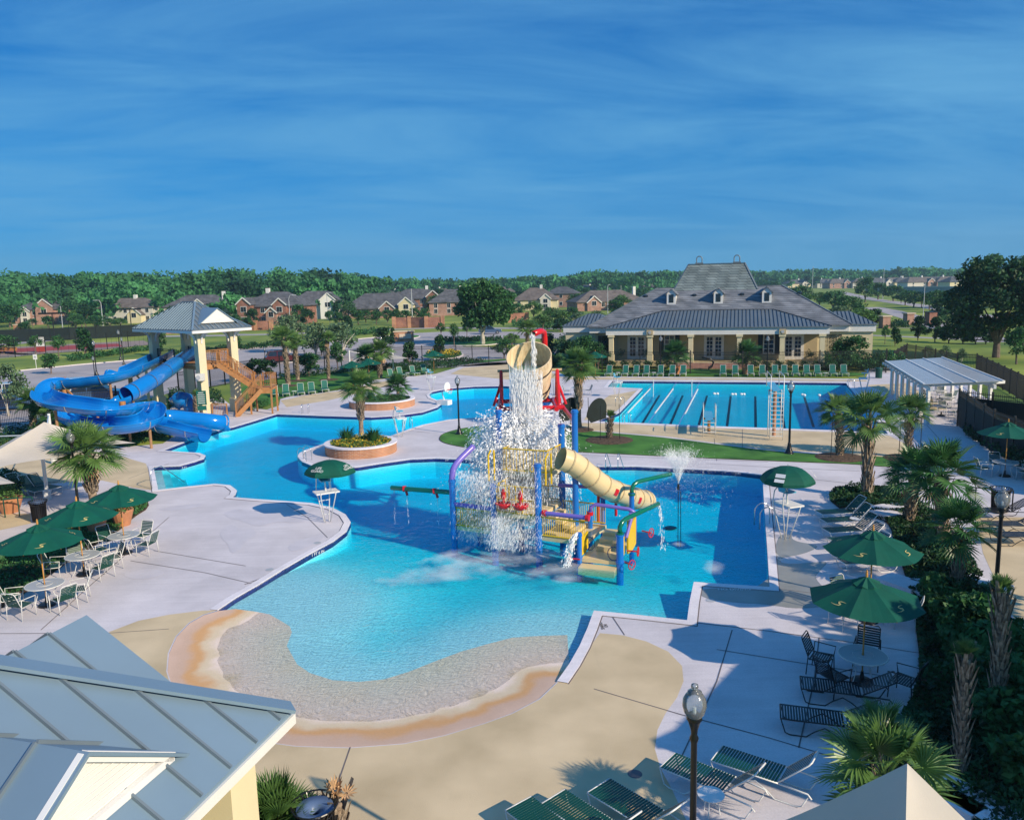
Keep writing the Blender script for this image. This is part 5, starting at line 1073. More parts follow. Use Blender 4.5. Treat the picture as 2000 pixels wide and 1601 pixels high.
# ================================================================== FURNITURE
def chair(legmat='metalw', strapmat='strap'):
    t = thing('patio_chair', '', 'chair'); w, d = 0.29, 0.27
    for s in (-1, 1):
        m = MB(); m.tube([(s * w, 0.27, 0), (s * w, 0.25, 0.40), (s * w, 0.29, 0.64), (s * w, -0.22, 0.66), (s * (w + .0), -0.27, 0)], 0.014, 6); m.build('side_frame', legmat, t, smooth=True)
    m = MB(); m.tube([(-w + .03, 0.25, 0.42), (-w + .03, -0.22, 0.40), (-w + .03, -0.40, 0.88), (-w + .08, -0.42, 0.93), (w - .08, -0.42, 0.93), (w - .03, -0.40, 0.88), (w - .03, -0.22, 0.40), (w - .03, 0.25, 0.42)], 0.014, 6, closed=True); m.build('seat_frame', legmat, t, smooth=True)
    m = MB()
    for k in range(8): y = 0.21 - k * 0.058; m.box((0, y, 0.415), (0.52, 0.044, 0.006))
    m.build('seat', strapmat, t); m = MB()
    for k in range(8):
        f = 0.10 + k * 0.112; y = -0.22 - 0.19 * f; z = 0.40 + 0.49 * f; m.add([(-.26, y, z), (.26, y, z), (.26, y - .016, z + .042), (-.26, y - .016, z + .042)], [(0, 1, 2, 3)])
    m.build('backrest', strapmat, t); return t
def table():
    t = thing('round_table', '', 'table'); m = MB(); m.lathe([(0, .705), (.54, .705), (.56, .715), (.56, .725), (.04, .725)], n=32); m.build('tabletop', 'glasstop', t)
    m = MB(); m.tube([(.56 * math.cos(k * .19635), .56 * math.sin(k * .19635), .715) for k in range(32)], .017, 6, closed=True)
    m.tube([(.24 * math.cos(k * .3927), .24 * math.sin(k * .3927), .728) for k in range(16)], .006, 4, closed=True); m.build('rim', 'metalw', t, smooth=True)
    for k in range(4):
        a = k * math.pi / 2 + .4; c, s = math.cos(a), math.sin(a); m = MB(); m.tube([(c * .45, s * .45, .70), (c * .22, s * .22, .42), (c * .30, s * .30, .15), (c * .42, s * .42, 0)], .013, 6); m.build('leg', 'metalw', t, smooth=True)
    m = MB(); m.lathe([(.26, 0), (.26, .04), (.22, .08), (.06, .10), (.03, .3), (.026, .3)], n=20); m.build('base', 'black', t); return t
def smark(mb, f, k=1.0):
    """the curved S swoosh: f maps (x, y) on the panel to space"""
    P = [(-.42, -.10), (-.15, -.13), (.08, -.08), (.10, .0), (-.02, .05), (-.08, .12), (.02, .19), (.30, .20)]; W = [.006, .02, .035, .045, .045, .035, .025, .006]
    L_, R_ = [], []
    for i, (x, y) in enumerate(P):
        x0, y0 = P[max(i - 1, 0)]; x1, y1 = P[min(i + 1, 7)]; d = Vector((x1 - x0, y1 - y0)).normalized(); n = Vector((-d.y, d.x)) * W[i]
        L_.append(f((x + n.x) * k, (y + n.y) * k)); R_.append(f((x - n.x) * k, (y - n.y) * k))
    for i in range(7): mb.quad(L_[i], L_[i + 1], R_[i + 1], R_[i])
def umbrella(R_=1.33, ztop=2.72, zed=2.13, n=8, base=False):
    t = thing('market_umbrella', '', 'umbrella'); m = MB(); m.cyl((0, 0, 0.1), (0, 0, ztop + .02), .02, n=10); m.build('pole', 'wood', t, smooth=True)
    m = MB(); m.lathe([(0, ztop + .16), (.025, ztop + .13), (.02, ztop + .1), (.03, ztop + .06), (.03, ztop - .02)], n=10); m.build('finial', 'wood', t)
    cn = MB(); NS = 6; ring = []
    def pt(a, f, da=0):  # rib point and mid-panel sag
        r = R_ * f; z = ztop - 0.10 - (ztop - 0.10 - zed) * (f ** 1.15); return Vector((r * math.cos(a), r * math.sin(a), z))
    for k in range(n):
        a0, a1 = 2 * math.pi * k / n, 2 * math.pi * (k + 1) / n
        for s in range(NS):
            f0, f1 = 0.12 + .88 * s / NS, 0.12 + .88 * (s + 1) / NS
            for q in range(4):
                g0, g1 = q / 4, (q + 1) / 4; P4 = []
                for (f, g) in ((f0, g0), (f1, g0), (f1, g1), (f0, g1)):
                    p = pt(a0, f).lerp(pt(a1, f), g); p.z -= 0.05 * f * math.sin(math.pi * g); P4.append(p)
                cn.quad(*P4)
    cn.build('canopy', 'green', t)
    v = MB()
    for k in range(n):
        a0, a1 = 2 * math.pi * k / n, 2 * math.pi * (k + 1) / n; rv = 0.34
        b = Vector((0, 0, ztop + .0)); p0 = Vector((rv * math.cos(a0), rv * math.sin(a0), ztop - .15)); p1 = Vector((rv * math.cos(a1), rv * math.sin(a1), ztop - .15)); md = (p0 + p1) / 2 - Vector((0, 0, .06))
        v.quad(b, p0, md); v.quad(b, md, p1); v.quad(p0, p0 - Vector((0, 0, .05)), md - Vector((0, 0, .04)), md); v.quad(md, md - Vector((0, 0, .04)), p1 - Vector((0, 0, .05)), p1)
    v.build('vent', 'green', t)
    r = MB()
    for k in range(n):
        a = 2 * math.pi * k / n; r.bar((0, 0, ztop - .14), pt(a, .98) - Vector((0, 0, .03)), .012, .016); r.bar((0, 0, ztop - .75), pt(a, .5) - Vector((0, 0, .03)), .012, .016)
    r.build('ribs', 'wood', t)
    for k in range(0, n, 2):
        am = 2 * math.pi * (k + .5) / n; rad_ = Vector((math.cos(am), math.sin(am), 0)); tg = Vector((-rad_.y, rad_.x, 0))
        def F(x, y, am=am, tg=tg):
            f = 0.77 - y * 0.75; a0 = am - math.pi / n; a1 = am + math.pi / n; p = pt(a0, f).lerp(pt(a1, f), .5); p.z -= 0.05 * f * 0.9 - .012; return p + tg * x
        mm = MB(); smark(mm, F, .45); mm.build('emblem', 'gold', t)
    return t
def lounger(straps=True, back=45, mat='strap', name='sun_lounger', framemat='metalw'):
    """head towards +x, feet towards -x"""
    t = thing(name, '', 'sun lounger'); w = .31; zs = .36; bx = .18; bl = .78; a = rad(back); bt = Vector((bx + bl * math.cos(a), 0, zs + bl * math.sin(a)))
    m = MB(); m.tube([(-1.15, -w, zs), (bx, -w, zs)], .016, 6); m.tube([(-1.15, w, zs), (bx, w, zs)], .016, 6); m.tube([(-1.15, -w, zs), (-1.15, w, zs)], .016, 6)
    m.tube([(bx, -w, zs), (bx + .55, -w, zs - .02), (bx + .62, -w, zs - .1)], .016, 6); m.tube([(bx, w, zs), (bx + .55, w, zs - .02), (bx + .62, w, zs - .1)], .016, 6); m.build('frame', framemat, t, smooth=True)
    m = MB(); bw = w - .03; m.tube([(bx, -bw, zs + .01), (bt.x, -bw, bt.z), (bt.x + .03, -bw + .06, bt.z + .03), (bt.x + .03, bw - .06, bt.z + .03), (bt.x, bw, bt.z), (bx, bw, zs + .01)], .016, 6); m.build('back_frame', framemat, t, smooth=True)
    for s in (-1, 1):
        y = s * w; m = MB(); m.tube([(-1.15, y, zs), (-1.05, y, .05), (-.95, y, .012), (-.62, y, .012), (-.45, y, .15), (-.25, y, .26), (-.05, y, .15), (.12, y, .012), (.5, y, .012), (.62, y, .05), (.74, y, .28)], .014, 6); m.build('leg_frame', framemat, t, smooth=True)
    m = MB(); n = 22 if straps else 1
    if straps:
        for k in range(n): x = -1.12 + (bx + 1.10) * k / n; m.box((x + .02, 0, zs + .012), (.042, 2 * w + .01, .008))
    else: m.box(((bx - 1.15) / 2, 0, zs + .012), (1.30, 2 * w, .012))
    m.build('seat', mat, t); m = MB(); n2 = 12 if straps else 1
    dx, dz = math.cos(a), math.sin(a)
    for k in range(n2):
        f0 = (.02 + .95 * k / n2) * bl; f1 = f0 + (.046 if straps else bl * .95)
        m.add([(bx + dx * f0, -bw, zs + .02 + dz * f0), (bx + dx * f1, -bw, zs + .02 + dz * f1), (bx + dx * f1, bw, zs + .02 + dz * f1), (bx + dx * f0, bw, zs + .02 + dz * f0)], [(0, 1, 2, 3)])
    m.build('backrest', mat, t); return t
ch0 = chair(); chD = chair('black', 'black'); tb0 = table(); um0 = umbrella()
first = {}
def put(proto, loc, rz, label, group=None, scale=1.0):
    if proto.name not in first:
        first[proto.name] = 1; proto.location = loc; proto.rotation_euler = (0, 0, rz); proto.scale = (scale,) * 3; proto['label'] = label
        if group: proto['group'] = group
        return proto
    return dup(proto, loc, rz, label, scale, group)
def tableset(cx, cy, who, chairs, cp=ch0, umb=True, ulab=None, rz=0.0):
    put(tb0, (cx, cy, 0), rz, 'round patio table ' + who, 'round patio tables')
    if umb: put(um0, (cx, cy, 0), rz, ulab or ('green market umbrella over the table ' + who), 'green market umbrellas')
    for k, (a, r, w_) in enumerate(chairs):
        a = rad(a); put(cp, (cx + r * math.cos(a), cy + r * math.sin(a), 0), a + math.pi / 2, '%s strap chair at the table %s' % (w_, who), 'patio chairs around the tables')
c = G(92, 1182); tableset(c.x, c.y, 'nearest the grey pavilion roof on the left', [(200, .95, 'rear left'), (255, .95, 'front left'), (330, .95, 'front right'), (20, .95, 'rear right')], ulab='leftmost of the three green umbrellas in a row', rz=.2)
c = G(165, 1122); tableset(c.x, c.y, 'in the middle of the left row', [(190, .95, 'rear left'), (130, .95, 'back'), (335, .95, 'front right'), (40, .95, 'right')], ulab='middle one of the three green umbrellas in a row', rz=.35)
c = G(245, 1080); tableset(c.x, c.y, 'farthest along the left row by the fern pot', [(150, .95, 'rear left'), (75, .95, 'back'), (350, .95, 'right'), (230, .95, 'front left')], ulab='rearmost of the three green umbrellas by the fan palm', rz=.5)
c = G(1683, 1332); tableset(c.x, c.y, 'beside the dark planting bed on the right', [(145, .98, 'rear left'), (60, .98, 'rear right'), (205, .98, 'left'), (315, .98, 'front right')], cp=chD, ulab='nearest green umbrella by the right planting bed', rz=.1)
c = G(1697, 1212); tableset(c.x, c.y, 'half hidden under the nearest right umbrella', [(200, .95, 'left'), (110, .95, 'back'), (330, .95, 'right')], ulab='second green umbrella above the row of right loungers', rz=.45)
c = G(1962, 930); tableset(c.x, c.y, 'by the black screen fence at far right', [(170, .95, 'left'), (80, .95, 'back'), (300, .95, 'front'), (10, .95, 'right')], ulab='green umbrella cut by the right picture edge', rz=.3)
for px, py, lab in ((848, 730, 'small green umbrella beside the far lifeguard chair'), (690, 757, 'green umbrella half hidden behind the planter palm'), (722, 750, 'dark green umbrella right of the one behind the planter palm'), (1163, 736, 'green umbrella behind the palm at the left end of the far lounger row')):
    b = G(px, py); put(um0, (b.x, b.y, 0), .3, lab, 'green market umbrellas')
for k, (px, py) in enumerate(((1838, 812), (1850, 795), (1835, 780))):
    b = G(px, py); tableset(b.x, b.y, 'under the pergola, %s from the near end' % ('first', 'second', 'third')[k], [(180, .95, 'left'), (60, .95, 'back'), (300, .95, 'front')], umb=False)
b = G(1128, 772); tableset(b.x, b.y, 'on the deck left of the lap pool', [(170, .95, 'left'), (10, .95, 'right')], umb=False)
# loungers
lg = lounger(); lgb = lounger(False, 62, 'sling', 'deck_lounger'); lgd = lounger(True, 30, 'black', 'sun_lounger', 'black')
ORD = ['first', 'second', 'third', 'fourth', 'fifth', 'sixth', 'seventh', 'eighth', 'ninth', 'tenth', 'eleventh', 'twelfth', 'thirteenth', 'fourteenth', 'fifteenth', 'sixteenth', 'seventeenth', 'eighteenth', 'nineteenth', 'twentieth', 'twenty-first', 'twenty-second', 'twenty-third']
for k, (px, py) in enumerate(((1650, 1014), (1660, 1030), (1668, 1050), (1680, 1070), (1690, 1092), (1704, 1112))):
    b = G(px, py); put(lg, (b.x, b.y, 0), .12, '%s strap lounger from the turf point in the right row' % ORD[k], 'strap loungers on the right deck')
for k, (px, py, rz) in enumerate(((1510, 1540, -.62), (1408, 1560, -.70), (1262, 1625, -.85), (1170, 1650, -.85), (1095, 1668, -.9))):
    b = G(px, py); put(lg, (b.x, b.y, 0), rz, '%s green strap lounger from the right at the bottom edge' % ORD[k], 'strap loungers at the bottom edge')
for px, py, rz, lab in ((1632, 1432, -.30, 'dark lounger in the roof shadow left of the bright palm'), (1665, 1372, -.30, 'dark lounger partly behind the bright palm below the dark table')):
    b = G(px, py); put(lgd, (b.x, b.y, 0), rz, lab, 'dark loungers in the shade')
for k, px in enumerate((1190, 1222, 1243, 1263, 1291, 1314, 1335, 1413, 1437, 1467, 1490, 1515, 1533, 1555, 1577, 1598, 1628, 1650)):
    b = G(px, 734); put(lgb, (b.x, b.y + .2, 0), math.pi / 2 - .25, '%s green lounger from the left in the row beyond the lap pool' % ORD[k], 'green loungers beyond the lap pool')
for k, (px, py) in enumerate(((537, 774), (559, 773), (588, 771), (609, 769), (635, 765))):
    b = G(px, py); put(lgb, (b.x, b.y, 0), math.pi / 2 + .3, '%s green lounger from the staircase on the far left edge of the deck' % ORD[k], 'green loungers near the staircase')
for k, (px, py) in enumerate(((765, 740), (783, 736), (808, 733), (830, 730))):
    b = G(px, py); put(lgb, (b.x, b.y, 0), math.pi / 2 + .5, '%s green lounger from the rear planter palm' % ORD[k], 'green loungers behind the lagoon')
for k, (px, py, rz) in enumerate(((40, 962, 2.6), (62, 966, 2.5), (84, 962, 2.7), (108, 955, .5))):
    b = G(px, py); put(lg, (b.x, b.y, 0), rz, '%s green lounger from the left under the left canopy' % ORD[k], 'loungers under the left canopy')
for k, (px, py, rz) in enumerate(((1960, 1012, -.1), (1985, 1040, -.1), (2003, 1062, -.1))):
    b = G(px, py); put(lgd, (b.x, b.y, 0), rz, '%s dark lounger from the top at the right picture edge' % ORD[k], 'dark loungers at the right edge')
# side tables
st = thing('side_table', '', 'side table'); m = MB(); m.lathe([(0, .40), (.24, .40), (.25, .42), (0, .425)], n=20); m.build('top', 'white', st)
for k in range(3):
    a = k * 2.1; m = MB(); m.cyl((.17 * math.cos(a), .17 * math.sin(a), 0), (.12 * math.cos(a), .12 * math.sin(a), .4), .012, n=6); m.build('leg', 'metalw', st)
for px, py, lab in ((1672, 1032, 'small round side table between the right strap loungers'), (1388, 1590, 'small round side table among the bottom loungers'), (575, 772, 'small white side table between the loungers near the stairs'), (796, 735, 'small white side table behind the lagoon'), (1207, 735, 'side table between the first two loungers beyond the lap pool'), (1277, 735, 'side table after the fourth lounger beyond the lap pool'), (1612, 736, 'side table near the right end of the far lounger row')):
    b = G(px, py); put(st, (b.x, b.y, 0), 0, lab, 'small side tables')
# ------------------------------------------------------------------ lamp posts
def lamp(H=4.05, name='street_lamp'):
    t = thing(name, '', 'street lamp'); z0 = H - .62; m = MB()
    m.lathe([(.26, 0), (.26, .07), (.20, .10), (.19, .16), (.14, .26), (.11, .42), (.085, .50), (.095, .55), (.075, .60), (.062, .64), (.052, z0 - .28), (.06, z0 - .26), (.075, z0 - .22), (.05, z0 - .18), (.06, z0 - .12), (.10, z0 - .03), (.13, z0), (.11, z0 + .05), (0, z0 + .05)], n=16); m.build('post', 'black', t, smooth=True)
    m = MB(); m.lathe([(.10, z0 + .02), (.17, z0 + .12), (.195, z0 + .23), (.185, z0 + .34), (.14, z0 + .42), (.11, z0 + .45), (.115, z0 + .47), (.06, z0 + .50), (.045, z0 + .52), (.06, z0 + .55), (.055, z0 + .59), (0, z0 + .62)], n=20); m.build('globe', 'globe', t, smooth=True); m = MB(); m.cyl((0, 0, z0), (0, 0, z0 + .2), .03, n=8); m.build('bulb', 'white', t); return t
lm = lamp()
for px, py, ptop, lab in ((897, 848, 733, 'black acorn lamp post on the small turf tip left of the splash'), (1541, 886, 742, 'black acorn lamp post on the turf strip before the high diving stand'), (155, 1008, 838, 'tall dark lamp post behind the left umbrellas'),
        (189, 733, 664, 'lamp post by the car park curb, left of the slide'), (187, 752, 695, 'nearer lamp post between the flume and the car park'), (236, 703, 644, 'lamp post with pale foot on the park lawn'), (242, 712, 658, 'lamp post just right of the one with a pale foot'), (520, 730, 677, 'lamp post right of the staircase'),
        (592, 682, 629, 'farther lamp post above the tall slim palms'), (637, 700, 643, 'lamp post above the third slim palm'), (597, 733, 676, 'lamp post between the slim palms'), (746, 712, 656, 'lamp post left of the brick entrance sign'), (1005, 690, 648, 'lamp post left of the red spout'), (1290, 730, 655, 'left lamp post before the clubhouse'), (1498, 730, 655, 'right lamp post before the clubhouse')):
    b = G(px, py); h = ZT((b.x, b.y), ptop); put(lm, (b.x, b.y, 0), 0, lab, 'black acorn lamp posts', h / 4.05)
b = G(1357, 1333, 4.7); r = dup(lm, (b.x, b.y, 0), 0, 'nearest black lamp post with clear glass globe at bottom centre', .80, 'black acorn lamp posts')
for ch in r.children:
    if ch.name.startswith('post'): ch.scale = (1, 1, (4.7 / .8 - .62) / 3.43)
    else: ch.location.z = 4.7 / .8 - 4.05
for (px, y0, H, lab) in ((1960, 950, 4.05, 'black lamp post with clear glass globe at the right edge'),):
    b = G(px, y0, H); put(lm, (b.x, b.y, 0), 0, lab, 'black acorn lamp posts')
# ------------------------------------------------------------------ lifeguard chairs
def guardchair(seatmat='lifeblue', umb=None, name='lifeguard_chair'):
    """faces -y, 1.9 m seat"""
    t = thing(name, '', 'lifeguard chair'); 
    for s in (-1, 1):
        m = MB(); m.tube([(s * .10, -.05, 0), (s * .30, -.32, 1.15), (s * .30, -.38, 1.3)], .022, 6); m.build('leg', 'metalw', t, smooth=True)
        m = MB(); m.tube([(s * .10, .15, 0), (s * .28, .42, 1.3), (s * .26, .38, 1.75), (s * .24, .15, 2.0), (s * .22, .05, 1.95)], .022, 6); m.build('rail', 'metalw', t, smooth=True)
    m = MB(); m.box((0, -.05, 1.28), (.95, .62, .05)); m.build('footrest', 'white', t)
    m = MB(); m.cyl((0, .0, 1.28), (0, .05, 1.72), .03, n=8)
    for k in range(4): m.tube([(-.13 - .05 * k, .17 + .07 * k, .28 + .28 * k), (.13 + .05 * k, .17 + .07 * k, .28 + .28 * k)], .014, 5)
    m.build('ladder_rungs', 'metalw', t)
    m = MB(); m.box((0, .0, 1.74), (.42, .40, .05)); m.add([(-.21, .2, 1.74), (.21, .2, 1.74), (.20, .30, 2.08), (-.20, .30, 2.08), (-.21, .24, 1.72), (.21, .24, 1.72), (.20, .34, 2.08), (-.20, .34, 2.08)], [(0, 1, 2, 3), (7, 6, 5, 4), (3, 2, 6, 7), (0, 3, 7, 4), (1, 5, 6, 2)]); m.build('seat', seatmat, t)
    return t
def textmesh(s, size, mat, name, parent, mtx):
    cu_ = bpy.data.curves.new(name, 'FONT'); cu_.body = s; cu_.size = size; cu_.align_x = 'CENTER'; cu_.align_y = 'CENTER'; cu_.extrude = 0.002; cu_.space_line = .85
    o = bpy.data.objects.new(name, cu_); COL.objects.link(o); dg = bpy.context.evaluated_depsgraph_get(); me = bpy.data.meshes.new_from_object(o.evaluated_get(dg)); bpy.data.objects.remove(o)
    me.transform(mtx); me.materials.clear(); me.materials.append(MT[mat]); o = bpy.data.objects.new(name, me); COL.objects.link(o); o.parent = parent; return o
def guardumbrella(loc, R_, z, n, label, text=True, rz=0, ext=1.0):
    t = lthing('lifeguard_umbrella', label, 'umbrella', loc, rz); m = MB(); m.cyl((0, 0, 1.3), (0, 0, z + .08), .016, n=6); m.cyl((0, .0, 1.3), (0, .38, 1.3), .02, n=6); m.build('pole', 'steel', t)
    m = MB(); NS = 6
    def pt(a, f): return Vector((R_ * ext * math.sin(f * 1.25) / math.sin(1.25) * math.cos(a), R_ * math.sin(f * 1.25) / math.sin(1.25) * math.sin(a), z - .50 * (1 - math.cos(f * 1.25)) / (1 - math.cos(1.25)) * 1.0))
    for k in range(n):
        a0, a1 = 2 * math.pi * k / n, 2 * math.pi * (k + 1) / n
        for s in range(NS):
            f0, f1 = s / NS, (s + 1) / NS
            for q in range(3):
                g0, g1 = q / 3, (q + 1) / 3; P4 = [pt(a0, f).lerp(pt(a1, f), g) for f, g in ((f0, g0), (f1, g0), (f1, g1), (f0, g1))]
                m.quad(*P4)
        e0, e1_ = pt(a0, 1), pt(a1, 1); md = (e0 + e1_) / 2 * 1.0; m.quad(e0, e0 - Vector((0, 0, .09)), md - Vector((0, 0, .12)), md); m.quad(md, md - Vector((0, 0, .12)), e1_ - Vector((0, 0, .09)), e1_)
    m.build('canopy', 'green', t)
    if text:
        am = -math.pi / 2
        for am in ((-2.05, -.55) if n == 6 else (-2.3, -.8)):
            p0 = pt(am, .8) ; p1 = pt(am, .6); up = (p1 - p0).normalized(); sd = Vector((-math.sin(am), math.cos(am), 0)); nn = sd.cross(up).normalized(); c = (pt(am, .72)) + nn * .03
            mt = Matrix(((sd.x, up.x, nn.x, c.x), (sd.y, up.y, nn.y, c.y), (sd.z, up.z, nn.z, c.z), (0, 0, 0, 1))); textmesh('LIFE\nGUARD', .20 * R_, 'white', 'lettering', t, mt)
    return t
gc = guardchair()
for px, py, rz, s, lab in ((640, 1019, .5, 1.05, 'white lifeguard chair on the tip of the left deck peninsula'), (783, 853, 1.9, 1.0, 'white lifeguard chair with blue seat by the front planter'), (843, 762, 1.4, 1.0, 'far lifeguard chair behind the lagoon'), (1536, 1050, 1.9, 1.05, 'lifeguard chair on the right deck under a dark green umbrella'), (1206, 775, 1.2, 1.0, 'lifeguard chair at the left end of the lap pool'), (1686, 768, 4.4, 1.0, 'lifeguard chair at the right end of the lap pool')):
    b = G(px, py); put(gc, (b.x, b.y, 0), rz, lab, 'white lifeguard chairs', s)
b = G(640, 1019); guardumbrella((b.x + .25, b.y - .1, 0), .85, 2.72, 6, 'green lifeguard umbrella over the left peninsula chair', True, .12, 1.25)
b = G(1536, 1050); guardumbrella((b.x - .1, b.y - .2, 0), 1.0, 2.85, 8, 'dark green scalloped umbrella over the right lifeguard chair', False, .3)
b = G(1536, 1050); t_ = [o for o in bpy.data.objects if o.name.startswith('lifeguard_umbrella')][-1]
m = MB()
for am in (-2.5, -.5):
    for dz, hh in ((0, .12), (-.15, .1)):
        c_ = Vector((.80 * math.cos(am), .80 * math.sin(am), 2.60 + dz)); sd = Vector((-math.sin(am), math.cos(am), 0)); ou = Vector((math.cos(am), math.sin(am), 0)); c_ += ou * (.10 - dz * .9)
        m.quad(c_ - sd * .18, c_ + sd * .18, c_ + sd * .18 - ou * .1 + Vector((0, 0, hh)), c_ - sd * .18 - ou * .1 + Vector((0, 0, hh)))
o = m.build('white_marks', 'white', None); o.parent = t_
# ------------------------------------------------------------------ handrails, ladders, hoop
def hoopladder(px, py, rz, lab, s=1.0, rails=2):
    b = G(px, py); t = lthing('pool_ladder', lab, 'pool ladder', (b.x, b.y, 0), rz, 'steel pool ladders')
    for k in (-1, 1):
        m = MB(); y = k * .25; P = [(.5, y, 0), (.5, y, .45)] + [(.5 - .26 * (1 - math.cos(u)), y, .45 + .3 * math.sin(u)) for u in [i * math.pi / 8 for i in range(1, 8)]] + [(-.02, y, .4), (-.04, y, -.9)]
        m.tube(P, .022, 6); m.build('rail', 'steel', t, smooth=True)
    m = MB()
    for z in (-.25, -.55): m.box((-.04, 0, z), (.08, .5, .03))
    m.build('rung', 'steel', t); t.scale = (s, s, s); return t
hoopladder(598, 806, -1.5, 'ladder hoops on the far side of the leisure pool'); hoopladder(603, 900, 2.8, 'ladder hoops on the left tip of the planter peninsula', 1.1); hoopladder(798, 838, 2.0, 'ladder beside the front planter lifeguard chair', 1.1)
hoopladder(1214, 792, 3.1 + .9, 'ladder hoops at the left side of the lap pool'); hoopladder(1222, 824, -1.4, 'ladder at the near left corner of the lap pool', .9); hoopladder(1507, 1028, -3.1, 'ladder hoops on the right side of the leisure pool', 1.2); hoopladder(1667, 757, 3.0, 'ladder hoops at the far right of the lap pool')
for (a, b_, lab, g) in (((297, 955), (343, 937), 'bent steel handrail over the left pool steps', 0), ((1183, 914), (1178, 905), 'left thin handrail on the walk behind the play structure', 1), ((1207, 914), (1202, 905), 'right thin handrail on the walk behind the play structure', 1)):
    p, q = G(*a), G(*b_); d = (q - p); h = 1.0 if not g else .75; m = MB()
    if not g: m.tube([p, p + Vector((0, 0, h * .9)), p + d * .12 + Vector((0, 0, h)), p + d * .45 + Vector((0, 0, h)), q + Vector((.5, -.1, -.1))], .024, 6)
    else: m.tube([p, p + Vector((0, 0, h)), p + Vector((.1, .3, h)), p + Vector((.25, -.4, .1))], .02, 6)
    o = m.build('handrail', 'steel', smooth=True, loc=(p.x, p.y, 0)); tag(o, lab, 'handrail')
b = G(868, 790); t = lthing('water_basketball_hoop', 'white poolside basketball hoop on the lagoon edge', 'basketball hoop', (b.x, b.y, 0), -.5)
m = MB(); m.box((0, 0, .2), (1.1, .7, .4)); m.build('base', 'white', t); m = MB(); m.tube([(0, 0, .4), (-.2, 0, 1.0), (.25, 0, 1.35)], .05, 6); m.build('arm', 'white', t)
m = MB(); m.lathe([(0, 0), (.42, 0), (.42, .05), (0, .05)], n=20); m.v = [(.3 + q[2], q[0] * 1.1, 1.5 + q[1]) for q in m.v]; m.build('backboard', 'white', t)
m = MB(); m.tube([(.6 + .22 * math.cos(k * .5236), .22 * math.sin(k * .5236), 1.3) for k in range(12)], .02, 5, closed=True); m.build('rim', 'pred', t)
m = MB()
for k in range(12): a = k * .5236; m.cyl((.6 + .22 * math.cos(a), .22 * math.sin(a), 1.3), (.6 + .13 * math.cos(a + .3), .13 * math.sin(a + .3), .95), .008, n=4)
m.build('net', 'white', t)
# curved black screens
for px, py, w_, h_, s, lab in ((1112, 838, 1.9, 2.0, 1, 'black curved mesh screen left of the palm trunk'), (1166, 840, 1.9, 2.0, 1, 'black curved mesh screen right of the palm trunk')):
    b = G(px, py); t = lthing('mesh_screen', lab, 'mesh screen', (b.x, b.y, 0), .5, 'black mesh screens'); m = MB(); n = 14; vs = []
    for k in range(n + 1): a = rad(12) + rad(150) * k / n; vs.append((-w_ / 2 * math.cos(a) * .9, 0, .9 + 1.25 * math.sin(a) ** .8 + .25 * -math.cos(a)))
    vs2 = vs + [(w_ / 2 * .8, 0, .75), (-w_ / 2 * .5, 0, .55)]; m.add(vs2 + [(x, .03, z) for x, y, z in vs2], [tuple(range(len(vs2))), tuple(range(2 * len(vs2) - 1, len(vs2) - 1, -1))] + [(i, (i + 1) % len(vs2), (i + 1) % len(vs2) + len(vs2), i + len(vs2)) for i in range(len(vs2))]); m.build('mesh_panel', 'net', t)
    for x in (-.7, .7): m = MB(); m.cyl((x, .015, 0), (x, .015, 1.5), .02, n=6); m.build('leg', 'iron', t)
# ------------------------------------------------------------------ diving stands
def diving(px, py, H, blen, lab, rz, big):
    b = G(px, py); t = lthing('diving_stand', lab, 'diving board', (b.x, b.y, 0), rz); w_ = .38
    for s in (-1, 1):
        m = MB(); x = s * w_
        m.tube([(x, -.5, 0), (x, -.5, H + .95), (x, -.3, H + 1.0), (x, .9 if not big else 2.2, H + 1.0), (x, .95 if not big else 2.3, H)], .024, 6); m.tube([(x, .8, 0), (x, .7, H)], .03, 6); m.tube([(x, -.5, H * .95), (x, 1.4, H * .95)], .02, 5); m.build('side_rail', 'metalw', t, smooth=True)
    m = MB(); n = int(H / .3) + (1 if big else 0)
    for k in range(1, n + 1): m.box((0, -.5, k * H / (n + .3)), (2 * w_, .09, .035))
    m.build('ladder_treads', 'metalw', t); m = MB(); m.box((0, -.5 + blen / 2 + .1, H + .05), (.5, blen, .05)); m.build('board', 'lifeblue', t)
    m = MB(); m.cyl((0, .8, 0), (0, .8, H), .11 if big else .1, n=10); m.cyl((-.35, 1.2, H - .12), (.35, 1.2, H - .12), .07, n=8); m.build('pedestal', 'orange' if not big else 'planter', t); return t
diving(1385, 850, 1.0, 3.6, 'low one metre diving board stand on the near edge of the lap pool', -.22, False)
diving(1514, 857, 3.0, 4.3, 'tall three metre diving stand with white ladder by the lap pool', -.22, True)
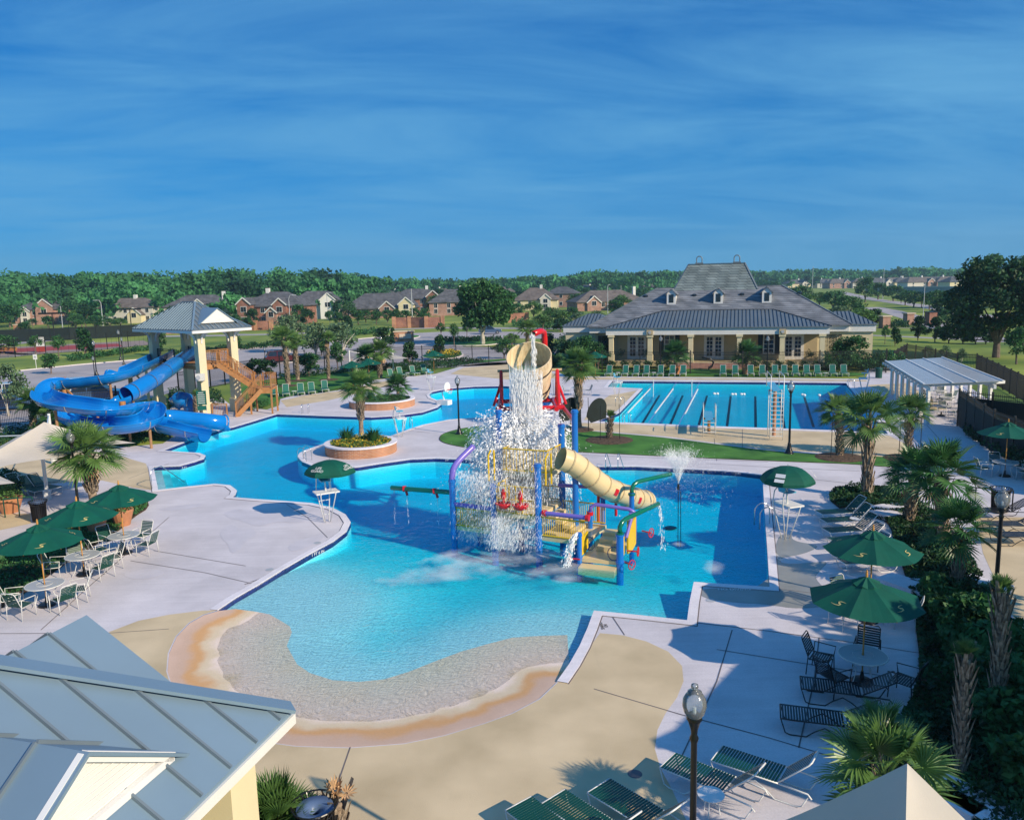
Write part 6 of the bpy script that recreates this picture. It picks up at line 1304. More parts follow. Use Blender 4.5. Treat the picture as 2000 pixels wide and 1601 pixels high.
# ------------------------------------------------------------------ lane ropes, floats, lane posts
for k, (near, a, c_, far) in enumerate((((1211, 822), (1226, 806), (1270, 759), (1279, 747)), ((1267, 825), (1279, 807), (1315, 759), (1321, 747)), ((1326, 828), (1338, 808), (1363, 760), (1366, 747)))):
    pn, pa_, pc, pf = [G(*q, WZ) for q in (near, a, c_, far)]; t = thing('lane_rope', '%s floating lane rope from the left in the lap pool' % ORD[k], 'lane rope', tuple(pn), group='floating lane ropes')
    m = MB(); m.cyl(pn, pf, .022, n=5); m.build('rope', 'ppurple', t); m = MB(); n = 38
    for i in range(n): p = pa_.lerp(pc, i / n); d = (pc - pa_).normalized() * .3; m.cyl(p, p + d, .06, n=6)
    m.build('floats', 'white', t)
for k, (px, py) in enumerate(((1395, 770), (1401, 770), (1430, 771), (1436, 771), (1448, 771), (1453, 771), (1567, 772), (1571, 773), (1600, 773))):
    p = G(px, py, WZ); m = MB(); m.lathe([(0, -.05), (.12, -.02), (.15, .05), (.1, .14), (0, .17)], p, 8); o = m.build('pool_float', 'white', loc=tuple(p)); tag(o, 'small white float on the lap pool, %s from the left' % ORD[k], 'float', 'white floats on the lap pool')
for k, (px, yb, yt) in enumerate(((1276, 775, 752), (1351, 775, 751))):
    p = G(px, yb, WZ); m = MB(); m.cyl(p, (p.x, p.y, 1.4), .03, n=6); o = m.build('white_pole', 'white', loc=tuple(p)); tag(o, 'thin white pole standing in the lap pool, %s' % ('left one', 'right one')[k], 'pole')
# ------------------------------------------------------------------ bins
def bin_(px, py, s, lab, near=False):
    b = G(px, py); t = thing('litter_bin', lab, 'litter bin', (b.x, b.y, 0), group='slatted litter bins'); m = MB()
    m.lathe([(.24, .06), (.24, .80), (.22, .80), (.22, .06), (0, .06)], (0, 0, 0), 20); m.v = [(b.x + x * s, b.y + y * s, z * s) for x, y, z in m.v]; m.build('liner', 'black', t)
    for_ = MB()
    for k in range(26):
        a = k * 2 * math.pi / 26; c_, n_s = math.cos(a), math.sin(a); P = [(c_ * r * s + b.x, n_s * r * s + b.y, z * s) for r, z in ((.27, .05), (.29, .5), (.30, .78), (.36, .90), (.38, .93))]
        for i in range(4): for_.bar(P[i], P[i + 1], .035 * s, .012 * s, up=(-n_s, c_, 0.01))
    for_.build('slats', 'black', t); m = MB()
    for r, z in ((.29, .08), (.31, .78), (.38, .93)): m.tube([(b.x + r * s * math.cos(k * .2618), b.y + r * s * math.sin(k * .2618), z * s) for k in range(24)], .014 * s, 5, closed=True)
    m.build('hoops', 'black', t); m = MB(); m.lathe([(.31, .86), (.30, .88), (.10, .80), (.09, .70)], (0, 0, 0), 24); m.v = [(b.x + x * s, b.y + y * s, z * s) for x, y, z in m.v]; m.build('lid', 'binlid', t, smooth=True)
bin_(621, 1668, 1.05, 'black slatted bin with funnel lid beside the bottom needle palm'); bin_(78, 1018, 1.0, 'slatted bin under the middle left umbrella'); bin_(1952, 1000, 1.1, 'slatted bin behind the right lamp post')
for px, py, lab in ((1204, 706, 'dark drum bin at the left end of the clubhouse porch'), (1716, 738, 'dark drum bin at the right end of the far lounger row')):
    b = G(px, py); m = MB(); m.lathe([(.3, 0), (.32, .9), (.34, .92), (.3, 1.0), (0, 1.02)], b, 14); o = m.build('drum_bin', 'strap', loc=(b.x, b.y, 0)); tag(o, lab, 'litter bin')
b = G(32, 1010); t = thing('step_railing', 'short dark railing beside the potted plant at far left', 'railing', (b.x, b.y, 0)); m = MB(); q = G(42, 985)
for dx in (0, .55, 1.1): m.tube([(b.x + dx - .5, b.y + dx * .3, 0), (b.x + dx - .5, b.y + dx * .3, .85)], .03, 6)
m.tube([(b.x - .5, b.y, .85), (b.x + .6, b.y + .33, .85)], .03, 6); m.build('rails', 'strap', t)
b = G(1920, 1000); t = thing('step_railing', 'short black railing beside the right edge bin', 'railing', (b.x, b.y, 0)); m = MB()
for k in range(2): m.tube([(b.x + k * 1.2, b.y + .6 - k * .6, 0), (b.x + k * 1.2, b.y + .6 - k * .6, .9)], .03, 6)
m.tube([(b.x - .3, b.y + .75, .9), (b.x + 1.2, b.y, .9)], .03, 6); m.build('rails', 'black', t)
# floor drains
for k, (px, py) in enumerate(((174, 1216), (1240, 1511), (1388, 1172), (620, 1060), (527, 1112), (1690, 935), (1435, 925))):
    b = G(px, py); m = MB(); m.lathe([(0, .01), (.13, .01), (.15, .006)], b, 16); o = m.build('floor_drain', 'decal' if k in (3, 4, 2) else 'joint', loc=(b.x, b.y, .006)); tag(o, 'round drain cover in the deck %s' % ('left of the pavilion roof', 'beside the palm shadow on tan paving', 'in the wet patch corner', 'near the left peninsula tip', 'farther down the left pool edge', 'right of the dark umbrella shadow', 'on the walk behind the fountain')[k], 'drain cover')
# stepping slabs in the right bed
for k, (px, py, w_, l_, rz) in enumerate(((1770, 1150, .9, 1.6, .5), (1850, 1145, .9, 1.3, .6), (1822, 1152, .4, 1.3, .6), (1925, 1150, .8, 1.3, .6), (1905, 1585, .8, 1.6, .5), (1850, 1570, .5, 1.2, .5), (1765, 1000, 1.5, 3.2, 1.9))):
    b = G(px, py); m = MB(); m.box((b.x, b.y, .12), (w_, l_, .2), rz); o = m.build('stone_slab', 'coping', loc=(b.x, b.y, .02)); tag(o, ('pale slab on the deck edge of the bed path', 'wide pale slab in the bed path', 'narrow pale slab in the bed path', 'pale slab at the right end of the bed path', 'pale slab block by the lower right canopy', 'small slab beside the lower right canopy', 'long grey slab behind the right strap loungers')[k], 'slab')
# depth marks and no-diving text
def marks(px, py, rz, txt, size, col='black', lab='black painted depth mark', z=.031):
    b = G(px, py, 0); o = textmesh(txt, size, col, 'pool_marking', None, Matrix.Translation(Vector((0, 0, 0)))); o.location = (b.x, b.y, z); o.rotation_euler = (0, 0, rz); struct(o)
marks(1179, 1222, -1.5, 'NO\nDIVING', .14, 'black', z=.008); marks(1434, 1151, -.05, 'NO DIVING', .2, 'white', z=.012); marks(495, 1135, .95, 'NO DIVING', .13, 'joint', z=.008); marks(1517, 1085, 1.55, 'NO DIVING', .2, 'white', z=.012)
def sidetext(px, py, txt, size, rz): b = G(px, py, -.06); o = textmesh(txt, size, 'white', 'pool_marking', None, Matrix.Rotation(math.pi / 2, 4, 'X')); o.location = (b.x, b.y, b.z); o.rotation_euler = (0, 0, rz); struct(o)
for px, py, tx, rz in ((621, 1080, '1 FT 6 IN', .95), (360, 913, '3 FT', .1), (880, 898, '3 FT 6 IN', -.05), (1448, 925, '3 FT 6 IN', -.1), (520, 815, '4 FT', .6)): sidetext(px, py, tx, .16, rz)
# ================================================================== WATER PLAY STRUCTURE
b0 = G(985, 1050, WZ)
ps = thing('water_play_structure', 'blue posted water play structure with cream tube slide and giant tipping bucket', 'play structure', (b0.x, b0.y, 0))
FL = -1.15
def W(px, py, z=WZ): return G(px, py, z)
def post(b, ztop, r=.13, mat='pblue', name='post'):
    m = MB(); m.cyl((b.x, b.y, FL), (b.x, b.y, ztop), r, n=14); o = m.build(name, mat, ps, smooth=False)
    c = MB()
    for z in (0.05, ztop - .12): c.cyl((b.x, b.y, z), (b.x, b.y, z + .07), r * 1.22, n=14)
    c.build('collar', mat, o); return o
P1, P2, P3 = W(887, 1050), W(967, 1062), W(1053, 1072)
z1, z2, z3 = ZT(P1, 935), ZT(P2, 945), ZT(P3, 905)
post(P1, z1); post(P2, z2); post(P3, z3)
fw = (P3 - P1).normalized(); bk = Vector((-fw.y, fw.x, 0)).normalized()   # along the front, and away from the camera
if bk.y < 0: bk = -bk
B1, B2, B3 = P1 + bk * 2.2, P2 + bk * 2.4, P3 + bk * 2.4
zf = ZT(P3, 790) + .3
FZ = G(1060, 790, 0); 
for b, z in ((B1, 1.5), (B2, 4.3), (B3, 4.3)): post(b, z)
# tall post that carries the bucket frame at the right, and one at the left
PR = P3 + bk * 1.3 + fw * 1.0; PLt = P2 + bk * 1.6 - fw * 0.5
zr = ZT(PR, 800); post(PR, zr, .12); post(PLt, ZT(PLt, 800), .12)
# bent blue-violet pipe from P1 up into the splash
m = MB(); m.tube(catmull([(P1.x, P1.y, z1 - .1), (P1.x + .05, P1.y + .05, z1 + .35), (P1.x + .3, P1.y + .25, z1 + .7), (P1.x + .85, P1.y + .7, z1 + 1.15)], 6), .125, 12); m.build('bent_pipe', 'ppurple', ps, smooth=True)
def platform(a, b, depth, z, th=.14, mat='pcream', name='platform'):
    m = MB(); q = [a, b, b + bk * depth, a + bk * depth]; m.prism([(p.x, p.y) for p in q], z - th, z); return m.build(name, mat, ps)
platform(P1, P2, 2.2, .38); platform(P2, P3, 2.4, 1.15); platform(P3, P3 + fw * 1.9, 2.3, .38)
def barrier(a, b, z0, z1, rails='pyellow', step=.085, top=True):
    m = MB(); d = (b - a); n = max(2, int(d.length / step)); A = lambda z: Vector((0, 0, z))
    for z in (z0 + .05, z1): m.cyl(a * 1 + A(z - a.z), b + A(z - b.z), .028, n=6)
    for i in range(n + 1):
        p = a + d * (i / n); m.cyl((p.x, p.y, z0 + .05), (p.x, p.y, z1), .011, n=5)
    return m.build('guard_rail', rails, ps)
barrier(P1, P2, .40, 1.15); barrier(B1, B2, .40, 1.15); barrier(P1, B1, .40, 1.15)
barrier(P3, P3 + fw * 1.85, .40, 1.15); barrier(P3 + bk * 2.3, P3 + fw * 1.85 + bk * 2.3, .40, 1.2)
m = MB(); m.cyl((P1.x, P1.y, 1.28), (P2.x, P2.y, 1.28), .085, n=10); m.build('pipe', 'ppurple', ps)
q = P3 + fw * 1.9; m = MB(); m.cyl((P3.x, P3.y, 1.32), (q.x, q.y, 1.32), .085, n=10); m.build('pipe', 'ppurple', ps)
q0, q1 = P3 + bk * 2.0, P3 + fw * 1.9 + bk * 2.2; m = MB(); m.cyl((q0.x, q0.y, 1.9), (q1.x, q1.y, 1.9), .075, n=10); m.build('pipe', 'ppurple', ps)
for p in (P3 + fw * .18, P3 + fw * 1.9): m = MB(); m.cyl((p.x, p.y, 1.32) - fw * .0, V3((p.x, p.y, 1.32)) + fw * .14, .13, n=12) if False else m.cyl(V3((p.x, p.y, 1.32)), V3((p.x, p.y, 1.32)) + fw * .13, .125, n=12); m.build('flange', 'pred', ps)
# centre net panel with two tipping bowls
def netpanel(a, b, z0, z1):
    m = MB(); d = b - a; n = int(d.length / .1)
    for z in (z0, (z0 + z1) / 2, z1): m.cyl((a.x, a.y, z), (b.x, b.y, z), .03, n=6)
    for f in (0, .33, .5, .67, 1): p = a + d * f; m.cyl((p.x, p.y, z0), (p.x, p.y, z1), .03, n=6)
    o = m.build('guard_panel', 'pyellow', ps); g = MB()
    for i in range(n + 1): p = a + d * (i / n); g.cyl((p.x, p.y, z0), (p.x, p.y, z1), .006, n=4)
    k = int((z1 - z0) / .1)
    for j in range(k + 1): z = z0 + (z1 - z0) * j / k; g.cyl((a.x, a.y, z), (b.x, b.y, z), .006, n=4)
    g.build('net', 'trim', o)
netpanel(P2 + fw * .12, P3 - fw * .12, 1.2, 2.25); netpanel(B2, B3, 1.2, 2.25); netpanel(P2 + bk * .2 + fw * .1, P2 + bk * 2.3, 1.2, 2.25)
for f in (.3, .68):
    c = P2 + (P3 - P2) * f - bk * .3; m = MB(); prof = [(.0, 0), (.12, .01), (.22, .06), (.27, .16), (.28, .22), (.25, .2), (.2, .1), (0, .05)]; m.lathe(prof, (0, 0, 0), 18); m.v = [(c.x + x * 1.15, c.y + y * .8, 1.42 + z * 1.1) for x, y, z in m.v]; o = m.build('tipping_bowl', 'pred', ps, smooth=True)
    m = MB(); m.tube([(c.x, c.y, 1.5), (c.x, c.y, 1.95), (c.x, c.y + .25, 2.1)], .05, 8); m.cyl((c.x, c.y - .02, 1.85), (c.x, c.y - .02, 2.1), .09, n=10); m.build('valve', 'pred', o)
# upper yellow panels and slatted roof crates behind the splash
UP = 3.0
platform(P2 + bk * 1.0, P3 + bk * 1.0, 1.5, 2.55, mat='stucco')
for a, b in ((P2 + bk * .9, P3 + bk * .9), (P3 + bk * .9, P3 + bk * 2.4), (P2 + bk * .9, P2 + bk * 2.4)): barrier(a, b, 2.6, 3.5, step=.14)
for p in (P3 + fw * .15 + bk * .4, P2 + bk * .3 - fw * .35):
    m = MB(); m.tube([(p.x, p.y, 2.3), (p.x, p.y, 3.3), (p.x + .1, p.y + .1, 3.5)], .035, 6); m.tube([(p.x + .22, p.y + .1, 2.3), (p.x + .22, p.y + .1, 3.5)], .035, 6); m.build('yellow_rail', 'pyellow', ps)
# stairs: centre platform down to the right, then to the low cream landing at the front
for k in range(5):
    a = P3 + fw * (.1 + .30 * k) + bk * .7; z = 1.15 - .15 * (k + 1); m = MB(); q = [a, a + fw * .31, a + fw * .31 + bk * 1.1, a + bk * 1.1]; m.prism([(p.x, p.y) for p in q], z - .12, z); m.build('step', 'pcream', ps)
F1, F2 = W(1132, 1100), W(1211, 1108); R1, R2 = W(1146, 1062), W(1226, 1066)
K1, K2 = W(1163, 1030), W(1243, 1052)
zF1, zF2 = ZT(F1, 1040), ZT(F2, 1040)
post(F1, zF1, .09); post(F2, zF2, .13); post(R1 + bk * .4, ZT(R1 + bk * .4, 998), .10)
fr = (F2 - F1).normalized(); fb = Vector((-fr.y, fr.x, 0)); fb = fb if fb.y > 0 else -fb
m = MB(); q = [F1 + fr * .08, F2 - fr * .1, F2 - fr * .1 + fb * 2.3, F1 + fr * .08 + fb * 2.3]; m.prism([(p.x, p.y) for p in q], -.05, .08); m.prism([(p.x, p.y) for p in [q[0] - fb * .5, q[1] - fb * .5, q[1] - fb * .01, q[0] - fb * .01]], -.35, -.09); m.build('landing', 'pcream', ps)
for k in range(3):
    a = F1 + fr * (.15 + .0 * k) + fb * (.9 + .45 * k); m = MB(); m.prism([(p.x, p.y) for p in [a + fr * .25, a + fr * .75, a + fr * .75 + fb * .44, a + fr * .25 + fb * .44]], .085, .26 + .14 * k); m.build('step', 'pcream', ps)
# yellow panels with red hand wheels
def wheel(c, ax, r=.17, parent=None, mat='pred'):
    c = V3(c); ax = V3(ax).normalized(); u = ax.cross(Vector((0, 0, 1))).normalized(); v = Vector((0, 0, 1)); m = MB(); m.tube([c + u * (r * math.cos(k * .4488)) + v * (r * math.sin(k * .4488)) for k in range(14)], .018, 6, closed=True)
    for k in range(2): d = u * math.cos(k * 1.5708 + .6) + v * math.sin(k * 1.5708 + .6); m.cyl(c - d * r, c + d * r, .012, n=5)
    m.cyl(c, c - ax * .4, .028, n=8); m.build('hand_wheel', mat, ps)
def panel(a, b, z0, z1):
    a, b = V3(a), V3(b); n = 6; d = b - a; m = MB(); pts = [(0, z0), (.6, z0 + .0), (1, z0 + .12), (1, z1 - .08), (.45, z1 - .2), (.35, z1), (0, z1)]; nrm = d.cross(Vector((0, 0, 1))).normalized() * .03
    vs = [Vector((a.x + d.x * f, a.y + d.y * f, z)) for f, z in pts]; k = len(vs); m.add([p + nrm for p in vs] + [p - nrm for p in vs], [tuple(range(k)), tuple(range(2 * k - 1, k - 1, -1))] + [(i, k + i, k + (i + 1) % k, (i + 1) % k) for i in range(k)]); m.build('yellow_panel', 'pyellow', ps)
panel(F1 + fb * .12, F1 + fb * .75 + fr * .1, .12, .95); panel(F2 + fb * .14, F2 + fb * .62, .12, 1.0); panel(F2 + fb * .8 + fr * .1, F2 + fb * 1.7 + fr * .2, .12, 1.35)
wheel(F1 + Vector((-.38, -.05, .22)), -fr); wheel(F2 + Vector((.38, -.25, .18)), (fr - fb * .6)); wheel(F2 + fb * .7 + fr * .5 + Vector((0, 0, .4)), fr); wheel(F2 + fb * 1.9 + fr * .75 + Vector((0, 0, .75)), (fr - fb * .4))
for c in (F1 + fr * .22 + fb * .5 + Vector((0, 0, .6)), F2 - fr * .25 + fb * .1 + Vector((0, 0, .45))):
    m = MB(); m.tube([c + fr * (.22 * math.cos(k * .4)) + Vector((0, 0, .25 * math.sin(k * .4))) for k in range(16)], .015, 5, closed=True); m.build('ring_handle', 'tile', ps)
# purple frame over the steps
t0 = R1 + bk * .4; z = ZT(t0, 985); t1 = t0 + fr * 1.75; path = [(t0.x, t0.y, z - .35), (t0.x + .04, t0.y, z - .1), (t0.x + .22, t0.y, z), (t1.x - .22, t1.y, z - .05), (t1.x - .04, t1.y, z - .15), (t1.x, t1.y, z - .4), (t1.x, t1.y, .1)]
m = MB(); m.tube(path, .075, 10); m.build('frame_pipe', 'ppurple', ps, smooth=True); m = MB(); m.cyl((t0.x, t0.y, z - .42), (t0.x, t0.y, z - .28), .13, n=12); m.build('flange', 'pred', ps)
m = MB(); p = F2 + fb * .9 + fr * .25; m.cyl((p.x, p.y, 1.55), (p.x - .3, p.y - .55, .9), .06, n=10); m.cyl((p.x, p.y, 1.62), (p.x, p.y, 1.5), .13, n=12); m.build('frame_pipe', 'ppurple', ps)
for px, y0, y1 in ((1169, 1013, 965), (1203, 1000, 968)):
    p = G(px, y0, .5); m = MB(); m.cyl((p.x, p.y, .35), (p.x, p.y, ZT(p, y1)), .06, n=10); m.build('red_pipe', 'pred', ps)
PB = W(1160, 1045); post(PB + bk * 1.1, ZT(PB + bk * 1.1, 968), .1); PG = W(1234, 1050); 
# green arching cannon pipes
def cannon(base, ztop, dirv, length, rise, name='green_pipe', r=.085):
    d = V3(dirv).normalized(); p = V3((base.x, base.y, ztop)); path = [p, p + Vector((0, 0, .22)), p + d * .12 + Vector((0, 0, .36)), p + d * .32 + Vector((0, 0, .44)), p + d * length + Vector((0, 0, .44 + rise))]
    m = MB(); m.tube([path[0], path[1], path[2], path[3], path[3].lerp(path[4], .5), path[4]], r, 12); o = m.build(name, 'pgreen', ps, smooth=True); c = MB(); c.cyl(p - Vector((0, 0, .04)), p + Vector((0, 0, .03)), r * 1.7, n=14); c.build('flange', 'pgreen', o); return path[4]
post(PG, ZT(PG, 962), .10); ze = G(1322, 940, 1.75); tipA = cannon(PG, ZT(PG, 962) - .05, Vector((ze.x - PG.x, ze.y - PG.y, 0)), 2.15, .02)
ze = G(1308, 980, 1.6); tipB = cannon(F2, zF2 - .02, Vector((ze.x - F2.x, ze.y - F2.y, 0)), 2.35, .12)
tl = G(766, 968, 1.15); hl = P1 + Vector((0, 0, 0)); m = MB(); za = 1.75; m.cyl((P1.x, P1.y, za), (tl.x, tl.y, 1.5), .10, n=12); m.build('green_pipe', 'pgreen', ps, smooth=False)
for f in (.28, .78):
    p = Vector((P1.x, P1.y, za)).lerp(Vector((tl.x, tl.y, 1.5)), f); m = MB(); m.cyl(p + Vector((.04, 0, -.02)), p + Vector((.12, -.1, -.26)), .055, n=8); m.cyl(p - Vector((.07, 0, 0)), p + Vector((.07, 0, 0)), .125, n=12); m.build('nozzle', 'pred', ps)
# cream tube slide
sp_ = [G(1095, 895, 3.3), G(1120, 905, 3.05), G(1150, 928, 2.5), G(1180, 950, 1.9), G(1215, 965, 1.3), G(1240, 973, .85), G(1263, 978, .45)]
pth = catmull([V3(p) for p in sp_], 7); m = MB(); m.tube(pth, .44, 18, cap=False); m.build('tube_slide', 'pcream', ps, smooth=True); m = MB()
for i in range(5, len(pth), 5): d = (pth[i] - pth[i - 1]).normalized() * .03; m.cyl(pth[i] - d, pth[i] + d, .465, n=20)
m.build('slide_rings', 'stuccob', ps)
for i in (22, 32):
    p = pth[i]; d = (pth[i + 1] - pth[i]).normalized(); sd = Vector((d.y, -d.x, 0)).normalized(); up = sd.cross(d).normalized(); m = MB(); A = [-.1, -.35, -.6]
    R_ = .455; f = lambda a, s: p + d * s + sd * (R_ * math.cos(a)) + up * (R_ * math.sin(a))
    if sd.y > 0: sd = -sd
    for a0, a1 in ((.1, -.2), (-.2, -.5)): m.quad(f(a0, .0), f(a0, .24), f(a1, .24), f(a1, .0))
    m.build('warning_label', 'pred', ps)
# ------------------------------------------------------------------ red frame and tipping bucket
BD = 32.6
lb_, rb_ = AT(968, 800, BD), AT(1098, 795, BD)
zb_ = (lb_.z + rb_.z) / 2; bx = (rb_ - lb_).normalized(); by = Vector((-bx.y, bx.x, 0)).normalized(); by = by if by.y > 0 else -by
lb_.z = rb_.z = zb_; 
for p, q_ in ((lb_, rb_ + bx * .1), (lb_ + by * 2.2, rb_ + by * 2.2 + bx * .1), (lb_ + bx * .15 - by * .35, lb_ + bx * .15 + by * 2.5), (rb_ - bx * .25 - by * .35, rb_ - bx * .25 + by * 2.5)): m = MB(); m.cyl(p, q_, .10, n=12); m.build('bucket_frame', 'pred', ps)
axz = AT(1087, 722, BD + 1.1).z
axl, axr = (lb_ + bx * .25 + by * 1.1), (rb_ - bx * .12 + by * 1.1); axl.z = axr.z = axz
for q, s in ((axl, -1), (axr, 1)):
    m = MB(); foot = Vector((q.x, q.y, zb_))
    for o_ in (-1.05, 1.05): m.cyl(foot + by * o_, q, .075, n=10)
    m.cyl(foot, q, .07, n=10); m.cyl(foot + bx * (.35 * s) + by * -.2, q - Vector((0, 0, .5)), .06, n=8); m.build('bucket_bracket', 'pred', ps)
m = MB(); m.cyl(axl - bx * .15, axr + bx * .2, .06, n=10); m.build('axle', 'stuccob', ps)
p = PR; m = MB(); m.cyl((p.x, p.y, zr - .5), rb_ + by * 1.1, .08, n=10); m.build('brace', 'pred', ps)
# bucket: open barrel tipped towards the camera
axis = Vector((-.10, -.56, .80)).normalized(); bc = AT(1038, 731, BD + 1.0); ux = axis.cross(Vector((0, 1, 0))).normalized(); uy = axis.cross(ux).normalized()
def bl_(r, z, a): return bc + axis * z + ux * (r * math.cos(a)) + uy * (r * math.sin(a))
def barrel(mb, prof, n=36):
    b = len(mb.v)
    for r, z in prof:
        for k in range(n): mb.v.append(tuple(bl_(r, z, 2 * math.pi * k / n)))
    for i in range(len(prof) - 1):
        for k in range(n): mb.f.append((b + i * n + k, b + i * n + (k + 1) % n, b + (i + 1) * n + (k + 1) % n, b + (i + 1) * n + k))
BH = 1.02
m = MB(); barrel(m, [(0, -BH), (.70, -BH), (.78, -.5), (.86, 0), (.92, .5), (.95, BH), (.91, BH), (.88, .5), (.82, 0), (.74, -.5), (.66, -BH + .06), (0, -BH + .06)]); bk_ = m.build('bucket', 'bucket', ps, smooth=False)
m = MB()
for z, r in ((-.62, .77), (.42, .915)): barrel(m, [(r, z - .035), (r + .014, z - .035), (r + .014, z + .035), (r, z + .035)])
m.build('hoop', 'black', bk_)
m = MB(); n = 26
for k in range(n): a = 2 * math.pi * k / n; m.bar(bl_(.706, -BH, a), bl_(.955, BH, a), .012, .004, up=tuple(axis))
m.build('stave_joint', 'stuccob', bk_)
wl_ = BH * .62; m = MB(); cw = bc + axis * .45; lip = bc + axis * BH
# level water inside the tipped barrel: just at the lower lip
low = min((bl_(.9, BH, 2 * math.pi * k / 36) for k in range(36)), key=lambda q: q.z); wz = low.z + .02; pts = []
for k in range(36):
    a = 2 * math.pi * k / 36; p0, p1 = bl_(.68, -BH + .1, a), bl_(.905, BH, a)
    if p0.z < wz < p1.z: f = (wz - p0.z) / (p1.z - p0.z); pts.append(p0.lerp(p1, f))
    elif p1.z <= wz: pts.append(Vector((p1.x, p1.y, wz)))
cc = sum(pts, Vector()) / len(pts); pts.sort(key=lambda q: math.atan2(q.y - cc.y, q.x - cc.x)); m.quad(*pts)
m2 = bpy.data.materials.new('bucket water'); t_, n_n, l_, o_ = nodes(m2); pbs = n_n.new('ShaderNodeBsdfPrincipled'); pbs.inputs['Base Color'].default_value = (.05, .22, .17, 1); pbs.inputs['Roughness'].default_value = .05; nz = n_n.new('ShaderNodeTexNoise'); nz.inputs['Scale'].default_value = 9; bp_ = n_n.new('ShaderNodeBump'); bp_.inputs['Strength'].default_value = .5; g_o = n_n.new('ShaderNodeNewGeometry'); l_.new(g_o.outputs['Position'], nz.inputs['Vector']); l_.new(nz.outputs[0], bp_.inputs['Height']); l_.new(bp_.outputs[0], pbs.inputs['Normal']); l_.new(pbs.outputs[0], o_.inputs[0])
MT['bwater'] = m2; m.build('bucket_water', 'bwater', bk_)
# red supply pipe over the bucket
ptip = AT(1042, 652, BD + .9); pr0 = AT(1060, 648, BD + 1.9); m = MB(); prr = AT(1060, 760, BD + 2.2); m.tube([ptip, ptip.lerp(pr0, .8) + Vector((0, 0, .05)), pr0 + Vector((.05, .1, -.02)), Vector((pr0.x + .08, pr0.y + .15, pr0.z - .3)), Vector((pr0.x + .1, pr0.y + .3, zb_))], .13, 12); m.build('supply_pipe', 'pred', ps, smooth=True)
m = MB(); d = (ptip - pr0).normalized(); m.cyl(ptip + d * .001, ptip + d * .012, .10, n=12); m.build('pipe_mouth', 'black', ps)

# ================================================================== WATER IN THE AIR
wrng = np.random.default_rng(17)
def streaks(P, Vd, ln, wd):
    """P points, Vd direction, ln lengths, wd widths -> elongated diamond quads facing about"""
    n = len(P); d = Vd / (np.linalg.norm(Vd, axis=1)[:, None] + 1e-9); r = wrng.normal(size=(n, 3)) * .55 + np.array([sdir.x * 1.1, sdir.y * 1.1 - .5, sdir.z * 1.1]); u = np.cross(d, r); u /= (np.linalg.norm(u, axis=1)[:, None] + 1e-9)
    a = d * ln[:, None] * .5; b = u * wd[:, None] * .5
    return np.stack([P - a, P + b, P + a, P - b], 1)
def water_thing(name, Q, label, mat='drops', cat='water splash'):
    lo = Q.reshape(-1, 3).mean(0); o = nquads(name, Q - lo[None, None, :].astype(np.float32), mat, loc=tuple(lo)); o['kind'] = 'stuff'; return o
# fall from the bucket lip
lipc = np.array(low); n = 3000; tt_ = wrng.uniform(0, 1, n) ** .8; Hf = low.z - (zb_ - .5)
side = wrng.uniform(-.72, .62, n); Pp = np.column_stack([lipc[0] + side * (1 - .10 * tt_), lipc[1] - .15 - .30 * np.sqrt(tt_) + wrng.normal(0, .07, n) + .2 * side ** 2, low.z + .05 - Hf * tt_])
vd = np.column_stack([wrng.normal(0, .03, n), wrng.normal(0, .03, n), -np.ones(n)]); water_thing('falling_water', streaks(Pp, vd, wrng.uniform(.10, .42, n) * (.5 + tt_), wrng.uniform(.007, .022, n)), '')
n = 420; side = wrng.uniform(-.75, .35, n); tt_ = wrng.uniform(0, 1, n); Pp = np.column_stack([lipc[0] + side, lipc[1] - .1 - .25 * np.sqrt(tt_), low.z - Hf * tt_]); vd = np.column_stack([wrng.normal(0, .02, n), wrng.normal(0, .02, n), -np.ones(n)]); water_thing('falling_water', streaks(Pp, vd, wrng.uniform(.5, 1.3, n), wrng.uniform(.02, .06, n)), '', 'mist')
# burst where it hits the canopy of the structure, thrown outwards and down
oc = np.array([lipc[0] - .25, lipc[1] - .05, zb_ - .85])
def burst(n, tmin, tmax, vmax, size, mat, up=1.6, stretch=2.2, seed=0):
    az = wrng.uniform(0, 2 * np.pi, n); sp = vmax * wrng.uniform(0.05, 1, n) ** .7; vz = wrng.normal(up * .5, 1.0, n); t = wrng.uniform(tmin, tmax, n)
    vx, vy = sp * np.cos(az) - .25, sp * np.sin(az) * .85; X = np.column_stack([oc[0] + vx * t, oc[1] + vy * t, oc[2] + vz * t - 4.9 * t * t]) + wrng.normal(0, .07, (n, 3))
    V = np.column_stack([vx, vy, vz - 9.8 * t]); L_ = size * wrng.lognormal(0, .55, n); ok = X[:, 2] > WZ; X, V, L_ = X[ok], V[ok], L_[ok]
    water_thing('water_splash', streaks(X, V, L_ * stretch, L_), '', mat)
burst(110000, 0.0, .60, 3.8, .027, 'drops', 2.8, 1.7); burst(90000, .22, 1.0, 2.9, .018, 'drops', 1.8, 4.2); burst(12000, .0, .5, 3.4, .045, 'drops', 2.6, 1.5); burst(900, .02, .6, 3.0, .10, 'mist', 2.2, 1.8); burst(7000, .1, 1.0, 4.3, .017, 'drops', 2.4, 1.4)
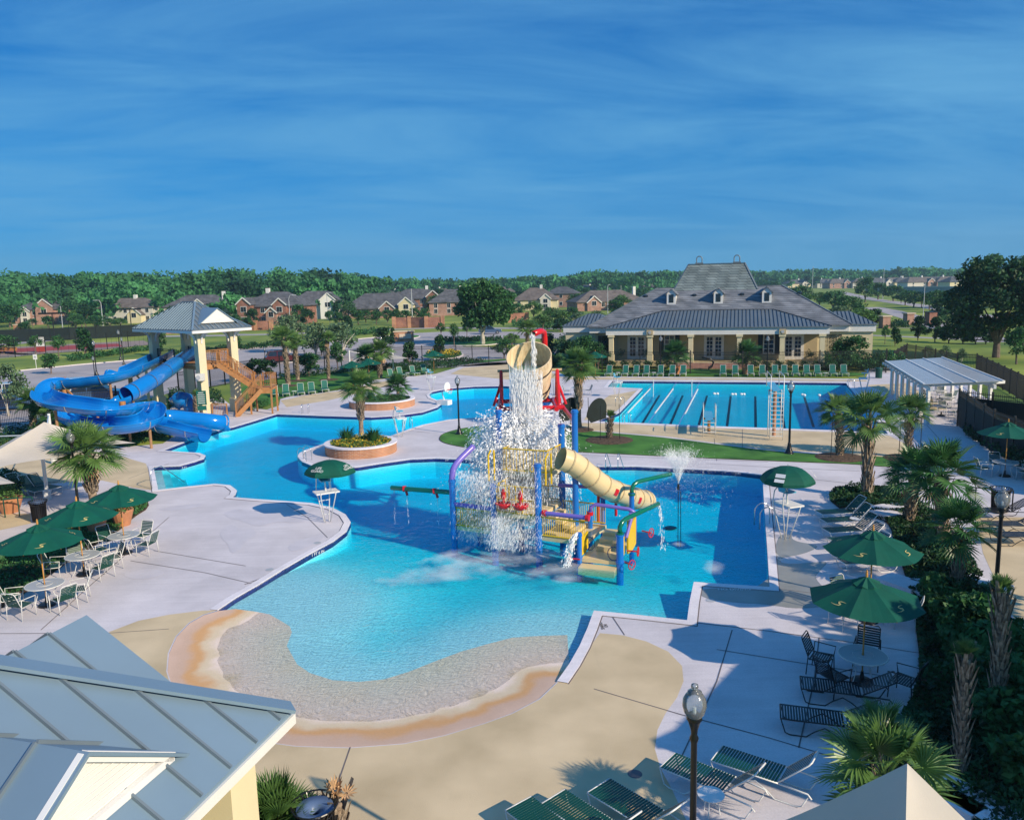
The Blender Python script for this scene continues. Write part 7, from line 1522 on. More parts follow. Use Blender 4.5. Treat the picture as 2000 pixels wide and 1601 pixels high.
# curtains over the front edges
for (a, b, zt, n) in ((P1 + bk * .5, P2, 2.6, 3600), (P2, P3, 3.0, 2000), (P2 - bk * .2, P2 + fw * .5, 1.1, 1500), (P2 + fw * .6 - bk * .1, P2 + fw * 1.1, .9, 350)):
    f = wrng.uniform(0, 1, n); z = wrng.uniform(WZ, zt, n) ** 1.0; X = np.column_stack([a.x + (b.x - a.x) * f, a.y + (b.y - a.y) * f - .35, z]) + wrng.normal(0, .16, (n, 3)) * [1, 1, .3]; V = np.column_stack([wrng.normal(-.25, .25, n), wrng.normal(-.1, .2, n), -np.ones(n)]); water_thing('water_splash', streaks(X, V, wrng.uniform(.06, .22, n), wrng.uniform(.006, .016, n)), '')
# stream from the red pipe into the bucket
n = 260; f = wrng.uniform(0, 1, n); X = np.column_stack([ptip.x + wrng.normal(-.02, .05, n), ptip.y - .12 - .12 * f + wrng.normal(0, .03, n), ptip.z - .05 - (ptip.z - wz) * f]); water_thing('water_stream', streaks(X, np.tile([0., 0., -1.], (n, 1)), wrng.uniform(.1, .35, n), wrng.uniform(.02, .045, n)), '')
def stream(p, v0, t1, n, w_=.02, sp=.05, mat='drops'):
    t = wrng.uniform(0, t1, n); v0 = np.array(v0); X = np.array(p) + v0 * t[:, None] + np.array([0, 0, -4.9]) * (t ** 2)[:, None] + wrng.normal(0, 1, (n, 3)) * (.01 + sp * t[:, None]); V = v0 + np.array([0, 0, -9.8]) * t[:, None]; ok = X[:, 2] > WZ
    water_thing('water_stream', streaks(X[ok], V[ok], wrng.uniform(.05, .18, ok.sum()), wrng.uniform(w_ * .5, w_ * 1.6, ok.sum())), '', mat)
stream(tipB, (.25, -.15, 0), .62, 170, .02, .08); stream(tl + Vector((.1, 0, .3)), (.0, -.3, 0), .55, 40, .01, .02); stream(F1 + Vector((-.02, 0, 1.1)), (-.9, -.55, .5), .62, 700, .035, .16)
for f in (.28, .78): p = Vector((P1.x, P1.y, za)).lerp(Vector((tl.x, tl.y, 1.5)), f); stream(p + Vector((.1, -.1, -.25)), (.05, -.1, 0), .5, 50, .012, .02)
# V-shaped fountain jet at the end of the far green pipe
jz = G(1325, 945, 1.55); n = 5000; az = wrng.uniform(0, 6.283, n); t = wrng.uniform(0, .50, n) ** .9; sp = wrng.uniform(.5, 1.7, n); V0 = np.column_stack([sp * np.cos(az), sp * np.sin(az), wrng.normal(4.9, .3, n)]); X = np.array(jz) + V0 * t[:, None] + np.array([0, 0, -4.9]) * (t ** 2)[:, None]; water_thing('fountain_jet', streaks(X, V0, wrng.uniform(.02, .09, n), wrng.uniform(.006, .018, n)), '')
n = 2600; az = wrng.uniform(0, 6.283, n); t = wrng.uniform(.45, 1.15, n); sp = wrng.uniform(.5, 2.2, n); V0 = np.column_stack([sp * np.cos(az), sp * np.sin(az), wrng.normal(4.7, .4, n)]); X = np.array(jz) + V0 * t[:, None] + np.array([0, 0, -4.9]) * (t ** 2)[:, None]; X = X[X[:, 2] > WZ]; k = len(X); water_thing('fountain_jet', streaks(X, np.tile([0, 0, -1.], (k, 1)) + wrng.normal(0, .3, (k, 3)), wrng.uniform(.015, .04, k), wrng.uniform(.008, .02, k)), '')
jb = MB(); jb.cyl(tuple(jz - Vector((0, 0, .25))), tuple(jz), .05, n=8); jb.cyl((jz.x, jz.y, FL), (jz.x, jz.y, jz.z - .3), .016, n=5); jb.cyl((jz.x + .12, jz.y, FL), (jz.x + .1, jz.y, jz.z - .3), .016, n=5); o = jb.build('spray_nozzle', 'iron', loc=(jz.x, jz.y, WZ)); tag(o, 'thin black spray nozzle on two rods right of the play structure', 'spray nozzle')
b = G(1310, 1030, -1.1); mb = MB(); mb.lathe([(0, .02), (.22, .02), (.28, .0)], (b.x, b.y, 0), 16); o = mb.build('pool_drain', 'black', loc=(b.x, b.y, 0)); o.location.z = -1.1; tag(o, 'round black drain grate on the pool floor right of the play structure', 'drain cover')
# foam lying on the water
def foammat():
    m = bpy.data.materials.new('white foam'); t, n, l, o = nodes(m); d = n.new('ShaderNodeBsdfDiffuse'); d.inputs[0].default_value = (.8, .84, .86, 1); tr = n.new('ShaderNodeBsdfTransparent'); mx = n.new('ShaderNodeMixShader')
    tcn = n.new('ShaderNodeTexCoord'); g = n.new('ShaderNodeNewGeometry'); a = n.new('ShaderNodeTexNoise'); a.inputs['Scale'].default_value = 1.1; a.inputs['Detail'].default_value = 9; a.inputs['Roughness'].default_value = .68; l.new(g.outputs['Position'], a.inputs['Vector'])
    ln = n.new('ShaderNodeVectorMath'); ln.operation = 'LENGTH'; l.new(tcn.outputs['Object'], ln.inputs[0]); mr = n.new('ShaderNodeMapRange'); mr.inputs[1].default_value = 0; mr.inputs[2].default_value = 1; mr.inputs[3].default_value = .40; mr.inputs[4].default_value = -.30; l.new(ln.outputs['Value'], mr.inputs[0])
    ad = n.new('ShaderNodeMath'); ad.operation = 'ADD'; l.new(a.outputs[0], ad.inputs[0]); l.new(mr.outputs[0], ad.inputs[1]); m2 = n.new('ShaderNodeMapRange'); m2.inputs[1].default_value = .46; m2.inputs[2].default_value = .94; m2.inputs[4].default_value = .5; l.new(ad.outputs[0], m2.inputs[0]); l.new(m2.outputs[0], mx.inputs[0]); l.new(tr.outputs[0], mx.inputs[1]); l.new(d.outputs[0], mx.inputs[2]); l.new(mx.outputs[0], o.inputs[0]); return m
MT['foam'] = foammat()
for k, (px, py, rx, ry) in enumerate(((940, 1095, 3.4, 1.5), (870, 1120, 3.6, 1.6), (1090, 1110, 3.0, 1.1), (1060, 1085, 3.0, 1.0), (880, 1085, 1.6, 1.0), (1020, 1050, 2.6, 1.1), (1110, 1130, .7, .9), (1395, 1110, 1.2, .6), (1325, 1063, .55, .4), (1275, 985, .9, .9), (440, 852, 1.6, .7), (412, 858, 1.2, .7), (980, 1040, 2.2, .9), (1420, 960, 1.6, 2.2), (620, 950, 2.4, 1.2), (640, 1150, 1.0, 1.0))):
    b = G(px, py, WZ); mb = MB(); n = 24; mb.add([(math.cos(i * 6.2832 / n), math.sin(i * 6.2832 / n), 0) for i in range(n)], [tuple(range(n))])
    o = mb.build('foam', 'foam'); o.location = (b.x, b.y, WZ + .006 + .001 * k); o.scale = (rx, ry, 1); o.rotation_euler = (0, 0, .2 * k); o['kind'] = 'stuff'
    if k in (13, 14, 15): bpy.data.objects.remove(o)
# ================================================================== PERGOLA, FENCES
pz = 2.5; q = [G(1735, 712, 0), 0]
FLr, FRr, NRr, NLr = [Vector((x, y, 0)) for x, y in ((31.4, 66.2), (37.4, 69.3), (32.6, 52.3), (27.0, 51.6))]
FRr = FLr + (NRr - NLr) + Vector((.2, 1.2, 0))
pg_ = thing('pergola', 'long pale grey slatted pergola with white columns right of the lap pool', 'pergola', tuple((FLr + NRr) / 2))
def lerp2(u, v, z=0): p = (FLr.lerp(FRr, u)).lerp(NLr.lerp(NRr, u), v); return Vector((p.x, p.y, z))
for k in range(7):
    v = .04 + .92 * k / 6
    for u in (.10, .90):
        p = lerp2(u, v); m = MB(); m.box((p.x, p.y, pz / 2 - .1), (.19, .19, pz - .2), .2); m.box((p.x, p.y, .2), (.27, .27, .4), .2); m.box((p.x, p.y, pz - .28), (.25, .25, .1), .2); m.build('column', 'trim', pg_)
m = MB()
for u in (.10, .90): m.bar(lerp2(u, -.02, pz - .08), lerp2(u, 1.02, pz - .08), .16, .26)
m.build('beam', 'trim', pg_)
m = MB()
for k in range(13): v = .02 + .96 * k / 12; m.bar(lerp2(-.06, v, pz + .14), lerp2(1.06, v, pz + .14), .07, .2)
m.build('rafters', 'trim', pg_)
m = MB()
for k in range(60): u = .0 + 1.0 * k / 59; m.bar(lerp2(u, -.01, pz + .27), lerp2(u, 1.01, pz + .27), .07, .035)
m.build('slats', 'glasstop', pg_)
m = MB()
for u in (.0, .36, .66, 1.0): m.bar(lerp2(u, -.02, pz + .32), lerp2(u, 1.02, pz + .32), .09, .06)
m.build('battens', 'white', pg_)
def fence(label, pts, h=1.9, bay=2.4, screen=None, pk=.13, name='iron_fence', scr='net', rail=True, top=True):
    P = [V3(p) for p in pts]; t = thing(name, label, 'fence', (P[0].x, P[0].y, 0)); pm_ = MB(); rm = MB(); posts = []; sm = MB()
    for i in range(len(P) - 1):
        a, b = P[i], P[i + 1]; d = b - a; n = max(1, round(d.length / bay))
        for k in range(n + (i == len(P) - 2)): posts.append(a + d * (k / n))
        for z in (.15, h - .35, h - .12): rm.bar(a + Vector((0, 0, z)), b + Vector((0, 0, z)), .035, .04)
        if screen: sm.bar(a + Vector((0, 0, .08 + (h - .5) / 2)), b + Vector((0, 0, .08 + (h - .5) / 2)), .02, h - .5)
        k = int(d.length / pk)
        for j in range(k + 1): p = a + d * (j / k); pm_.bar(p + Vector((0, 0, .08)), p + Vector((0, 0, h)), .02, .02, up=(0, 1, 0))
    pm_.build('pickets', 'iron', t); rm.build('rails', 'iron', t)
    if screen: sm.build('mesh_screen', scr, t)
    m = MB()
    m.box((0, 0, h / 2 + .05), (.10, .10, h + .1)); me = None
    for p in posts[:100]:
        if me is None: o = m.build('post', 'iron'); me = o.data
        else: o = bpy.data.objects.new('post', me); COL.objects.link(o)
        o.parent = t; o.location = (p.x - P[0].x, p.y - P[0].y, 0)
    return t
fence('black picket fence at the far left beside the palm', [G(*p) for p in ((-120, 862), (0, 834), (70, 824), (140, 815), (230, 806))], 2.2, pk=.12)
fence('black picket fence between the far left grass and the car park', [G(*p) for p in ((350, 772), (440, 752), (520, 737), (600, 726), (700, 716), (790, 711), (860, 710), (955, 711), (990, 709))], 2.3)
fence('black picket fence in front of the clubhouse porch', [G(*p) for p in ((1105, 726), (1250, 729), (1450, 731), (1600, 731), (1730, 728))], 2.4, 5.5)
fence('black picket fence on the lawn behind the pergola', [G(*p) for p in ((1745, 722), (1770, 705), (1868, 729), (1906, 731), (2000, 785), (2160, 860))], 2.0)
B_f = G(2010, 776, 2.4); fence('black fence with solid black windscreen at the right edge', [Vector((B_f.x, B_f.y, 0)), G(1870, 832), G(1937, 885), G(2020, 925), G(2160, 985)], 2.4, screen=True)
# gate scroll: dark sculpture on the clubhouse gate
b = G(1388, 729); m = MB()
for dz in (.7, 1.1): m.tube([(b.x - 1.0, b.y, 1.9 - .2 * dz), (b.x - .1, b.y, 1.75 - .2 * dz), (b.x + .3, b.y, 1.45 - .3 * dz), (b.x + .1, b.y, 1.1 - .4 * dz), (b.x - .3, b.y, .9 - .4 * dz)], .07, 6)
o = m.build('gate_ornament', 'black', loc=(b.x, b.y, 0)); tag(o, 'dark curved ornament on the clubhouse gate', 'gate ornament')
# ================================================================== HOUSES
def house(px, py, w_, d_, he, pitch, rz, wall, label, roofmat='shingle', gables=(), chim=None, name='house', wins=4, group=None, base_z=0, two=True):
    b = G(px, py); t = thing(name, label, 'house', (b.x, b.y, 0), group=group); c, s = math.cos(rz), math.sin(rz); b = b + Vector((-s * d_ / 2, c * d_ / 2, 0))
    def Q(x, y, z): return Vector((b.x + x * c - y * s, b.y + x * s + y * c, z))
    def blk(x0, x1, y0, y1, z0, z1, nm, mt, par=t):
        m = MB(); m.add([Q(x, y, z) for z in (z0, z1) for x, y in ((x0, y0), (x1, y0), (x1, y1), (x0, y1))], [(3, 2, 1, 0), (4, 5, 6, 7), (0, 1, 5, 4), (1, 2, 6, 5), (2, 3, 7, 6), (3, 0, 4, 7)]); return m.build(nm, mt, par)
    W2, D2 = w_ / 2, d_ / 2; wl_ = blk(-W2, W2, -D2, D2, 0, he, 'wall', wall)
    o_ = .5; zt = he + min(W2, D2) * pitch; hr = min(W2, D2); m = MB()
    c4 = [Q(-W2 - o_, -D2 - o_, he - .1), Q(W2 + o_, -D2 - o_, he - .1), Q(W2 + o_, D2 + o_, he - .1), Q(-W2 - o_, D2 + o_, he - .1)]
    if W2 > D2: r0, r1 = Q(-W2 + hr, 0, zt), Q(W2 - hr, 0, zt); slab(m, [c4[0], c4[1], r1, r0], .25); slab(m, [c4[1], c4[2], r1], .25); slab(m, [c4[2], c4[3], r0, r1], .25); slab(m, [c4[3], c4[0], r0], .25)
    else: r0, r1 = Q(0, -D2 + hr, zt), Q(0, D2 - hr, zt); slab(m, [c4[0], c4[1], r0], .25); slab(m, [c4[1], c4[2], r1, r0], .25); slab(m, [c4[2], c4[3], r1], .25); slab(m, [c4[3], c4[0], r0, r1], .25)
    rf = m.build('roof', roofmat, t)
    def window(x, y, z, ww=1.1, hh=1.4):
        f = blk(x - ww / 2 - .12, x + ww / 2 + .12, y - .05, y + .02, z - .12, z + hh + .12, 'window', 'trim'); blk(x - ww / 2, x - .04, y - .09, y - .055, z, z + hh, 'pane', 'window', f); blk(x + .04, x + ww / 2, y - .09, y - .055, z, z + hh, 'pane', 'window', f)
    gx = []
    for (x, gw, gd, gh, gm) in gables:
        gx.append((x - gw / 2 - .4, x + gw / 2 + .4)); y0 = -D2 - gd; g = blk(x - gw / 2, x + gw / 2, y0, -D2 + .01 + 2, 0, gh, 'gable_wing', gm)
        gt = gh + gw / 2 * .85; m = MB(); a, b2, tp = Q(x - gw / 2, y0, gh), Q(x + gw / 2, y0, gh), Q(x, y0, gt); m.add([a, b2, tp, Q(x - gw / 2, 1, gh), Q(x + gw / 2, 1, gh), Q(x, 1, gt)], [(0, 1, 2), (5, 4, 3), (0, 3, 4, 1), (1, 4, 5, 2), (0, 2, 5, 3)]); m.build('gable', gm, g)
        m = MB(); k = .35; a, b2, tp = Q(x - gw / 2 - k, y0 - .3, gh - .3), Q(x + gw / 2 + k, y0 - .3, gh - .3), Q(x, y0 - .3, gt + .05); slab(m, [a, tp, Q(x, 1, gt + .05), Q(x - gw / 2 - k, 1, gh - .3)], .2); slab(m, [tp, b2, Q(x + gw / 2 + k, 1, gh - .3), Q(x, 1, gt + .05)], .2); m.build('gable_roof', roofmat, g)
        m = MB(); m.bar(a - Vector((0, 0, .02)), tp - Vector((0, 0, .02)), .12, .3); m.bar(b2 - Vector((0, 0, .02)), tp - Vector((0, 0, .02)), .12, .3); m.build('bargeboard', 'trim', g)
        window(x, y0, gh * .62, min(1.6, gw * .4), 1.5); 
        if gh > 4: window(x, y0, .9, min(1.8, gw * .4), 1.5)
    for k in range(wins):
        x = -W2 + w_ * (k + .5) / wins
        if any(a < x < b2 for a, b2 in gx): continue
        window(x, -D2, he - 2.0)
        if he > 4.5: window(x, -D2, .9)
    if chim is not None: blk(chim - .5, chim + .5, -.6, .6, he - 1, zt + 1.1, 'chimney', 'trim', rf)
    return t
H = house
H(82, 634, 17, 10, 5.6, .55, .18, 'brickp', 'pink brick two storey house at the far left with a front gable', gables=[(1.5, 5.5, 1.2, 6.6, 'brickp'), (-5, 3, .6, 5.0, 'siding')])
H(247, 631, 20, 11, 5.6, .55, -.1, 'siding', 'white house with two hipped roofs left of the slide tower', 'shingleb', [(4.5, 5, 2.5, 3.2, 'stucco')], 1.0, wins=5)
H(385, 628, 22, 12, 5.4, .62, .05, 'siding', 'pale house with dark hipped roof behind the slide tower', 'shingle', [(1, 3.5, 1, 6.2, 'siding')], 8)
H(470, 612, 15, 10, 5.6, .6, .05, 'siding', 'small house roof behind the blue sided house', 'shingleb', [], 3)
H(530, 634, 19, 13, 5.6, .62, -.1, 'brick', 'red brick house with two front gables', 'shingle', [(-6.8, 4, 3.2, 6.4, 'brick'), (3.4, 4, 1.6, 6.0, 'brick'), (1.2, 3.2, 2.6, 3.8, 'brickp')], -3)
H(618, 623, 19, 12, 5.6, .65, .1, 'siding', 'white house with tall arched front gable', 'shingle', [(4.2, 5, 1.4, 6.6, 'trim'), (-6, 5, 1.5, 3.2, 'siding')], None)
H(738, 621, 24, 13, 3.4, .75, -.05, 'brickp', 'one storey brown roofed house with twin dormers', 'shingle', [(3.5, 5, 1.4, 3.4, 'brickp'), (10, 5, 1.5, 4.6, 'stucco')], None, wins=5)
H(812, 612, 20, 12, 5.8, .6, .0, 'brick', 'brick two storey house with steep grey roof left of the oak', 'shingle', [(7, 5, 1.5, 6.5, 'brick')], 4)
H(890, 616, 18, 12, 4.8, .7, .05, 'brickp', 'house with dark roof half hidden by the oak', 'shingle', [], 2)
H(1046, 606, 17, 12, 4.2, .75, -.1, 'stucco', 'cream house with complex brown roof right of the oak', 'shingleb', [(4, 4, 1.5, 4.6, 'siding')], 2)
H(1096, 600, 14, 10, 6.0, .55, -.2, 'brickp', 'orange brick house with white upper wall near the green field', 'shingle', [], None, wins=3)
H(1195, 606, 26, 14, 3.4, .55, .2, 'brickp', 'long low brown roofed house left of the clubhouse', 'shingleb', [(-7, 5, 1, 3.2, 'brickp')], 11)
for k, (px, py, w_) in enumerate(((330, 606, 16), (430, 598, 16), (590, 600, 14), (690, 596, 16), (765, 592, 16), (868, 588, 14), (910, 584, 14), (985, 586, 16), (1150, 582, 18), (1268, 577, 16))):
    H(px, py, w_, 11, 5.6, .6, .1 * (k % 3 - 1), ('siding', 'brickp', 'stucco')[k % 3], '%s of the half hidden rear houses counted from the left' % ORD[k], ('shingle', 'shingleb')[k % 2], [], (2, -3)[k % 2], wins=3, group='rear houses below the wood')
for k in range(15):
    px = 1508 + 27 * k; py = 561 + (k % 3) * 1.2
    H(px, py, 20 + 3 * (k % 4), 12, 5.0, .62, .2 * (k % 3 - 1), ('siding', 'brickp', 'stucco', 'siding')[k % 4], '%s house from the left in the hazy row at far right' % ORD[k], ('shingle', 'shingleb')[k % 2], [((k % 3 - 1) * 5, 6, 1.5, 5.0, ('siding', 'brickp')[k % 2])], (5, -4, 2)[k % 3], wins=3, group='hazy row of far houses')
def blockthing(name, label, cat, parts_, group=None):
    b = parts_[0][1]; t = thing(name, label, cat, (b[0], b[1], 0), group=group)
    for nm, c_, d_, rz, mt in parts_: m = MB(); m.box(c_, d_, rz); m.build(nm, mt, t)
    return t
b = G(789, 667); blockthing('monument_sign', 'low orange brick entrance sign with stone cap in the road island', 'sign', [('base', (b.x, b.y, .9), (3.6, .9, 1.8), .25, 'planter'), ('cap', (b.x, b.y, 1.9), (4.0, 1.2, .2), .25, 'stone'), ('panel', (b.x + .35, b.y - .5, 1.0), (2.2, .06, .9), .25, 'stone')])
b = G(120, 660); blockthing('monument_sign', 'long tan stone sign wall beyond the tennis court', 'sign', [('wall', (b.x, b.y, 1.0), (5.0, .8, 2.0), .15, 'stone'), ('pillar', (b.x - 6, b.y, .8), (1.4, 1.4, 1.6), .15, 'planter')])
b = G(36, 650); blockthing('brick_pillar', 'square orange brick pillar at far left', 'pillar', [('pillar', (b.x, b.y, 1.1), (1.6, 1.6, 2.2), .1, 'planter'), ('cap', (b.x, b.y, 2.3), (1.9, 1.9, .2), .1, 'stone')])
for pts, lab, mt, hh in (([(770, 641), (800, 640), (833, 640), (865, 639)], 'brick screen wall with orange pillars beyond the entrance sign', 'brick', 2.6), ([(995, 630), (1030, 628)], 'brick screen wall right of the oak', 'brick', 2.4), ([(432, 649), (475, 646), (500, 645), (530, 644)], 'dark red timber fence with pillars below the brick house', 'brick', 2.3), ([(330, 652), (380, 651), (432, 649)], 'brown timber fence behind the slide tower', 'timber', 2.0)):
    P_ = [G(*p) for p in pts]; t = thing('garden_wall', lab, 'wall', tuple(P_[0])); 
    for i in range(len(P_) - 1): m = MB(); m.bar(P_[i] + Vector((0, 0, hh / 2)), P_[i + 1] + Vector((0, 0, hh / 2)), .3, hh); m.build('panel', mt, t)
    for p in P_: m = MB(); m.box((p.x, p.y, hh / 2 + .1), (.9, .9, hh + .25)); m.build('pillar', 'planter', t)
for px, py, lab in ((1727, 641, 'left brick pillar with pale cap beside the right road'), (1774, 634, 'right brick pillar with pale cap beside the right road')):
    b = G(px, py); blockthing('brick_pillar', lab, 'pillar', [('pillar', (b.x, b.y, 1.1), (1.5, 1.5, 2.2), .1, 'brickp'), ('cap', (b.x, b.y, 2.3), (1.9, 1.9, .2), .1, 'stone')], 'brick pillars by the right road')
b = G(1817, 636); blockthing('kiosk', 'dark square kiosk beside the road at right', 'kiosk', [('box', (b.x, b.y, 1.3), (1.6, 1.6, 2.6), .1, 'brick'), ('roof', (b.x, b.y, 2.7), (1.8, 1.8, .15), .1, 'black')])
b0_, b1_ = G(1690, 573), G(1900, 575); t = thing('far_wall', 'long grey boundary wall before the hazy row of far houses', 'wall', tuple(b0_)); m = MB(); m.bar(b0_ + Vector((0, 0, 2)), b1_ + Vector((0, 0, 2)), .3, 3.6); m.build('panel', 'wall_far', t); m = MB(); m.bar(b0_ + Vector((0, 0, 3.9)), b1_ + Vector((0, 0, 3.9)), .5, .2); m.build('cap', 'trim', t)
b0_, b1_ = G(1110, 570), G(1180, 569); t = thing('far_wall', 'grey boundary wall beyond the green field', 'wall', tuple(b0_)); m = MB(); m.bar(b0_ + Vector((0, 0, 1.6)), b1_ + Vector((0, 0, 1.6)), .3, 3.2); m.build('panel', 'wall_far', t)
# tennis court fence and screens
fence('tall dark tennis court fence at the far left', [G(*p) for p in ((-100, 706), (30, 698), (90, 692), (150, 688), (210, 683), (290, 675))], 3.0, 4.0, pk=1.0, name='court_fence')
fence('dark windscreen fence behind the tennis court', [G(*p) for p in ((-60, 672), (60, 667), (137, 664), (285, 656))], 3.2, 5, screen=True, pk=1.2, name='court_fence')
b = G(81, 688); blockthing('court_banner', 'white and red banner on the tennis court fence', 'banner', [('panel', (b.x, b.y, 1.9), (1.6, .1, 1.6), 0, 'trim'), ('foot', (b.x, b.y, .55), (1.6, .1, .9), 0, 'court')])
b = G(15, 690); t = thing('park_bench', 'orange timber bench by the tennis court', 'bench', tuple(b)); 
for nm, c_, d_ in (('seat', (b.x, b.y, .45), (3.2, .5, .08)), ('backrest', (b.x, b.y + .28, .8), (3.2, .06, .5)), ('leg', (b.x - 1.3, b.y, .2), (.1, .5, .4)), ('leg', (b.x + 1.3, b.y, .2), (.1, .5, .4))): m = MB(); m.box(c_, d_); m.build(nm, 'orange' if nm != 'leg' else 'iron', t)
for px, py, ptop, lab in ((71, 720, 692, 'small white parking sign on a post on the left lawn'),):
    b = G(px, py); z = ZT(b, ptop); t = thing('road_sign', lab, 'sign', tuple(b)); m = MB(); m.box((b.x, b.y, z - .35), (.55, .04, .7)); s_ = m.build('plate', 'white', t); m = MB(); m.lathe([(.16, -.03), (0, -.03)], (0, 0, 0), 12); m.v = [(b.x + x, b.y - .03, z - .35 + y) for x, y, zz1 in m.v]; m.build('symbol', 'decal', s_); m = MB(); m.cyl((b.x, b.y + .04, 0), (b.x, b.y + .04, z), .04, n=6); m.build('post', 'metalw', t)
# street lights
for k, (px, py, ptop, arm, lab) in enumerate(((202, 641, 586, -9, 'cobra head street light beside the white house'), (125, 662, 598, 0, 'thin pale pole left of the tennis windscreen'), (568, 647, 576, 9, 'cobra head street light before the brick house'), (641, 625, 571, 8, 'cobra head street light before the arched white house'), (806, 632, 564, 0, 'thin flagpole before the steep roofed brick house'), (1187, 612, 556, 3, 'pale lamp pole left of the clubhouse roof'), (1213, 595, 557, 0, 'second pale lamp pole left of the clubhouse roof'), (1586, 580, 520, 0, 'tall pale pole behind the clubhouse'), (1724, 585, 522, 0, 'tall pale pole in front of the far houses'), (1803, 618, 553, 0, 'pale pole beside the right road'), (1828, 570, 522, 0, 'dark pole beyond the far grey wall'), (752, 565, 556, 0, 'pale post far behind the houses'))):
    b = G(px, py); z = ZT(b, ptop); t = thing('light_pole', lab, 'street light', tuple(b), group='street light poles'); m = MB(); r = .11 if b.y < 200 else .16; m.cyl(tuple(b), (b.x, b.y, z - (.8 if arm else 0)), r, r * .6, n=6); m.build('pole', 'decal' if k != 10 else 'iron', t)
    if arm: a_ = arm * b.y / 1550; m = MB(); m.tube([(b.x, b.y, z - .9), (b.x + a_ * .3, b.y, z - .1), (b.x + a_, b.y, z)], r * .6, 5); m.box((b.x + a_ * 1.2, b.y, z - .05), (abs(a_) * .6 + .3, .3, .15)); m.build('lamp_arm', 'decal', t)
for px, py in ((108, 672), (258, 654)):
    b = G(px, py); t = thing('court_light', 'dark double headed court light %s' % ('in front of the pink brick house' if px < 200 else 'in front of the white house'), 'floodlight', tuple(b)); z = ZT(b, 612 if px < 200 else 604); m = MB(); m.cyl(tuple(b), (b.x, b.y, z), .12, n=6); m.build('pole', 'iron', t); m = MB(); m.box((b.x, b.y, z), (5.5, .3, .35)); m.build('lamp_bar', 'iron', t)
# ================================================================== CARS
def car(label, px, py, rz, paint, L_=4.7, w_=1.85, h=1.65):
    b = G(px, py); t = lthing('parked_car', label, 'car', (b.x, b.y, 0), rz, group='parked cars'); x = L_ / 2; y = w_ / 2
    prof = [(-x, .35), (-x, .85), (-x * .93, 1.0), (x * .45, 1.0), (x * .95, .85), (x, .6), (x, .35)]; k = len(prof); m = MB(); m.add([(a, -y, z) for a, z in prof] + [(a, y, z) for a, z in prof], [tuple(range(k)), tuple(range(2 * k - 1, k - 1, -1))] + [(i, k + i, k + (i + 1) % k, (i + 1) % k) for i in range(k)]); m.build('body', paint, t)
    cab = [(-x * .90, 1.0), (-x * .78, h), (x * .10, h), (x * .42, 1.0)]; m = MB(); yy = y * .86; m.add([(a, -y * .98 if z < 1.1 else -yy, z) for a, z in cab] + [(a, y * .98 if z < 1.1 else yy, z) for a, z in cab], [(0, 1, 2, 3), (7, 6, 5, 4), (0, 4, 5, 1), (2, 6, 7, 3)]); m.build('windows', 'window', t)
    m = MB(); m.box((-x * .34, 0, h + .02), (x * .92, yy * 2 + .04, .05))
    for a0, a1 in ((-.90, -.78), (.42, .10), (-.35, -.34)):
        for s in (-1, 1): m.bar((a0 * x, s * y * .99, 1.0), (a1 * x, s * (yy + .01), h), .09, .05)
    m.build('roof', paint, t)
    for a in (-x * .62, x * .62):
        for s in (-1, 1): m = MB(); m.cyl((a, s * (y - .2), .33), (a, s * (y + .01), .33), .33, n=14); wh = m.build('wheel', 'tyre', t); m = MB(); m.cyl((a, s * (y + .011), .33), (a, s * (y + .02), .33), .19, n=10); m.build('rim', 'steel', wh)
    for s in (-1, 1): m = MB(); m.box((x * 1.0, s * y * .7, .72), (.06, .3, .16)); m.build('headlight', 'white', t); m = MB(); m.box((-x, s * y * .8, .8), (.05, .2, .2)); m.build('tail_light', 'pred', t)
    return t
car('white parked car at the left edge behind the palm', 32, 783, .35, 'carpaint', 4.9, 1.9, 1.75); car('blue car beside the white one at the left edge', 14, 800, .35, 'carblue', 4.6); car('dark car parked behind the blue flume', 195, 782, .3, 'carblue', 4.9, 1.9, 1.7); car('white car parked behind the slide supports', 160, 770, .3, 'carpaint')
car('maroon car behind the slim palms', 553, 708, .4, 'carred'); car('blue car under the oak', 957, 652, .1, 'carblue'); car('silver car on the far right road', 1603, 579, .1, 'carpaint')
# ================================================================== TREES
trng = np.random.default_rng(23)
def treemesh(seed, n, k, size, crown0=.28, mat='leaf', shape=1.0):
    r = np.random.default_rng(seed); cs = []; rad_ = []
    for i in range(k):
        u = r.uniform(0, 2 * np.pi); f = r.uniform(0, 1); zz = crown0 + .12 + (1 - crown0 - .22) * f; rr_ = .36 * math.sin(math.pi * (.15 + .8 * f ** shape)) * r.uniform(.45, 1.0); cs.append((rr_ * math.cos(u), rr_ * math.sin(u), zz)); rad_.append(r.uniform(.10, .17))
    pts = clump_points(r, cs, rad_, n / sum(q * q for q in rad_)); q = leafquads(r, pts, size, .5, .7); return q
def tree_proto(seed, n, k, size, mat, crown0=.28, trunk='trunk', tr=.03, shape=1.0):
    t = thing('tree', '', 'tree'); nquads('crown', treemesh(seed, n, k, size, crown0, mat, shape), mat, t); m = MB(); rg = random.Random(seed)
    m.tube([(0, 0, 0), (.01, 0, crown0 * .6), (.02, .01, crown0 + .12)], [tr, tr * .8, tr * .6], 7)
    for i in range(5): a = i * 1.3 + rg.random(); m.tube([(.01, 0, crown0 * rg.uniform(.6, 1.1)), (.09 * math.cos(a), .09 * math.sin(a), crown0 + .2), (.25 * math.cos(a), .25 * math.sin(a), crown0 + .38 + .2 * rg.random())], [tr * .5, tr * .35, tr * .12], 5)
    m.build('trunk', trunk, t); return t
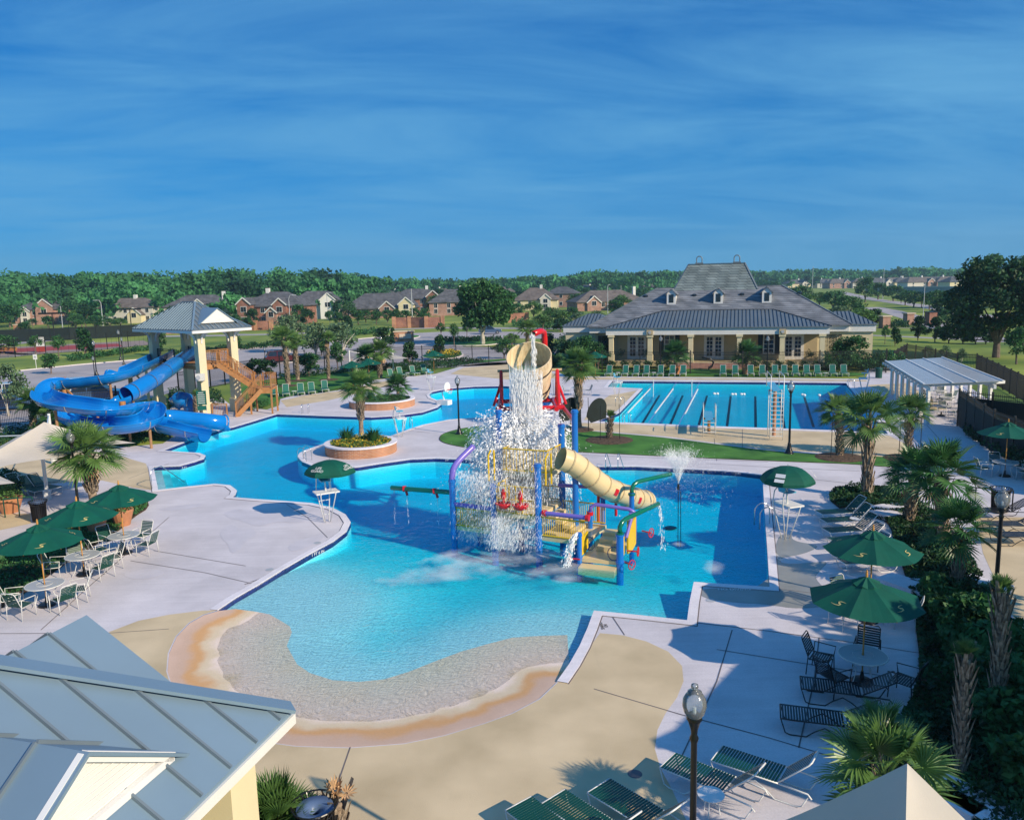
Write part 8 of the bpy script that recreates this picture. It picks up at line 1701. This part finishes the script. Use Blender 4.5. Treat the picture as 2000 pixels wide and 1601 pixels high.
TP = {'a': tree_proto(1, 1900, 16, .07, 'leaf'), 'b': tree_proto(2, 1700, 14, .075, 'leafdark', .2), 'c': tree_proto(3, 1600, 14, .065, 'leaflight', .3), 'd': tree_proto(4, 1500, 16, .06, 'leafgrey', .22, 'trunkp'), 'm': tree_proto(5, 1900, 18, .09, 'leafdark', .08, shape=.7), 'y': tree_proto(6, 800, 9, .07, 'leaf', .42), 'e': tree_proto(7, 2000, 18, .06, 'leaf', .15)}
tused = set()
def tree(kind, px, py, ptop, wpx, label, group='small trees', name=None, rz=None):
    b = G(px, py); h = ZT(b, ptop); w_ = wpx * b.y / 1550 / .86; rz = (px * 1.7) % 6.28 if rz is None else rz
    if kind not in tused: tused.add(kind); r = TP[kind]; r.location = b; r.rotation_euler = (0, 0, rz); r['label'] = label; r['group'] = group
    else: r = dup(TP[kind], b, rz, label, 1, group)
    r.scale = (w_, w_, h); return r
tree('a', 100, 730, 690, 42, 'small round tree on the car park edge left of the lamp post'); tree('d', 17, 812, 708, 78, 'pale leaved tree over the white car at the left edge'); tree('e', 8, 690, 652, 60, 'leafy tree at the left edge above the bench')
tree('y', 70, 693, 655, 34, 'young tree left of the tennis banner'); tree('y', 115, 700, 655, 34, 'young tree right of the tennis banner'); tree('m', 167, 696, 641, 42, 'dark magnolia in front of the windscreen fence'); tree('m', 314, 694, 640, 30, 'bushy tree seen through the slide tower columns'); tree('e', 458, 682, 652, 30, 'dark conical shrub tree right of the slide tower')
tree('d', 566, 688, 612, 74, 'grey branched bare looking tree before the brick house'); tree('d', 618, 700, 628, 80, 'airy grey green tree behind the slim palms'); tree('m', 628, 694, 640, 40, 'dark tree between the airy trees'); tree('d', 668, 702, 628, 95, 'wide airy tree left of the lagoon fence'); tree('a', 604, 735, 690, 60, 'bushy tree right of the second slim palm'); tree('a', 660, 722, 668, 36, 'round topped tree before the left fence'); tree('b', 503, 742, 698, 40, 'loose dark shrub tree right of the stairs'); tree('b', 525, 742, 700, 36, 'loose dark shrub beside the lamp post')
tree('m', 800, 714, 668, 38, 'dark tree inside the fence left of the flower island'); tree('m', 860, 704, 655, 32, 'dark tree right of the flower island'); tree('y', 862, 660, 630, 26, 'young tree beside the road above the island'); tree('y', 887, 677, 632, 28, 'young tree with white trunk guard'); tree('y', 912, 658, 632, 24, 'young tree left of the oak trunk'); tree('m', 748, 684, 640, 46, 'dark shrub tree left of the entrance sign'); tree('m', 768, 668, 640, 14, 'narrow dark shrub beside the entrance sign'); tree('m', 680, 648, 617, 28, 'dark conifer beyond the road'); tree('e', 985, 700, 660, 46, 'leafy tree behind the bucket to the left'); tree('c', 1000, 682, 650, 36, 'light tree behind the bucket'); tree('m', 1070, 700, 652, 44, 'dark tree right of the bucket')
tree('e', 1140, 722, 652, 62, 'dark bushy tree at the left wing of the clubhouse'); tree('b', 1112, 712, 662, 46, 'dark tree left of the clubhouse wing'); tree('e', 1168, 722, 664, 44, 'dark green tree against the clubhouse wing'); tree('e', 1664, 716, 652, 82, 'wide leafy tree before the right wing of the clubhouse'); tree('e', 1640, 716, 664, 50, 'leafy tree left of the wide tree by the right wing')
tree('y', 1728, 672, 636, 20, 'left one of two small trees on the right lawn'); tree('m', 1748, 676, 640, 26, 'right one of two small trees on the right lawn')
for k, (px, py, pt_, w_) in enumerate(((1793, 665, 618, 36), (1826, 668, 620, 38), (1853, 670, 634, 40), (1880, 671, 640, 42), (1905, 672, 636, 40), (1925, 672, 640, 40))): tree('m', px, py, pt_, w_, '%s magnolia from the left in the dark row' % ORD[k], 'row of magnolias on the right lawn')
for k, (px, py, pt_) in enumerate(((1812, 706, 674), (1845, 710, 673), (1877, 714, 679))): tree('d', px, py, pt_, 22, '%s vase shaped myrtle from the left behind the pergola' % ORD[k], 'myrtles behind the pergola')
tree('a', 1985, 711, 640, 60, 'staked young tree at the right edge')
K2 = [(50, 650, 628, 30, 'a'), (94, 640, 617, 26, 'a'), (65, 640, 622, 24, 'y'), (148, 645, 610, 34, 'e'), (160, 640, 600, 40, 'c'), (188, 643, 615, 44, 'e'), (215, 640, 620, 30, 'e'), (236, 642, 620, 30, 'c'), (460, 645, 612, 34, 'e'), (485, 646, 618, 26, 'e'), (600, 640, 600, 34, 'b'), (645, 634, 606, 22, 'a'), (662, 636, 608, 30, 'e'), (700, 634, 606, 34, 'a'), (715, 630, 604, 34, 'e'), (735, 634, 606, 30, 'a'), (757, 630, 604, 34, 'e'), (774, 634, 604, 26, 'a'), (792, 636, 604, 30, 'e'), (810, 622, 600, 26, 'e'), (1008, 625, 590, 40, 'e'), (1042, 628, 588, 44, 'c'), (1075, 632, 598, 44, 'e'), (1100, 634, 606, 44, 'c'), (1130, 636, 610, 44, 'd'), (1165, 630, 606, 44, 'd'), (1060, 645, 612, 44, 'c'), (1095, 648, 620, 44, 'b'), (1120, 625, 598, 34, 'e'), (1205, 618, 584, 46, 'e'), (1215, 606, 575, 40, 'c'),
      (1566, 600, 555, 44, 'e'), (1600, 602, 570, 50, 'c'), (1628, 606, 566, 60, 'e'), (1655, 620, 575, 70, 'e'), (1640, 640, 596, 60, 'd'), (1680, 645, 600, 66, 'c'), (1705, 640, 604, 50, 'm'), (1690, 590, 538, 46, 'e'), (1715, 585, 550, 44, 'e'), (1745, 588, 556, 50, 'e'), (1768, 596, 566, 40, 'e'), (1784, 600, 566, 44, 'e'), (1800, 602, 576, 30, 'c'), (1815, 605, 570, 40, 'a'), (1832, 610, 564, 44, 'e'), (1850, 600, 572, 40, 'c'), (1760, 592, 575, 24, 'c'), (1830, 628, 585, 34, 'm'), (1850, 640, 600, 40, 'e'), (1545, 590, 560, 44, 'e'), (1505, 572, 548, 50, 'e'), (1480, 570, 545, 50, 'e')]
K2 += [(140, 634, 583, 50, 'e'), (168, 640, 588, 40, 'b'), (20, 640, 590, 50, 'e'), (318, 628, 585, 40, 'e'), (340, 634, 596, 40, 'b'), (455, 622, 580, 40, 'e'), (495, 640, 600, 30, 'b'), (585, 634, 592, 34, 'e'), (668, 616, 572, 44, 'b'), (680, 625, 585, 36, 'e'), (848, 616, 574, 34, 'e'), (860, 610, 562, 40, 'b'), (830, 632, 600, 30, 'e'), (990, 606, 566, 44, 'e'), (1020, 600, 565, 36, 'b'), (1125, 604, 572, 40, 'e'), (1140, 590, 560, 44, 'e'), (1255, 590, 560, 40, 'e'), (1240, 600, 570, 34, 'b'), (545, 610, 575, 34, 'e'), (715, 600, 566, 36, 'b'), (750, 596, 562, 34, 'e')]
for k, (px, py, pt_, w_, kd) in enumerate(K2):
    nm = {'a': 'rounded', 'e': 'bushy', 'c': 'light green', 'd': 'grey green', 'b': 'dark', 'm': 'dark dense', 'y': 'young'}[kd]; zone = 'before the left houses' if px < 640 else 'before the middle houses' if px < 960 else 'between the oak and the clubhouse' if px < 1300 else 'right of the clubhouse roof'
    ix = sum(1 for q in K2[:k] if (q[0] < 640) == (px < 640) and (q[0] < 960) == (px < 960) and (q[0] < 1300) == (px < 1300)); tree(kd, px, py, pt_, w_, '%s tree %s, %s one along the row' % (nm, zone, ORD[ix] if ix < len(ORD) else 'last'), 'street trees among the far houses')
def bigtree(name, label, px, py, ptop, wpx, mat, trunk, seed, n, k, crown0, tr, lsz, fork=True):
    b = G(px, py); h = ZT(b, ptop); R_ = wpx / 2 * b.y / 1550; t = thing(name, label, 'tree', tuple(b)); r = np.random.default_rng(seed); cs = []; rd = []
    for i in range(k):
        u = r.uniform(0, 6.283); f = r.uniform(0, 1); z = h * (crown0 + .08 + (.92 - crown0) * f * .95); rr_ = R_ * .86 * math.sqrt(max(.02, 1 - (f * 1.55 - .62) ** 2 / 1.1)) * r.uniform(.35, 1.0) ** .6; cs.append((rr_ * math.cos(u), rr_ * math.sin(u), z)); rd.append(R_ * r.uniform(.13, .25))
    pts = clump_points(r, cs, rd, n / sum(q * q for q in rd)); nquads('crown', leafquads(r, pts, lsz, .5, .7), mat, t)
    m = MB(); B = Vector(b); m.tube([B, B + Vector((0, 0, h * crown0 * .6))], [tr * 1.2, tr], 10, cap=False); rg = random.Random(seed)
    for i in range(7): a = i * .9 + rg.random(); z0 = h * crown0 * .5; m.tube([B + Vector((0, 0, z0)), B + Vector((R_ * .16 * math.cos(a), R_ * .16 * math.sin(a), h * (crown0 + .12))), B + Vector((R_ * .5 * math.cos(a), R_ * .5 * math.sin(a), h * (crown0 + .3 + .2 * rg.random())))], [tr * .6, tr * .42, tr * .12], 6)
    m.build('trunk', trunk, t); return t
bigtree('oak_tree', 'large spreading oak with pale trunk beside the road island', 943, 673, 551, 128, 'leaf', 'trunkp', 41, 13000, 60, .28, .34, .55)
bigtree('shade_tree', 'huge dark tree at the right edge of the lawn', 1945, 698, 513, 205, 'leafdark', 'trunk', 42, 20000, 70, .24, .36, .45)
for k, (x, y) in enumerate(((18.3, 12.9), (19.2, 9.6), (20.5, 16.9))): r = dup(TP['e'], (x, y, 0), k * 2.0, '%s unseen leafy tree added to shade the right planting bed' % ORD[k], 1, 'small trees'); r.scale = (6.0, 6.0, 7.2)  # unseen trees added off right so their shadows darken the planting bed
bigtree('shade_tree', 'taller hazy tree behind the huge dark tree', 1962, 600, 500, 120, 'leaf', 'trunk', 43, 5000, 40, .15, .8, 1.2)
# the far wood: one mass beyond the houses
def wood(spec):
    P = []; 
    for (x0, x1, D, ytop, var, step, lsz, n) in spec:
        x = x0
        while x < x1:
            Dd = D * trng.uniform(.94, 1.12); pos = AT(x, 560, Dd); yt = ytop(x) + trng.uniform(-var, var); zt = AT(x, yt, Dd).z; zt = max(zt, 6); R_ = zt * trng.uniform(.28, .42); k = 9; cs = [(pos.x + trng.normal(0, R_ * .55), Dd + trng.normal(0, R_ * .5), zt * trng.uniform(.25, .86)) for _ in range(k)]; cs.append((pos.x, Dd, zt * .84)); rd = [R_ * trng.uniform(.35, .6) for _ in cs]; rd[-1] = zt * .16
            pts = clump_points(trng, cs, rd, n / sum(q * q for q in rd)); P.append(leafquads(trng, pts, lsz, .4, .7)); x += step * trng.uniform(.7, 1.3)
    return np.concatenate(P)
def itp(pts):
    xs, ys = zip(*pts); return lambda x: float(np.interp(x, xs, ys))
yt = itp([(-100, 530), (20, 528), (110, 536), (160, 532), (330, 530), (420, 526), (520, 524), (660, 528), (700, 536), (760, 545), (800, 544), (900, 545), (1000, 542), (1100, 536), (1150, 528), (1220, 533), (1270, 530), (1330, 528), (1400, 530), (1500, 530), (1600, 525), (1700, 529), (1780, 522), (1900, 528), (2050, 524)])
o = nquads('woodland', wood([(-120, 740, 350, yt, 6, 12, 1.7, 560), (-120, 720, 310, lambda x: yt(x) + 18, 9, 16, 1.6, 420), (-120, 720, 290, lambda x: yt(x) + 40, 9, 20, 1.5, 320), (660, 1320, 640, yt, 3, 6, 2.6, 230), (700, 1300, 560, lambda x: yt(x) + 8, 4, 11, 2.4, 200), (1300, 2120, 900, yt, 2.5, 5, 3.6, 150), (1450, 2100, 820, lambda x: yt(x) + 9, 3, 9, 3.2, 140), (380, 800, 290, lambda x: 588, 6, 30, 1.5, 200)]), 'forest'); o['kind'] = 'stuff'
# hedges and low shrubs along the roads
for pts, n, sz, h, mt in (([(130, 700), (290, 680), (300, 684), (140, 706)], 2600, .4, .9, 'leaf'), ([(440, 680), (560, 672), (560, 676), (440, 686)], 2000, .4, 1.0, 'leafdark'), ([(330, 690), (440, 682), (440, 688), (330, 696)], 1200, .4, 1.0, 'leafdark'), ([(850, 664), (980, 662), (980, 668), (850, 670)], 1600, .4, .9, 'leafdark'), ([(1100, 660), (1180, 690), (1180, 706), (1060, 712), (1060, 700)], 2600, .4, 1.4, 'leafdark'), ([(1725, 634), (1775, 636), (1775, 640), (1725, 642)], 800, .5, 1.4, 'leafdark'), ([(40, 655), (160, 645), (160, 648), (40, 660)], 900, .6, 1.0, 'leaf'), ([(600, 655), (760, 645), (760, 650), (600, 664)], 1800, .6, 1.2, 'leaf'), ([(1000, 632), (1180, 640), (1180, 652), (1000, 640)], 2600, .6, 2.0, 'leaf')):
    cover('hedge', gp(pts), n, sz, h, mt, '')
# haze: even, thin air round everything
hz = MB(); hz.add([(x, y, z) for z in (-3.5, 72) for x, y in ((-1500, -60), (1500, -60), (1500, 1300), (-1500, 1300))], [(3, 2, 1, 0), (4, 5, 6, 7), (0, 1, 5, 4), (1, 2, 6, 5), (2, 3, 7, 6), (3, 0, 4, 7)])
mh = bpy.data.materials.new('haze'); t_, n_n, l_, o_ = nodes(mh); pv_ = n_n.new('ShaderNodeVolumePrincipled'); pv_.inputs['Color'].default_value = (.55, .85, 1.0, 1); pv_.inputs['Density'].default_value = .00026; pv_.inputs['Anisotropy'].default_value = .2; l_.new(pv_.outputs[0], o_.inputs['Volume'])
MT['haze'] = mh; o = hz.build('haze', 'haze'); o['kind'] = 'stuff'
